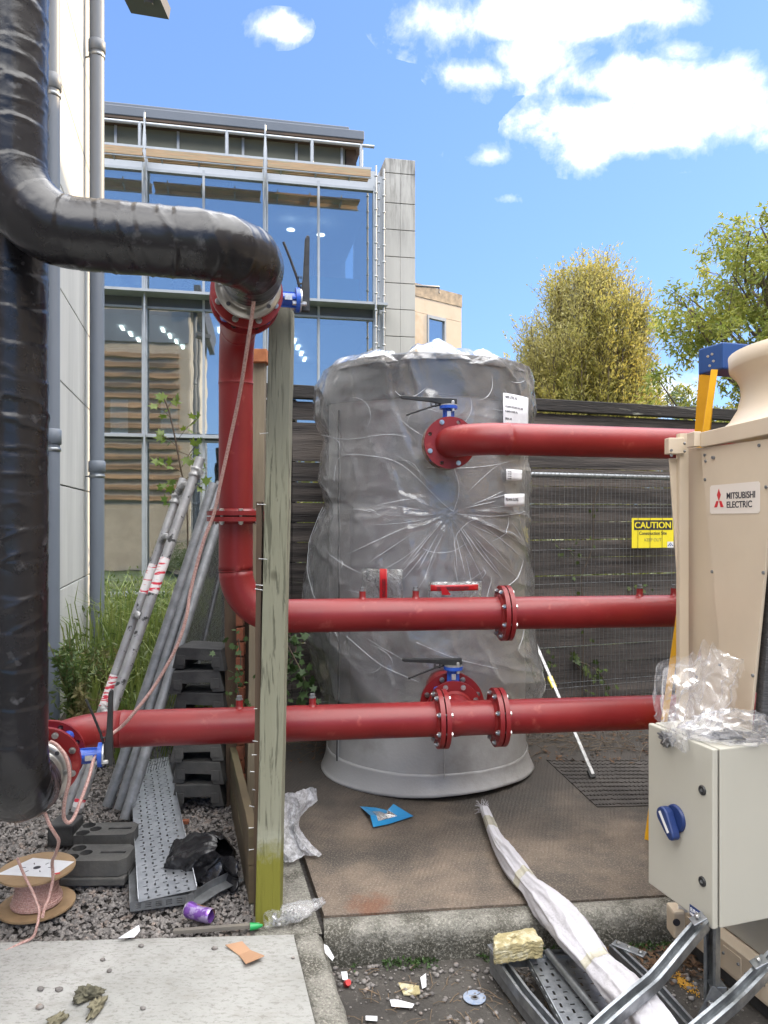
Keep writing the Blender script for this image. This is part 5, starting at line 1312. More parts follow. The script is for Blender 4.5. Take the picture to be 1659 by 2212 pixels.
# ---------------- cable drum ----------------
dc = G(80, 1955, 0); dc.z = 0
dr = thing('cable_drum', 'brown fibreboard drum of pink cable standing on the gravel at the far left', 'cable drum', dc)
M_mdf = mat('fibreboard', (.33, .22, .12), (.27, .18, .1), 14, .7, 0, .2, 60)
for z0, z1_ in ((.0, .008), (.150, .158)): mb = MB(); mb.lathe([(.013 if z0 > .1 else .001, z0), (.152, z0), (.152, z1_), (.013 if z0 > .1 else .001, z1_)], at(dc), 56, False, False, False); mb.build('rim', M_mdf, dr)
mb = MB()
def coil(L, th, p): return .004
for lay in range(3):
    pts = []
    for i in range(18*20):
        a = i/20*2*math.pi; z = .014+(i/360)*.128; r_ = .078+.004*math.sin(z*60)+.014*max(0, 1-z/.06)*(1 if lay else .6)+lay*.004+.002*math.sin(a*.7+lay)
        pts.append(dc+Vector((math.cos(a+lay)*r_, math.sin(a+lay)*r_, z)))
    mb.tube(pts, .0042, 6)
mb.build('cable', M_cable, dr)
mb = MB(); mb.prism([(-.14, -.06), (.10, -.085), (.135, .055), (-.06, .09)], at(dc+Vector((0, 0, .1585))), .0006); lbp = mb.build('label', M_paper, dr)
mb = MB(); mb.lathe([(.015, .1593), (.013, .1596)], at(dc), 20); 
mb.build('spindle_hole', M_ink, dr)
mb = MB()
for i in range(6): a = i*1.05; mb.box(dc+Vector((math.cos(a)*.055, math.sin(a)*.04, .1596)), (.016, .004, .0005), Matrix.Rotation(a, 4, 'Z'))
mb.build('print', M_ink, lbp)
mb = MB(); mb.box(dc+Vector((.105, -.055, .1597)), (.03, .012, .0005), Matrix.Rotation(.5, 4, 'Z')); mb.build('sticker', M_inkred, lbp)

# ---------------- litter ----------------
def litter(name, pts, z, m, label, cat, th=.0015, crump=.0):
    mb = MB(); q = [G(x, y, z) for x, y in pts]; n = len(q)
    c = sum(q, Vector())/n; top_ = [a+Vector((0, 0, crump*vn(a*60))) for a in q]
    mb.add(top_+[a-Vector((0, 0, th)) for a in top_], [tuple(range(n)), tuple(reversed(range(n, 2*n)))]+[(i, n+i, n+(i+1) % n, (i+1) % n) for i in range(n)])
    o = mb.build(name, m, clean=True); tag(o, label, cat); return o
M_card = mat('cardboard', (.42, .25, .15), (.38, .22, .13), 8, .8, 0, .1, 60)
cg = thing('cardboard_piece', 'folded piece of brown cardboard on the pale concrete near the post', 'cardboard', G(528, 2060, 0))
a, b, c_, d, e, f_ = G(487, 2041, .012), G(523, 2033, .010), G(541, 2052, .004), G(571, 2064, .022), G(531, 2081, .02), G(516, 2063, .003)
mb = MB(); mb.add([a, b, c_, f_], [(3, 2, 1, 0)]); mb.add([f_, c_, d, e], [(3, 2, 1, 0)]); mb.build('sheet', M_card, cg, solid=.003)
# drink can
can = thing('drink_can', 'crumpled purple drink can lying on the gravel at the concrete edge', 'can', G(434, 2010, 0))
ca, cb2 = P(404, 1978, 3.05), P(466, 1990, 3.0); ca.z = .032; cb2.z = .026
cM = at(ca, cb2-ca); L = .118
def canmat():
    m = mat('can_print', (.22, .09, .42), (.45, .36, .62), 22, .3, .5, ctr=(.5, .56), c3=(.55, .22, .02), s3=9, t3=(.60, .64)); return m
M_can = canmat()
mb = MB()
def cf(u, v):
    th = u*2*math.pi; r_ = .032*(1-.2*max(0, math.sin(v*3.0-.3))*max(0, math.cos(th-1.2))**2); r_ += .0015*fbm((math.cos(th)*2, math.sin(th)*2, v*4), 2)
    if v < .08: r_ *= .82+v*2.2
    if v > .92: r_ *= .85+(1-v)*1.8
    return cM @ Vector((math.cos(th)*r_, math.sin(th)*r_, v*L))
mb.grid(cf, 40, 26, True, True); mb.build('body', M_can, can)
mb = MB(); mb.lathe([(.026, -.002), (.0268, 0), (.025, .002), (.022, .003), (.001, .003)], cM, 32); mb.build('lid', M_alu, can)
mb = MB(); mb.prism(circ(.008, 0, .009, 12), cM @ Matrix.Translation((0, 0, .0015)), .001); mb.build('opening', M_ink, can)
M_grn = mat('green_plastic', (.02, .32, .09), (.02, .26, .07), 9, .35)
mb = MB(); mb.lathe([(.016, 0), (.012, .03), (.004, .05)], at(G(540, 2002, .012), (1, .2, .0)), 14, capb=False); o = mb.build('plastic_cone', M_grn); tag(o, 'small green plastic cone at the left foot of the mossy post', 'plastic cone')
M_cfilm = film('bag_film', milk=.22, milkc=(.86, .87, .9), rough=.18, bump=.5, bscale=30, gl=.25)
bg_ = thing('bolt_bag', 'clear plastic bag of bolts lying at the right foot of the mossy post', 'bag', G(622, 2010))
M_ = Matrix.Rotation(R(-28), 4, 'Z')
mb = MB()
def bgf(u, v):
    th = u*2*math.pi; x = (v-.45)*.26; w_ = .052*(.5+.6*math.sin(math.pi*min(1, v*1.05)))*(1.1 if v < .7 else .8); h = .022*(1-v)**.5+.006
    p = Vector((x, math.cos(th)*w_, math.sin(th)*h+.026)); p += Vector((0, 0, .012*fbm((p.x*30, p.y*30, th), 1, 3)+.03*max(0, v-.6)))
    return G(632, 1985, 0)+(Matrix.Rotation(R(32), 3, 'Z') @ p)
mb.grid(bgf, 50, 50, True, True); mb.build('film', M_cfilm, bg_)
for i in range(15):
    b = bpy.data.objects.new('bolt', bolt_mesh(.03, .008)); scene.collection.objects.link(b); b.parent = bg_; rr = random.uniform
    p = G(618, 1992, 0)+Vector((rr(-.05, .05), rr(-.03, .03), rr(.012, .03))); b.location = p-org(bg_); b.rotation_euler = (rr(0, 3), rr(0, 3), rr(0, 3))
# bubble wrap
M_bub = film('bubble_wrap', milk=.85, milkc=(.95, .95, .99), rough=.16, bump=.6, bscale=150, gl=.4)
bw = thing('bubble_wrap', 'crumpled sheet of bubble wrap standing against the right of the timber post', 'bubble wrap', G(640, 1855))
mb = MB(); TL_, TR_, BR_, BL_ = P(604, 1716, 3.62), P(684, 1700, 3.75), P(696, 1838, 3.58), P(604, 1850, 3.5)
BR_.z = .02; BL_.z = .015
def bwf(u, v):
    p = (BL_.lerp(BR_, u)).lerp(TL_.lerp(TR_, u), v)
    p += Vector((-.105*math.sin(min(1, v*1.25)*math.pi)*u**1.5, -.05*(ridge(u*1.7+v*.8+.4*fbm((u*2, v*2, 3), 1))-.5)+.03*fbm((u*4, v*5, 1), 1, 3), .02*fbm((u*5, v*5, 8), 1)*(v > .02)))
    s_ = .0018*math.sin(u*190)*math.sin(v*260); return p+Vector((0, -s_, 0))
mb.grid(bwf, 120, 150); mb.build('sheet', M_bub, bw)
# blue packet
M_pk = mat('blue_print', (.02, .25, .52), (.015, .20, .46), 12, .3, coat=.2)
pk = thing('blue_packet', 'torn bright blue packet with a clear window on the slab before the tank', 'packet', G(835, 1765))
pts = [G(777, 1742, .01), G(812, 1745, .03), G(842, 1752, .03), G(850, 1737, .06), G(893, 1763, .01), G(840, 1780, .01), G(806, 1787, .012), G(800, 1762, .04)]
mb = MB(); cen = G(826, 1762, .03); n = len(pts)
inner = [cen.lerp(p, .48) for p in pts]
for i in range(n): mb.add([pts[i], pts[(i+1) % n], inner[(i+1) % n], inner[i]], [(0, 1, 2, 3)])
mb.build('wrapper', M_pk, pk, solid=.001)
mb = MB(); mb.add([p+Vector((0, 0, .004*(i % 2))) for i, p in enumerate(inner)], [tuple(range(n))]); mb.build('window', M_pouch, pk)
# fabric roll
M_cloth = mat('white_cloth', (.50, .49, .525), (.43, .42, .45), 3, .85, 0, .5, 60, c3=(.36, .345, .34), s3=5, t3=(.6, .8))
rl = thing('cloth_roll', 'long bundle wrapped in white cloth lying from the slab down over the kerb', 'fabric roll', G(1200, 1985))
kp_ = [(1046, 1748, .035, .026), (1066, 1800, .04, .034), (1088, 1838, .05, .05), (1120, 1882, .055, .056), (1148, 1915, .055, .047), (1185, 1955, .062, .068), (1225, 2000, .07, .074), (1262, 2045, .075, .072), (1296, 2088, .07, .055), (1330, 2128, .075, .068), (1372, 2175, .08, .075), (1415, 2230, .075, .07), (1450, 2290, .07, .06)]
rp_ = smooth_path([G(x, y, z) for x, y, z, r_ in kp_], 16); rr_ = smooth_path([(r_, 0, 0) for x, y, z, r_ in kp_], 16)
cum = [0]
for a, b in zip(rp_, rp_[1:]): cum.append(cum[-1]+(b-a).length)
def rollr(L, th, p):
    import bisect
    i = min(max(bisect.bisect_left(cum, L), 0), len(cum)-1); r_ = rr_[i].x
    k = 1+.26*(ridge(th/6.283*3+L*.55+.35*fbm((L*3, math.cos(th), math.sin(th)), 1))**2-.35)+.14*(ridge(th/6.283*7-L*.8+.5*fbm((L*4, math.cos(th)*2, math.sin(th)*2), 1))**3-.3)+.06*fbm(p*18, 1, 3)
    return r_*k*.88
mb = MB(); mb.tube(rp_, rollr, 90, up=(0, 0, 1)); 
for i in range(len(mb.v)): mb.v[i].z = max(mb.v[i].z, .004) if mb.v[i].y > 2.97 else mb.v[i].z
mb.build('cloth', M_cloth, rl)
mb = MB(); rnd = random.Random(2)
for i in range(46):
    a = rp_[0]+Vector((rnd.uniform(-.025, .025), .0, rnd.uniform(-.02, .02))); d = Vector((rnd.uniform(-.035, .02), rnd.uniform(0, .05), rnd.uniform(-.01, .035))); mb.tube([a, a+d*.6, a+d+Vector((0, 0, -.006))], .0012, 4)
mb.build('frayed_end', M_cloth, rl)
M_clear = mat('packing_tape', (.46, .44, .37), (.40, .38, .30), 20, .25, 0, .3, 50, coat=.3)
for f in (.30, .665, .06):
    i = int(f*(len(rp_)-1)); mb = MB(); seg = rp_[i-3:i+4]; L0 = cum[i-3]
    mb.tube(seg, lambda L, th, p: rollr(L+L0, th, p)+.0015, 90, False, up=(0, 0, 1)); mb.build('tape', M_clear, rl)

# ---------------- strut frame, tray and scraps beside the kerb ----------------
cprof = [(-.0205, -.0205), (.0205, -.0205), (.0205, .0205), (.011, .0205), (.011, .013), (.0135, .013), (.018, .018), (.018, -.018), (-.018, -.018), (-.018, .018), (-.0135, .013), (-.011, .013), (-.011, .0205), (-.0205, .0205)]
zf_ = -.06
sf = thing('strut_frame', 'bolted galvanised channel frame lying on the ground below the kerb', 'metal frame', G(1080, 2060, -.15))
def chan(name, pts, par, up=(0, 0, 1), m=None): mb = MB(); sweep(mb, cprof, pts, up); return mb.build(name, m or M_galv, par)
A1_ = G(1068, 2062, zf_); A2_ = G(1225, 2262, zf_)
chan('rail', [A1_, A1_.lerp(A2_, .5)+Vector((-.01, 0, 0)), A2_], sf)
d_ = (A2_-A1_); chan('cross_rail', [A1_+Vector((.03, -.03, 0)), G(1170, 2083, zf_)+Vector((.2, .05, 0))], sf)
B1_ = G(1325, 2050, zf_); B2_ = G(1560, 2300, zf_); chan('rail', [B1_, G(1420, 2140, zf_), B2_], sf)
A3 = A1_+Vector((0, 0, -.045)); chan('rail', [A3, A3+(A2_-A1_)*1.0], sf, m=M_galvd)
def lplate(c, ang, n3=3, L=.13):
    M = Matrix.Translation(c) @ Matrix.Rotation(ang, 4, 'Z'); mb = MB(); mb.prism(rect(L/2-.02, 0, L/2, .021), M, .006); o = mb.build('fixing_plate', M_galv, sf, bevel=.002)
    for i in range(n3):
        b = bpy.data.objects.new('bolt', bolt_mesh(.008, .0085)); scene.collection.objects.link(b); b.parent = o; p = M @ Vector((-.0+i*(L-.04)/(n3-1), 0, .004)); b.location = p-org(sf); b.rotation_euler = (0, 0, i)
an = math.atan2(d_.y, d_.x); lplate(A1_+Vector((0, .01, .0215)), an); lplate(A1_+Vector((.03, -.035, .0225)), .15, 2, .09); lplate(B1_+Vector((.015, -.01, .0215)), math.atan2(-.18, .2))
tray('perforated galvanised tray lying under the white cloth roll below the kerb', G(1300, 2235, -.05), G(1195, 2062, -.05), .24, .034, M_galv, .03)
ct = thing('conduit', 'short length of grey conduit lying in the tray beside the white roll', 'tube', G(1185, 2052, -.03)); mb = MB(); mb.tube(dense([G(1183, 2056, -.025), G(1300, 2200, -.025)], .05), .0135, 16); mb.build('tube', M_galv, ct)
M_wool = mat('mineral_wool', (.42, .36, .20), (.30, .255, .13), 16, .95, 0, 1, 50, c3=(.5, .46, .32), s3=30, t3=(.5, .6))
M_woold = mat('drab_wool', (.22, .20, .13), (.15, .135, .09), 16, .95, 0, 1, 50)
wl_ = MB(); wc = G(1112, 2062, -.02)
def wool(u, v):
    a = [(-.095, -.04), (.095, -.045), (.09, .045), (-.07, .04)]; t_ = u*4; i = int(t_) % 4; f = t_-int(t_); x = a[i][0]*(1-f)+a[(i+1) % 4][0]*f; y = a[i][1]*(1-f)+a[(i+1) % 4][1]*f
    k = 1
    if v < .12: k = v/.12; z = 0
    elif v > .72: k = (1-v)/.28; z = 1
    else: z = (v-.12)/.6
    p = Vector((x*k, y*k, z*.065-.0+.014*x*5)); p += Vector((.006*vn((x*60, y*60, z*8)), .006*vn((x*50, z*14, 2)), .010*fbm((x*60*k, y*60*k, 4), 1, 3)+.004*vn((x*20, y*20, z*6)))); return wc+(Matrix.Rotation(.18, 3, 'Z') @ p)
wl_.grid(wool, 90, 40, True, True); o = wl_.build('wool_slab', M_wool); tag(o, 'torn yellow slab of mineral wool on the corner of the channel frame', 'insulation')
mb = crumple(G(190, 2148, .012), (.045, .035, .025), 8, 40, 24, .8, .4, .002, Matrix.Rotation(.5, 4, 'Z')); o = mb.build('wool_lump', mat('grey_wool', (.15, .14, .095), (.09, .085, .06), 30, .95, 0, 1, 60)); tag(o, 'larger curled grey brown lump of insulation on the pale concrete', 'insulation')
mb = crumple(G(208, 2176, .012), (.022, .042, .022), 5, 30, 20, .8, .4, .002); o = mb.build('wool_lump', M_woold); tag(o, 'upright tail of torn insulation touching the larger lump on the pale concrete', 'insulation')
mb = crumple(G(120, 2205, .010), (.022, .035, .012), 6, 30, 20, .8, .4, .002, Matrix.Rotation(-.4, 4, 'Z')); o = mb.build('wool_lump', M_woold); tag(o, 'small flat scrap of insulation at the bottom left of the pale concrete', 'insulation')
stones = [(236, 2097, .011, 'small grey stone above the insulation lump on the pale concrete'), (128, 2137, .014, 'angular grey stone left of the insulation lump'), (88, 2136, .013, 'flat dark chip at the left of the pale concrete'), (86, 2175, .014, 'flat stone chip at the lower left of the pale concrete'), (309, 2178, .010, 'small stone right of the insulation lump'),
          (222, 2073, .010, 'small stone in the middle of the pale concrete'), (305, 2043, .012, 'dark stone near the far edge of the pale concrete'), (464, 2048, .012, 'dark flat stone left of the cardboard'), (633, 2069, .008, 'small stone near the right edge of the pale concrete')]
for x, y, s, lb_ in stones:
    mb = MB(); mb.blob(G(x, y, s*.4), (s, s*.7, s*.6), x, .35, 2, 8, 6); o = mb.build('stone', M_stone); tag(o, lb_, 'stone', 'stones on the pale concrete')
dk = thing('cutting_disc', 'worn blue cutting disc lying on the ground below the kerb', 'disc', G(1025, 2155, -.14)); mb = MB(); mb.lathe([(.008, 0), (.042, 0), (.042, .002), (.008, .002)], at(G(1025, 2155, -.142)), 40, False, False, False); mb.build('disc', mat('disc_face', (.18, .24, .36), (.3, .33, .38), 60, .6), dk)
mb = MB(); mb.lathe([(.008, 0), (.014, 0), (.014, .0012), (.008, .0012)], at(G(1025, 2155, -.1395)), 24, False, False, False); mb.build('hub', M_galv, dk)
mb = MB(); mb.lathe([(.011, .02), (.014, .0), (.010, -.004)], at(G(749, 2125, -.138), (.3, -.6, .6)), 20, capt=False); o = mb.build('bottle_cap', mat('red_plastic', (.55, .01, .015), (.5, .01, .01), 6, .35)); tag(o, 'small red plastic cap on the ground beside the path kerb', 'plastic cap')
pap = [([(737, 2099), (750, 2098), (752, 2116), (740, 2118)], 'white paper scrap at the foot of the kerb corner'), ([(908, 2112), (920, 2102), (921, 2130), (912, 2136)], 'pointed white paper scrap standing left of the blue disc'), ([(842, 2162), (860, 2158), (895, 2170), (890, 2176), (846, 2172)], 'crumpled white paper strip on the ground below the kerb'), ([(790, 2193), (815, 2193), (815, 2204), (790, 2204)], 'white rectangular slip of paper near the bottom edge'),
       ([(700, 2040), (708, 2045), (722, 2070), (718, 2074), (702, 2056)], 'torn white paper wedged in the kerb corner'), ([(255, 2025), (300, 2000), (303, 2010), (290, 2022)], 'white paper sliver sticking up at the far edge of the pale concrete')]
for i, (q, lb_) in enumerate(pap): litter('paper_scrap', q, -.135 if i < 4 else (.004 if i == 4 else .02), M_paper, lb_, 'paper', .001, .01)
litter('wool_scrap', [(860, 2122), (905, 2130), (908, 2145), (895, 2148), (872, 2146)], -.138, M_wool, 'yellowish flat wool scrap left of the blue disc', 'insulation', .004, .006)
rnd = random.Random(8); mb = MB()
for i in range(120):
    x = rnd.uniform(740, 1400); y = rnd.uniform(2085, 2210); p = G(x, y, -.142); a = rnd.uniform(0, 3.14); L = rnd.uniform(.02, .09); d = Vector((math.cos(a), math.sin(a), 0))*L
    mb.tube([p-d/2, p+Vector((0, 0, .006)), p+d/2], rnd.uniform(.0008, .0022), 5)
o = mb.build('twigs', mat('dry_twig', (.2, .14, .09), (.1, .075, .05), 30, .9)); tag(o, 'dry twigs scattered over the ground below the kerb', 'twigs', kind='stuff')
# yellow powder patch and cable matting slab pattern near the fence
mb = MB(); rnd = random.Random(4)
for i in range(420):
    x = rnd.gauss(1478, 13); y = 2123+(x-1478)*.75+rnd.gauss(0, 6); s = rnd.uniform(.0012, .003); mb.blob(G(x, y, -.144), (s, s, s), i, .2, 2, 5, 3)
o = mb.build('sawdust', mat('orange_dust', (.55, .30, .04), (.45, .24, .03), 20, .9)); tag(o, 'orange sawdust spilled behind the cabinet stand', 'sawdust', kind='stuff')
mt = thing('rubber_mat', 'dark ribbed access cover lying on the slab before the mesh panel', 'mat', G(1320, 1700, 0))
q = [G(1180, 1640, .006), G(1290, 1742, .006), G(1470, 1738, .006), G(1440, 1640, .006)]
mb = MB(); mb.add(q+[a-Vector((0, 0, .006)) for a in q], [(0, 1, 2, 3), (4, 5, 1, 0), (5, 6, 2, 1), (6, 7, 3, 2), (7, 4, 0, 3)])
M_mat = mat('mat_iron', (.060, .053, .048), (.034, .030, .028), 4, .85, .1, .3, 50)
for i in range(24):
    for j in range(12):
        u = (i+.5+.5*(j % 2))/24.6; v = (j+.5)/12; p = (q[0].lerp(q[3], u)).lerp(q[1].lerp(q[2], u), v); mb.box(p+Vector((0, 0, .002)), (.040, .010, .006), Matrix.Rotation(.75 if (i//6+j//6) % 2 else -.7, 4, 'Z'))
mb.build('cover', M_mat, mt)
# ---------------- beige heat pump ----------------
UP0 = Vector((1.5, 0, 0)); UPN = Vector((1, .058, 0)).normalized()
def up_(px, py, off=0): return PL(px, py, UP0-UPN*off, UPN)
hp = thing('heat_pump', 'large cream heat pump unit with a round fan cowl at the right edge', 'heat pump', (1.7, 2.9, -.15))
def slabq(name, q, th, m, par, nrm, bevel=.003):
    mb = MB(); n = len(q); k = nrm.normalized()*th; mb.add(list(q)+[a+k for a in q], [tuple(range(n)), tuple(reversed(range(n, 2*n)))]+[(i, n+i, n+(i+1) % n, (i+1) % n) for i in range(n)])
    return mb.build(name, m, par, bevel=bevel, clean=True)
def ext(a, b, t): return a+(b-a)*t
TL1 = up_(1513, 967); TR1 = up_(1659, 935); TRx = ext(TL1, TR1, 1.7); BLp = up_(1572, 1640); BRp = up_(1612, 1640); Rm = up_(1658, 1172)
slabq('end_panel', [TL1, up_(1519, 1039), up_(1554, 1405), BLp, BRp, Rm, ext(BRp, Rm, 1.45)], .012, M_cream, hp, UPN)
slabq('recess_panel', [up_(1484, 967, -.05), up_(1530, 967, -.05), up_(1575, 1640, -.05), up_(1484, 1640, -.05)], .01, M_cream, hp, UPN)
a, b = up_(1478, 936), up_(1478, 1700)
mb = MB(); sweep(mb, [(-.02, -.02), (.02, -.02), (.02, -.008), (.012, -.006), (.02, 0), (.02, .02), (-.02, .02)], [Vector((b.x, b.y+.02, -.1)), Vector((b.x, b.y+.02, a.z))], (0, 1, 0)); mb.build('corner_post', M_cream, hp, bevel=.002)
yq = a.y+.03
def yp(px, py): return P(px, py, yq)
slabq('side_panel', [yp(1446, 990), yp(1474, 990), yp(1474, 1640), yp(1482, 1640), yp(1472, 1320)] if False else [yp(1446, 990), yp(1474, 990), yp(1478, 1640), yp(1474, 1640), yp(1469, 1330)], .012, M_cream, hp, Vector((0, 1, 0)))
# top frame band along the end panel
h0 = up_(1513, 934, .012); h1 = up_(1659, 899.5, .012); h1 = ext(h0, h1, 1.7); dz_ = Vector((0, 0, -.062))
slabq('top_band', [h0, h1, h1+dz_, h0+dz_], .03, M_cream, hp, UPN)
mb = MB(); mb.beam(yp(1436, 965)+Vector((.0, -.02, -.0)), yp(1470, 965)+Vector((0, -.02, 0)), .05, .07); mb.build('top_bracket', M_cream, hp, bevel=.003)
mb = MB(); c_ = up_(1499, 950, .02); mb.box(c_, (.03, .075, .062)); mb.build('top_bracket', M_cream, hp, bevel=.003)
q = [Vector((1.33, 3.24, 1.97)), Vector((2.6, 3.24, 1.97)), Vector((2.6, 1.9, 1.97)), Vector((1.40, 1.9, 1.97))]
slabq('roof_panel', q, .03, M_cream, hp, Vector((0, 0, 1)))
mb = MB(); cw = Vector((1.97, 2.98, 2.0)); mb.lathe([(.60, 0), (.57, .012), (.53, .045), (.497, .10), (.482, .16), (.487, .21), (.505, .245), (.525, .262), (.528, .27), (.532, .325), (.515, .33), (.49, .25), (.47, .16), (.5, .02)], Matrix.Translation(cw), 96, capb=False, capt=False); mb.build('fan_cowl', M_cream, hp)
for px, py, o_ in ((1523, 983, 0), (1525, 996, 0), (1524, 1036, 0), (1543, 989, 0), (1540, 988, 0), (1539, 1235, 0), (1650, 1237, 0), (1656, 1052, 0), (1556, 1436, 0), (1627, 1459, 0), (1506, 1462, -.05), (1641, 962, 0), (1480, 958, .012), (1480, 975, .012), (1450, 973, 0), (1450, 984, 0), (1654, 792, 0)):
    mb = MB()
    if px < 1460: mb.lathe([(.0065, 0), (.006, -.004)], at(P(px, py, yq-.055), (0, 1, 0)), 8)
    elif py < 900: continue
    else: mb.lathe([(.0065, 0), (.006, .0055)], at(up_(px, py, o_), -UPN), 8)
    mb.build('screw', M_galvd, hp)
EX = Vector((UPN.y, -UPN.x, 0)); 
if EX.y > 0: EX = -EX
def upM(px, py, off=.0): 
    p = up_(px, py, off); return Matrix(((EX.x, 0, -UPN.x, p.x), (EX.y, 0, -UPN.y, p.y), (0, 1, 0, p.z), (0, 0, 0, 1)))
# badge
bl = upM(1534, 1110, .0006); pA = up_(1534, 1110); pB = up_(1642, 1105); bw_ = (pB-pA).length; bh = up_(1534, 1049).z-pA.z
mb = MB(); mb.prism([(.01, 0), (bw_-.01, 0), (bw_, .008), (bw_, bh-.008), (bw_-.01, bh), (.01, bh), (0, bh-.008), (0, .008)], bl, .0008); bdg = mb.build('badge', mat('badge_white', (.72, .66, .6), (.7, .64, .58), 4, .4), hp)
mb = MB(); u = bh*.215; cx_ = bw_*.20; cy_ = bh*.44
bl2 = bl @ Matrix.Translation((0, 0, .0012)); sq = bw_/bh/ (320/205)
dk_ = 1.30
mb.prism([(cx_, cy_), (cx_+u*.46*dk_*1.0, cy_+u*.98), (cx_, cy_+u*1.96), (cx_-u*.46*dk_, cy_+u*.98)], bl2, .0006)
mb.prism([(cx_-u*.10, cy_-.0), (cx_-u*.62*dk_, cy_-.0), (cx_-u*1.15*dk_, cy_-u*1.0), (cx_-u*.42*dk_, cy_-u*1.0)], bl2, .0006)
mb.prism([(cx_+u*.10, cy_-.0), (cx_+u*.42*dk_, cy_-u*1.0), (cx_+u*1.15*dk_, cy_-u*1.0), (cx_+u*.62*dk_, cy_-.0)], bl2, .0006)
mb.build('emblem', M_inkred, bdg)
text('MITSUBISHI', bh*.30, bl2 @ Matrix.Translation((bw_*.36, bh*.50, 0)), M_ink, bdg, .014, (bw_*.59)/(bh*.30*5.3))
text('ELECTRIC', bh*.30, bl2 @ Matrix.Translation((bw_*.36, bh*.20, 0)), M_ink, bdg, .014, (bw_*.50)/(bh*.30*4.35))
# coil fins seen past the panel
q = [Vector((Rm.x+.03, Rm.y-.0, 1.6)), Vector((Rm.x+.7, Rm.y+.1, 1.6)), Vector((Rm.x+.7, Rm.y+.1, .3)), Vector((BRp.x+.02, BRp.y+.02, .3))]
M_coil = mat('coil_fins', (.14, .14, .145), (.07, .07, .075), 60, .6, .5, .8, 90, stretch=(.3, .3, 3)); slabq('coil', q, .05, M_coil, hp, Vector((0, 1, 0)))
# lower plinth and boxes
b0 = Vector((1.235, 3.05, 0)); b1 = Vector((1.44, 2.3, 0)); nn = Vector((-(b1-b0).y, (b1-b0).x, 0)).normalized(); nn = nn if nn.x > 0 else -nn
def vq(z0, z1_, off=0, f0=0, f1=1):
    a = b0.lerp(b1, f0)-nn*off; b = b0.lerp(b1, f1)-nn*off; return [Vector((a.x, a.y, z0)), Vector((b.x, b.y, z0)), Vector((b.x, b.y, z1_)), Vector((a.x, a.y, z1_))]
slabq('plinth', vq(-.145, -.085, -.02), .5, M_rub, hp, nn); slabq('base_frame', vq(-.084, .03), .5, M_cream, hp, nn)
slabq('lower_panel', vq(.035, .5, -.06), .4, mat('grey_panel', (.42, .42, .38), (.38, .38, .35), 3, .5), hp, nn)
for f0, f1 in ((.03, .2), (.3, .42), (.55, .74), (.8, .97)): slabq('access_plate', vq(-.07, .015, .005, f0, f1), .004, M_cream, hp, nn, .001)
for f in (.04, .18, .31, .41, .57, .72, .5, .46, .82): a = b0.lerp(b1, f)-nn*.008; mb = MB(); mb.lathe([(.006, 0), (.005, .005)], at((a.x, a.y, -.03+.03*(f*31 % 1)), -nn), 8); mb.build('screw', M_galvd, hp)
mb = MB(); mb.box(P(1460, 1988, 2.95), (.05, .08, .11)); o = mb.build('terminal_box', M_cream, hp, bevel=.01)
mb = MB(); mb.lathe([(.014, 0), (.014, .004)], at(P(1461, 1992, 2.90), (0, -1, 0)), 18); mb.build('knockout', M_ink, o)
slabq('bracket_panel', [P(1466, 1940, 2.93), P(1510, 1940, 2.93), P(1510, 1972, 2.93), P(1495, 1972, 2.93), P(1466, 1972, 2.93)], .01, M_white, hp, Vector((0, 1, 0)))
ps = slabq('print_sheet', [p-nn*.002 for p in vq(.06, .33, -.06, .86, 1.0)], .001, M_paper, hp, nn, 0)
mb = MB()
for k_ in range(9):
    w0 = vq(.08+k_*.026, .085+k_*.026, -.056, .87, .98-.03*(k_ % 3)); mb.add(w0, [(0, 1, 2, 3)])
mb.build('print', M_ink, ps)

# ---------------- electrical cabinet ----------------
cn_ = Vector((1.092, 2.46, 0)); ce = Vector((.30, -.954, 0)).normalized(); cs = Vector((.954, .30, 0)).normalized(); CW = .335; Z0, Z1 = .273, .872
cab = thing('electrical_cabinet', 'pale grey steel electrical cabinet with a blue rotary handle on a strut stand', 'cabinet', cn_-ce*CW*.5+Vector((0, 0, Z0)))
far = cn_-ce*CW
def prismz(mb, pts, z0, z1_): mb.prism([(p.x, p.y) for p in pts], Matrix.Translation((0, 0, z0)), z1_-z0)
mb = MB(); prismz(mb, [far, cn_, cn_+cs*.022, far+cs*.022], Z0, Z1); mb.build('door', M_cab, cab, bevel=.004)
i_ = .008
mb = MB(); prismz(mb, [far+cs*.022+ce*i_, cn_+cs*.022-ce*i_, cn_+cs*.030-ce*i_, far+cs*.030+ce*i_], Z0+i_, Z1-i_); mb.build('gasket', M_rub, cab)
mb = MB(); prismz(mb, [far+cs*.030, cn_+cs*.030, cn_+cs*.30, far+cs*.30], Z0, Z1); mb.build('housing', M_cab, cab, bevel=.004)
dn_ = -cs
def dM(px, py, off=0):
    p = PL(px, py, cn_+dn_*off, cs); return Matrix(((ce.x, 0, dn_.x, p.x), (ce.y, 0, dn_.y, p.y), (0, 1, 0, p.z), (0, 0, 0, 1)))
for px, py in ((1518, 1707), (1518, 1904)):
    M = dM(px, py); mb = MB(); mb.lathe([(.0165, 0), (.0165, .004), (.013, .007), (.011, .007), (.010, .003), (.001, .003)], M, 24); o = mb.build('lock', M_blk, cab)
    mb = MB(); mb.prism([(-.006, -.0035), (.006, -.0035), (.002, .006), (-.002, .006)], M @ Matrix.Translation((0, 0, .0032)), .004); mb.build('key_insert', M_galv, o)
M = dM(1458, 1773); mb = MB(); mb.lathe([(.048, 0), (.048, .006), (.043, .010)], M @ Matrix.Translation((.008, .012, 0)), 40); hb = mb.build('handle', M_navy, cab)
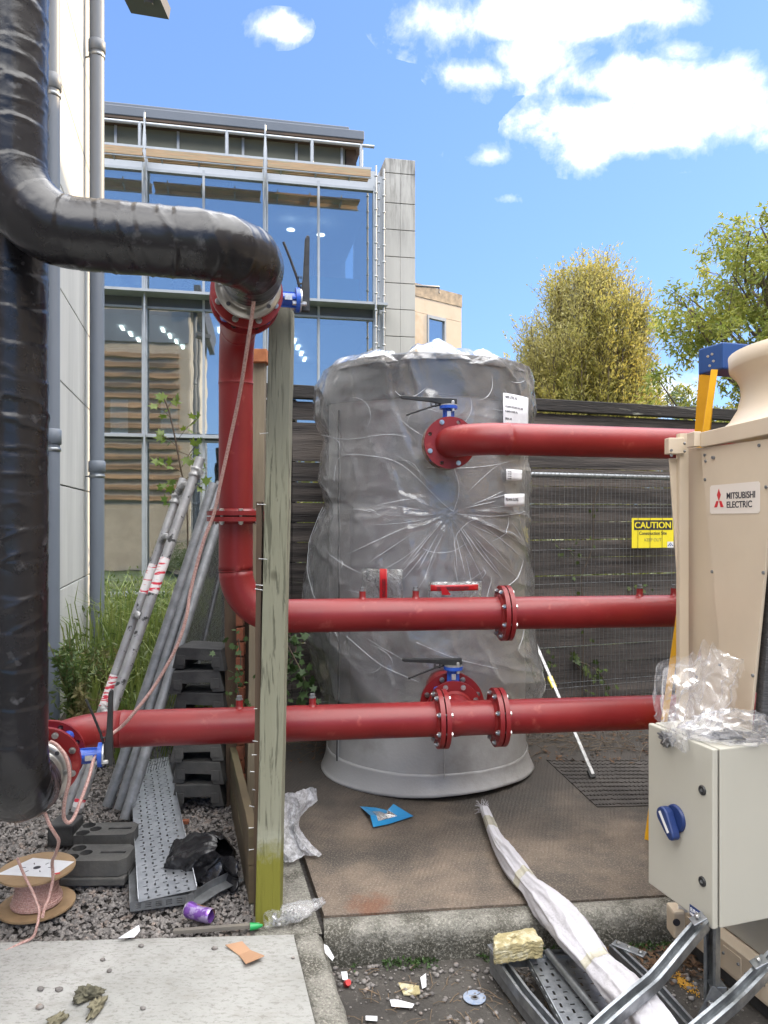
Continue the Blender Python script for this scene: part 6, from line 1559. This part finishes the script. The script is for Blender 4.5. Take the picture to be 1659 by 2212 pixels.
mb = MB(); an_ = R(-52); Mk = M @ Matrix.Translation((-.004, .0, .01)) @ Matrix.Rotation(an_, 4, 'Z')
oq = [(.030*math.cos(t_)-.022, .030*math.sin(t_)) for t_ in [math.pi*.5+math.pi*k/10 for k in range(11)]]+[(.045, -.019), (.060, -.014), (.066, 0), (.060, .014), (.045, .019)]
mb.prism(oq, Mk, .034); mb.build('grip', M_navy, hb, bevel=.006)
mb = MB(); mb.prism(rect(0, -.0, .036, .007), Mk @ Matrix.Translation((-.002, -.0268, .020)) @ Matrix.Rotation(R(90), 4, 'X'), .001)
mb.prism(rect(.0, 0, .038, .006), Mk @ Matrix.Translation((0, -.0, .0345)), .001); mb.build('indicator', M_white, hb)
M = dM(1490, 1976, .0005); wv_ = .062; mb = MB(); mb.prism([(0, 0), (wv_, 0), (wv_, .038), (0, .038)], M, .0008); bd = mb.build('maker_plate', M_navy, cab)
M2_ = M @ Matrix.Translation((.004, .017, .0014)); text('EUROPA', .018, M2_, M_paper, bd, .005, .8)
mb = MB(); mb.prism([(.004, .004), (wv_-.006, .004), (wv_-.006, .012), (.004, .012)], M @ Matrix.Translation((0, 0, .001)), .0006); mb.build('strip', M_paper, bd)
# stand
st = thing('cabinet_stand', 'galvanised strut stand with two angled braces under the pale cabinet', 'stand', P(1535, 2212, 2.55))
p_ = P(1538, 2000, 2.56); mb = MB(); sweep(mb, cprof, [Vector((p_.x, p_.y, -.06)), Vector((p_.x, p_.y, .28))], (-.7, -.7, 0)); mb.build('upright', M_galv, st)
for pts, lb_ in (([P(1520, 1992, 2.50), P(1470, 2050, 2.42), P(1425, 2105, 2.36), P(1404, 2127, 2.33), P(1370, 2155, 2.28), P(1318, 2200, 2.22), P(1270, 2245, 2.18)], ''), ([P(1700, 2040, 2.45), P(1655, 2090, 2.38), P(1600, 2147, 2.32), P(1575, 2170, 2.28), P(1530, 2208, 2.24), P(1480, 2250, 2.2)], '')):
    mb = MB(); sweep(mb, cprof, smooth_path(pts, 4), (-.25, -.35, 1)); mb.build('brace', M_galv, st)
for px, py, d in ((1508, 1985, 2.46), (1640, 2078, 2.36)):
    c_ = P(px, py, d); mb = MB(); mb.box(c_, (.05, .045, .006), Matrix.Rotation(-.5, 4, 'Y')); o = mb.build('lug', M_galv, st, bevel=.002)
    b = bpy.data.objects.new('bolt', bolt_mesh(.012, .009)); scene.collection.objects.link(b); b.parent = o; b.location = c_+Vector((0, 0, .004))-org(st); b.rotation_euler = (.0, -.5, 0)
fc_ = P(1535, 2125, 2.56); mb = MB(); mb.prism([(-.075, -.10), (.03, -.10), (.03, .0), (.0, .03), (-.01, .035)], Matrix.Translation(fc_+Vector((0, -.03, -.02))) @ Matrix.Rotation(R(90), 4, 'X'), .005); mb.box(fc_+Vector((.02, .01, -.05)), (.055, .06, .1)); o = mb.build('foot_bracket', M_galv, st, bevel=.002)
b = bpy.data.objects.new('bolt', bolt_mesh(.008, .011)); scene.collection.objects.link(b); b.parent = o; b.location = fc_+Vector((-.018, -.04, -.045))-org(st); b.rotation_euler = (R(90), 0, 0)
# film bags on the cabinet
M_bagf = film('loose_film', milk=.16, milkc=(.86, .86, .9), rough=.2, bump=.25, bscale=10, gl=.16)
bag = thing('film_bag', 'tall crumpled clear plastic bag standing on the pale cabinet', 'plastic bag', P(1460, 1590, 2.72)+Vector((0, 0, 0)))
mb = MB()
cA = P(1500, 1510, 2.66)
def bagf(u, v):
    L_ = P(1408, 1488, 2.62).lerp(P(1440, 1612, 2.58), v); Rr = P(1598, 1440, 2.78).lerp(P(1560, 1600, 2.72), v)
    tp_ = P(1478, 1432, 2.70); p = L_.lerp(Rr, u)
    p += Vector((0, 0, .10*math.sin(math.pi*u)**.6*(1-v)*(1+.5*fbm((u*5, 0, 2), 1))))
    p += Vector((.0, -.05+.09*(ridge(u*2.3+v*.7+.7*fbm((u*2, v*2, 0), 1))-.5)+.05*fbm((u*5, v*6, 2), 1, 3), .03*fbm((u*7, v*4, 5), 1, 3)))
    return p
mb.grid(bagf, 90, 70)
def bagb(u, v): q = bagf(1-u, v); return q+Vector((.0, .07+.03*fbm((u*4, v*4, 9), 1), .012*fbm((u*6, v*3, 4), 1)))
mb.grid(bagb, 70, 50); mb.build('film', M_bagf, bag)
bag2 = thing('film_bag', 'flatter clear plastic bag with dark wadding heaped on the right of the cabinet top', 'plastic bag', P(1580, 1600, 2.6))
mb = crumple(P(1575, 1580, 2.60), (.15, .11, .07), 12, 90, 50, .25, .16, Z1+.002); mb.build('film', M_bagf, bag2)
mb = crumple(P(1592, 1602, 2.60), (.10, .06, .026), 4, 50, 30, .6, .4, Z1+.001); mb.build('wadding', mat('dark_wadding', (.05, .05, .052), (.14, .14, .145), 16, .5, 0, .6, 40), bag2)
mb = crumple(P(1448, 1596, 2.68), (.035, .04, .03), 5, 40, 24, .6, .5); mb.build('knot', mat('dark_knot', (.08, .08, .085), (.2, .2, .2), 20, .3, 0, .6, 40), bag)

# ---------------- yellow ladder ----------------
ld = thing('step_ladder', 'yellow fibreglass step ladder with a blue top behind the heat pump', 'ladder', P(1450, 1800, 3.75))
t0_ = P(1543, 800, 3.42); f0_ = P(1438, 1535, 3.62); f0_ = t0_+(f0_-t0_)*1.40
cpf = [(-.038, -.014), (.038, -.014), (.038, .014), (.030, .014), (.030, -.008), (-.030, -.008), (-.030, .014), (-.038, .014)]
sd_ = Vector((.30, .10, 0))
for k_, (off, sp_) in enumerate(((Vector((0, 0, 0)), Vector((0, 0, 0))), (sd_, Vector((.06, .0, 0))))):
    mb = MB(); sweep(mb, cpf, [t0_+off, f0_+off+sp_], (1, -.4, 0)); mb.build('rail', M_yelL, ld)
for k_, (off, sp_) in enumerate(((Vector((.01, .10, 0)), Vector((.36, .5, 0))), (sd_+Vector((0, .1, 0)), Vector((.4, .5, 0))))):
    mb = MB(); sweep(mb, cpf, [t0_+off, f0_+off+sp_], (1, .4, 0)); mb.build('rear_rail', M_yelL, ld)
for k_ in range(1, 8): f = k_/8; a = t0_.lerp(f0_, f); mb = MB(); mb.beam(a+Vector((.02, 0, 0)), a+sd_*(1+.15*f), .07, .025); mb.build('step', M_galv, ld)
mb = MB(); tcM = frame(sd_, (0, 0, 1)).to_3x3()
ca_ = t0_+sd_*.5+Vector((.025, .06, .065)); mb.box(ca_, (.16, .125, .36), frame(sd_)); mb.build('top_cap', M_navy2, ld, bevel=.008)
for px, py in ((1529, 770), (1533, 790), (1538, 765), (1541, 780)): mb = MB(); mb.lathe([(.006, 0), (.005, .004)], at(P(px, py, 3.33), (-.5, -1, 0)), 10); mb.build('rivet', M_bolt, ld)

# ---------------- plants ----------------
def leafmat(name, c1, c2, sc=3, tr=.45, c3=None):
    m = bpy.data.materials.new(name); m.use_nodes = True; t = NT(m.node_tree); t.n.clear(); out = t.new('ShaderNodeOutputMaterial')
    df = t.new('ShaderNodeBsdfPrincipled'); df.inputs['Roughness'].default_value = .5; tl_ = t.new('ShaderNodeBsdfTranslucent'); g = t.new('ShaderNodeNewGeometry')
    tcn = t.new('ShaderNodeTexCoord'); nz = t.noise(tcn.outputs['Object'], sc, 3, .6)
    f = t.math('ADD', t.math('MULTIPLY', g.outputs['Random Per Island'], .55), t.math('MULTIPLY', t.ramp(nz, [(.35, 0), (.65, 1)]), .45))
    c = t.mix(f, c1, c2)
    if c3: c = t.mix(t.ramp(t.noise(tcn.outputs['Object'], sc*.5, 3, .5), [(.5, 0), (.62, 1)]), c, c3)
    t.l.new(c, df.inputs['Base Color']); t.l.new(c, tl_.inputs[0])
    mx = t.new('ShaderNodeMixShader'); mx.inputs[0].default_value = tr; t.l.new(df.outputs[0], mx.inputs[1]); t.l.new(tl_.outputs[0], mx.inputs[2]); t.l.new(mx.outputs[0], out.inputs[0]); return m
M_will = leafmat('willow_leaf', (.23, .24, .07), (.45, .37, .085), .5, .45, (.34, .31, .12))
M_ash = leafmat('ash_leaf', (.12, .19, .04), (.34, .33, .06), .5, .5)
M_hedge = leafmat('hedge_leaf', (.10, .15, .03), (.28, .26, .05), .6, .4)
M_weed = leafmat('weed_leaf', (.05, .10, .022), (.12, .15, .04), 3, .35)
M_dryl = leafmat('dry_weed', (.22, .18, .07), (.12, .13, .05), 4, .35)
M_grassb = leafmat('grass_blade', (.09, .16, .03), (.22, .24, .06), 3, .4)
M_maple = leafmat('sycamore_leaf', (.06, .13, .02), (.17, .22, .03), 5, .4)
M_ivy = leafmat('ivy_leaf', (.035, .075, .02), (.06, .11, .03), 5, .25)
M_bark = mat('bark', (.12, .09, .06), (.06, .045, .035), 6, .9, 0, .6, 20)
def leaf(mb, p, d, n, L, W, fold=.15):
    d = d.normalized(); s = d.cross(n)
    if s.length < 1e-3: s = d.cross(Vector((0, 0, 1))+Vector((.1, .2, 0)))
    s.normalize(); u = s.cross(d)
    mb.add([p, p+d*L*.45+s*W/2+u*W*fold, p+d*L, p+d*L*.45-s*W/2+u*W*fold], [(0, 1, 2), (0, 2, 3)] if False else [(0, 1, 2, 3)])
def rv(rnd): 
    while True:
        v = Vector((rnd.uniform(-1, 1), rnd.uniform(-1, 1), rnd.uniform(-1, 1)))
        if .05 < v.length < 1: return v.normalized()
# willow: fan of upright limbs with fine shoots
def willow(base, H, label):
    rnd = random.Random(21); t = thing('willow_tree', label, 'tree', base); tr = MB(); lf = MB()
    tr.tube(smooth_path([base, base+Vector((.1, 0, H*.12)), base+Vector((.0, 0, H*.28))], 5), .28, 10)
    for i in range(120):
        a = rnd.uniform(0, 6.283); sp_ = rnd.uniform(.0, 1)**.6; hh = H*(.985-.27*sp_**2.2)*rnd.uniform(.92, 1.0)
        if rnd.random() < .4: hh *= rnd.uniform(.62, .85)
        out = Vector((math.cos(a)*1.0, math.sin(a), 0))*H*.198*sp_
        if out.x < 0: out.x *= 1.12
        p0 = base+Vector((0, 0, H*rnd.uniform(.05, .22))); p3 = base+out*1.05+Vector((0, 0, hh)); p1 = p0+out*.55+Vector((0, 0, hh*.18)); p2 = base+out+Vector((0, 0, hh*.6))
        pts = smooth_path([p0, p1, p2, p3], 5); tr.tube(pts, [.06*(1-k/len(pts))+.006 for k in range(len(pts))], 5)
        for j, c in enumerate(pts[5:]):
            for s_ in range(12):
                d = (rv(rnd)*.55+Vector((out.x*.1, out.y*.1, .9))).normalized(); L = H*rnd.uniform(.05, .125); c2_ = c+rv(rnd)*.12; q = [c2_, c2_+d*L*.5+Vector((0, 0, 0)), c2_+d*L]
                if rnd.random() < .5: tr.tube(q, .006, 3, False)
                for k_ in range(13):
                    f = rnd.random(); pp = c2_.lerp(c2_+d*L, f)+rv(rnd)*.06; leaf(lf, pp, (d+rv(rnd)*.8), rv(rnd), rnd.uniform(.09, .16), rnd.uniform(.04, .065))
    tr.build('trunk', M_bark, t); lf.build('crown', M_will, t); return t
wd = 26
willow(Vector(((1272-CX)/F*wd, wd, -.2)), CH+(HY-578)/F*wd+.1, 'rounded yellowing willow beyond the fence, right of the wrapped tank')
def broad(base, H, Rr, label, seed, n=70, m=M_ash, leafL=.2, name='ash_tree', zlo=.25, dens=60, cl=.55):
    rnd = random.Random(seed); t = thing(name, label, 'tree', base, 'trees beyond the fence'); tr = MB(); lf = MB()
    tr.tube(smooth_path([base, base+Vector((.1, 0, H*.3)), base+Vector((-.1, 0, H*.7))], 6), [.22*(1-k/16)+.03 for k in range(13)], 10)
    for i in range(n):
        z = H*rnd.uniform(zlo, 1); f = (z/H-zlo)/(1-zlo); rad = Rr*math.sin(math.pi*min(.98, .16+.80*f))**.6*rnd.uniform(.35, 1.05); a = rnd.uniform(0, 6.283)
        e = base+Vector((math.cos(a)*rad, math.sin(a)*rad, z)); s0_ = base+Vector((0, 0, max(H*.15, z-rad*.8-H*.08))); mid = s0_.lerp(e, .5)+rv(rnd)*.3
        tr.tube(smooth_path([s0_, mid, e], 4), [.05, .045, .04, .035, .03, .025, .02, .015, .01][:9], 5)
        for k_ in range(5):
            d = (rv(rnd)+Vector((math.cos(a), math.sin(a), -.1))*.5).normalized(); e2 = e.lerp(mid, rnd.uniform(0, .6))+d*rnd.uniform(.2, cl*1.3); tr.tube([e.lerp(mid, .3*rnd.random()), e2], .008, 3, False)
            for q in range(dens//6):
                c = e2+rv(rnd)*rnd.uniform(0, cl*.5); dd = (rv(rnd)+Vector((0, 0, -.7))).normalized()
                for w_ in range(5): leaf(lf, c+dd*w_*leafL*.28, (rv(rnd)*.8+dd*.7), rv(rnd), leafL*rnd.uniform(.6, 1), leafL*.3)
    tr.build('trunk', M_bark, t); lf.build('crown', m, t); return t
bd_ = 17
broad(Vector(((1660-CX)/F*bd_, bd_, -.2)), CH+(HY-470)/F*bd_, 2.75, 'tall open crowned green tree behind the ladder at the right edge', 5, 120, leafL=.17, zlo=.30, dens=78, cl=.62)
broad(Vector(((1585-CX)/F*30, 30, -.2)), CH+(HY-845)/F*30, 2.6, 'low bushy tree filling the gap left of the ladder', 9, 40, M_hedge, .22, 'bushy_tree', .2, 60, .8)
broad(Vector(((1465-CX)/F*34, 34, -.2)), CH+(HY-850)/F*34, 1.4, 'small dark green tree just right of the willow', 12, 26, M_weed, .2, 'bushy_tree', .2, 60, .6)
broad(Vector(((1050-CX)/F*30, 30, -.2)), CH+(HY-758)/F*30, 1.3, 'distant yellow tree tip showing just above the wrapped tank', 15, 26, M_will, .2, 'small_tree', .4, 40, .4)
broad(Vector((-5.5, -9.0, -.2)), 8.5, 2.2, 'green tree behind the viewpoint, mirrored in the office glass', 33, 26, M_ash, .25, 'garden_tree', .3, 36, .8)
# sunlit hedge behind the fence
mb = MB(); rnd = random.Random(6)
for i in range(15000):
    u = rnd.random(); x = -1.5+u*16; y = 8.2+x*.33+rnd.uniform(-.4, 2.0); z = rnd.random()**.8*(2.15+.2*math.sin(x*1.7)+(.55 if x < 1.4 else 0)); leaf(mb, Vector((x, y, z-.1)), rv(rnd), rv(rnd), rnd.uniform(.10, .2), rnd.uniform(.05, .09))
o = mb.build('hedge', M_hedge); tag(o, 'sunlit undergrowth showing through the gaps of the dark fence', 'undergrowth', kind='stuff')
# weed bank between the pale wall and the tubes
def weed(base, H, label, seed, m=M_weed, n=9, spread=.14, L=.06, name='weed'):
    rnd = random.Random(seed); t = thing(name, label, 'plant', base, 'weeds growing by the pale wall'); st_ = MB(); lf = MB()
    for i in range(n):
        a = rnd.uniform(0, 6.283); h = H*rnd.uniform(.6, 1); e = base+Vector((math.cos(a)*spread*rnd.uniform(.3, 1.3), math.sin(a)*spread, h)); mid = base.lerp(e, .5)+Vector((0, 0, h*.1)); pts = smooth_path([base+rv(rnd)*.02, mid, e], 5); st_.tube(pts, .003, 4, False)
        for j in range(int(h/.012)):
            f = rnd.uniform(.12, 1); k_ = min(int(f*(len(pts)-1)), len(pts)-2); p = pts[k_].lerp(pts[k_+1], rnd.random()); leaf(lf, p, rv(rnd)+Vector((0, 0, .35)), rv(rnd), L*rnd.uniform(.6, 1.2), L*.32)
    st_.build('stem', M_dryl, t); lf.build('foliage', m, t); return t
wspec = [(160, 1560, 5.0, .62, 'tall leafy weed against the pale wall, nearest the black riser', M_weed), (178, 1470, 5.6, .5, 'leafy weed half way up the pale wall foot', M_weed), (205, 1500, 4.9, .48, 'yellowing bushy weed over the blue pot', M_dryl), (235, 1480, 5.8, .55, 'dry brown weed right of the blue pot', M_dryl)]
for i, (px, py, d, h, lb_, m) in enumerate(wspec):
    b = P(px, py, d); b.z = -.03+(.25 if i in (0, 1) else .1); weed(b, h, lb_, 40+i, m, 16, .16, .06)
mb = MB(); rnd = random.Random(77)
for i in range(13000):
    d = rnd.uniform(5.4, 11); k = rnd.uniform(-.44, -.19); x = k*d
    if x < -1.18-.25*d+.12 and d < WE: continue
    h = rnd.uniform(.3, 1.0)*(1.0 if d < 7 else 1.35)*(.75+.4*vn((x*1.3, d*1.1, 0)))
    b = Vector((x, d, -.05)); p = b+Vector((rnd.uniform(-.06, .06), rnd.uniform(-.1, .1), h*rnd.random())); leaf(mb, p, rv(rnd)+Vector((0, 0, .5)), rv(rnd), rnd.uniform(.04, .10), rnd.uniform(.015, .035))
o = mb.build('undergrowth', M_weed); tag(o, 'thick green undergrowth below the glass office, left of the leaning tubes', 'undergrowth', kind='stuff')
mb = MB()
for i in range(3600):
    d = rnd.uniform(4.9, 9); k = rnd.uniform(-.42, -.17) if i % 2 else rnd.uniform(-.27, -.19); x = k*d
    if x < -1.18-.25*d+.12: continue
    h = rnd.uniform(.35, 1.0)*(1.2 if d > 6 else .8); b = Vector((x, d, -.05)); a = rnd.uniform(0, 6.28); c = b+Vector((math.cos(a), math.sin(a), 0))*h*rnd.uniform(.05, .3); c.z = h*.75; e = b+Vector((math.cos(a), math.sin(a), 0))*h*rnd.uniform(.2, .6); e.z = h*rnd.uniform(.6, 1); s_ = Vector((-math.sin(a), math.cos(a), 0))*.006
    mb.add([b-s_, b+s_, c+s_*.9, e, c-s_*.9], [(0, 1, 2, 4), (4, 2, 3)])
o = mb.build('long_grass', M_grassb); tag(o, 'long green and straw coloured grass between the wall and the timber pier', 'grass', kind='stuff')
# dark soil bank under it
mb = MB(); mb.grid(lambda u, v: Vector((-4.2+u*3.9, 5.0+v*7, -.06+.05*fbm((u*9, v*9, 0), 1))), 20, 20); mb.build('soil', M_soil)['kind'] = 'structure'
# blue pot
pt_ = P(200, 1545, 5.0); pt_.z = -.03; po = thing('plant_pot', 'dark blue plant pot among the weeds behind the lower red pipe', 'plant pot', pt_); mb = MB(); mb.lathe([(.09, 0), (.12, .27), (.128, .27), (.128, .30), (.115, .30), (.105, .25)], at(pt_), 28, capt=False); mb.build('pot', mat('navy_pot', (.012, .015, .05), (.016, .02, .06), 5, .5), po)
# sycamore sapling
def palm(mb, p, d, n, S):
    d = d.normalized(); s = d.cross(n)
    if s.length < .01: s = Vector((1, 0, 0))
    s.normalize(); pts = []
    for i, (a, r_) in enumerate(((-150, .35), (-115, .8), (-85, .45), (-55, .95), (-28, .5), (0, 1.1), (28, .5), (55, .95), (85, .45), (115, .8), (150, .35))):
        pts.append(p+d*S*.25+(d*math.cos(R(a))+s*math.sin(R(a)))*S*.5*r_+n*.0)
    mb.add([p]+pts, [tuple([0]+list(range(1, 12)))])
sp_t = P(388, 1250, 6.2); sb = Vector((sp_t.x+.05, 6.2, -.05))
sy = thing('sycamore_sapling', 'young sycamore sapling with lobed leaves in front of the office glass', 'sapling', sb); st_ = MB(); lf = MB(); rnd = random.Random(3)
stem = smooth_path([sb, P(405, 1130, 6.2), P(388, 1000, 6.2), P(368, 900, 6.2), P(355, 862, 6.2)], 8); st_.tube(stem, .007, 6)
tw = [((392, 1020), (345, 1000)), ((392, 1010), (430, 955)), ((396, 1040), (445, 1010)), ((382, 965), (345, 940)), ((380, 955), (425, 905)), ((370, 905), (340, 880)), ((362, 880), (385, 862)), ((405, 1100), (360, 1085)), ((402, 1075), (450, 1035)), ((385, 975), (425, 1000)), ((395, 1030), (355, 1050)), ((360, 870), (350, 855))]
for (a, b) in tw:
    A__ = P(*a, 6.2); B__ = P(*b, 6.2+rnd.uniform(-.15, .15)); st_.tube([A__, (A__+B__)/2+Vector((0, 0, .02)), B__], .003, 4)
    for k_ in range(5):
        f = .45+.15*k_; c = A__.lerp(B__, min(f, 1)); palm(lf, c+rv(rnd)*.02, (B__-A__).normalized()+rv(rnd)*.9+Vector((0, 0, -.2)), (Vector((0, -.8, .6))+rv(rnd)*.5).normalized(), rnd.uniform(.07, .13))
st_.build('stem', M_bark, sy); lf.build('foliage', M_maple, sy)
# ivy by the post, and climbers on the mesh
def ivy(name, label, pts, n, S, seed, m=M_ivy, stems=True, cat='climber'):
    rnd = random.Random(seed); t = thing(name, label, cat, pts[0]); st_ = MB(); lf = MB(); path = smooth_path(pts, 8)
    st_.tube(path, .004, 5)
    for i in range(n):
        k_ = rnd.randrange(len(path)); c = path[k_]+Vector((rnd.gauss(0, .045), rnd.uniform(-.05, .02), rnd.gauss(0, .045))); palm(lf, c, rv(rnd)+Vector((0, 0, -.3)), (Vector((0, -1, .3))+rv(rnd)*.5).normalized(), S*rnd.uniform(.6, 1.2))
    st_.build('stem', M_bark, t); lf.build('foliage', m, t)
ivy('ivy', 'broad leaved ivy between the thin post and the tank, above the lower red pipe', [P(580, 1540, 4.5), P(600, 1480, 4.5), P(640, 1400, 4.6), P(610, 1370, 4.6), P(655, 1460, 4.5), P(660, 1500, 4.5)], 75, .085, 1)
ivy('ivy', 'small ivy spray over the brick strip of the brown pier', [P(515, 1380, 4.15), P(520, 1430, 4.15), P(512, 1480, 4.15), P(528, 1540, 4.15)], 34, .055, 2)
vy = lambda px, py: PL(px, py, fe(0, 0, .06), FNn)
ivy('climbing_plant', 'bare twisting climber stem with a few leaves behind the wire mesh', [vy(1262, 1600), vy(1258, 1480), vy(1262, 1330), vy(1256, 1250), vy(1280, 1180), vy(1282, 1090), vy(1300, 1040)], 16, .06, 3, M_weed)
ivy('climbing_plant', 'leafy clump at the foot of the wire mesh panel', [vy(1230, 1570), vy(1290, 1500), vy(1240, 1430), vy(1300, 1460), vy(1330, 1560)], 60, .075, 4, M_weed)
for i, (px, py) in enumerate(((1310, 1330), (1225, 1185), (1382, 1270), (1180, 1430))): ivy('climbing_plant', ['leaf spray below the middle red pipe on the wire mesh', 'small leaf cluster high on the left of the wire mesh', 'pale leaf cluster beside the test point near the yellow ladder', 'leaf spray beside the raking aluminium prop'][i], [vy(px-14, py), vy(px+14, py+6)], 13, .055, 9+i, M_weed)
mb = MB(); rnd = random.Random(13)
for i in range(900):
    x = rnd.uniform(-.12, 1.25); yk = 2.945+.116*(x+.243); p = Vector((x, yk-rnd.uniform(.005, .06)*rnd.random()**1, -.148)); 
    if vn((x*5, 0, 3)) < -.02: continue
    leaf(mb, p+Vector((0, 0, rnd.uniform(0, .018))), rv(rnd)+Vector((0, -.3, .6)), rv(rnd), rnd.uniform(.01, .03), rnd.uniform(.006, .012))
o = mb.build('kerb_weeds', M_ivy); tag(o, 'low green weeds and moss growing along the foot of the kerb', 'weeds', kind='stuff')
mb = MB()
for i in range(900):
    if i % 3 == 0: x = rnd.uniform(.75, 1.3); y = 2.945+.116*(x+.243)-rnd.uniform(.01, .25); z = -.145
    else: px = rnd.uniform(620, 1450); p_ = G(px, rnd.uniform(1572, 1650), .004); x, y, z = p_.x, p_.y, .006
    leaf(mb, Vector((x, y, z)), Vector((rnd.uniform(-1, 1), rnd.uniform(-1, 1), .15)), Vector((0, 0, 1))+rv(rnd)*.5, rnd.uniform(.02, .05), rnd.uniform(.01, .025))
o = mb.build('fallen_leaves', mat('dead_leaf', (.12, .065, .03), (.07, .04, .025), 30, .85)); tag(o, 'brown fallen leaves along the fence foot and the kerb end', 'leaves', kind='stuff')

mb = MB(); rnd = random.Random(31)
for i in range(70):
    px = rnd.uniform(1130, 1440) if i % 3 else rnd.uniform(612, 720); p = G(px, rnd.uniform(1585, 1625), .01); a = rnd.gauss(.3, .5); L = rnd.uniform(.08, .45); d = Vector((math.cos(a), math.sin(a), 0))*L
    mb.tube(smooth_path([p-d/2, p-d*.1+Vector((0, 0, rnd.uniform(.0, .05))), p+d*.2+Vector((0, rnd.uniform(-.03, .03), rnd.uniform(0, .04))), p+d/2], 4), rnd.uniform(.0012, .003), 5)
o = mb.build('dead_stems', mat('dead_stem', (.13, .10, .07), (.07, .055, .04), 30, .9)); tag(o, 'tangle of dead stems along the foot of the dark fence', 'stems', kind='stuff')
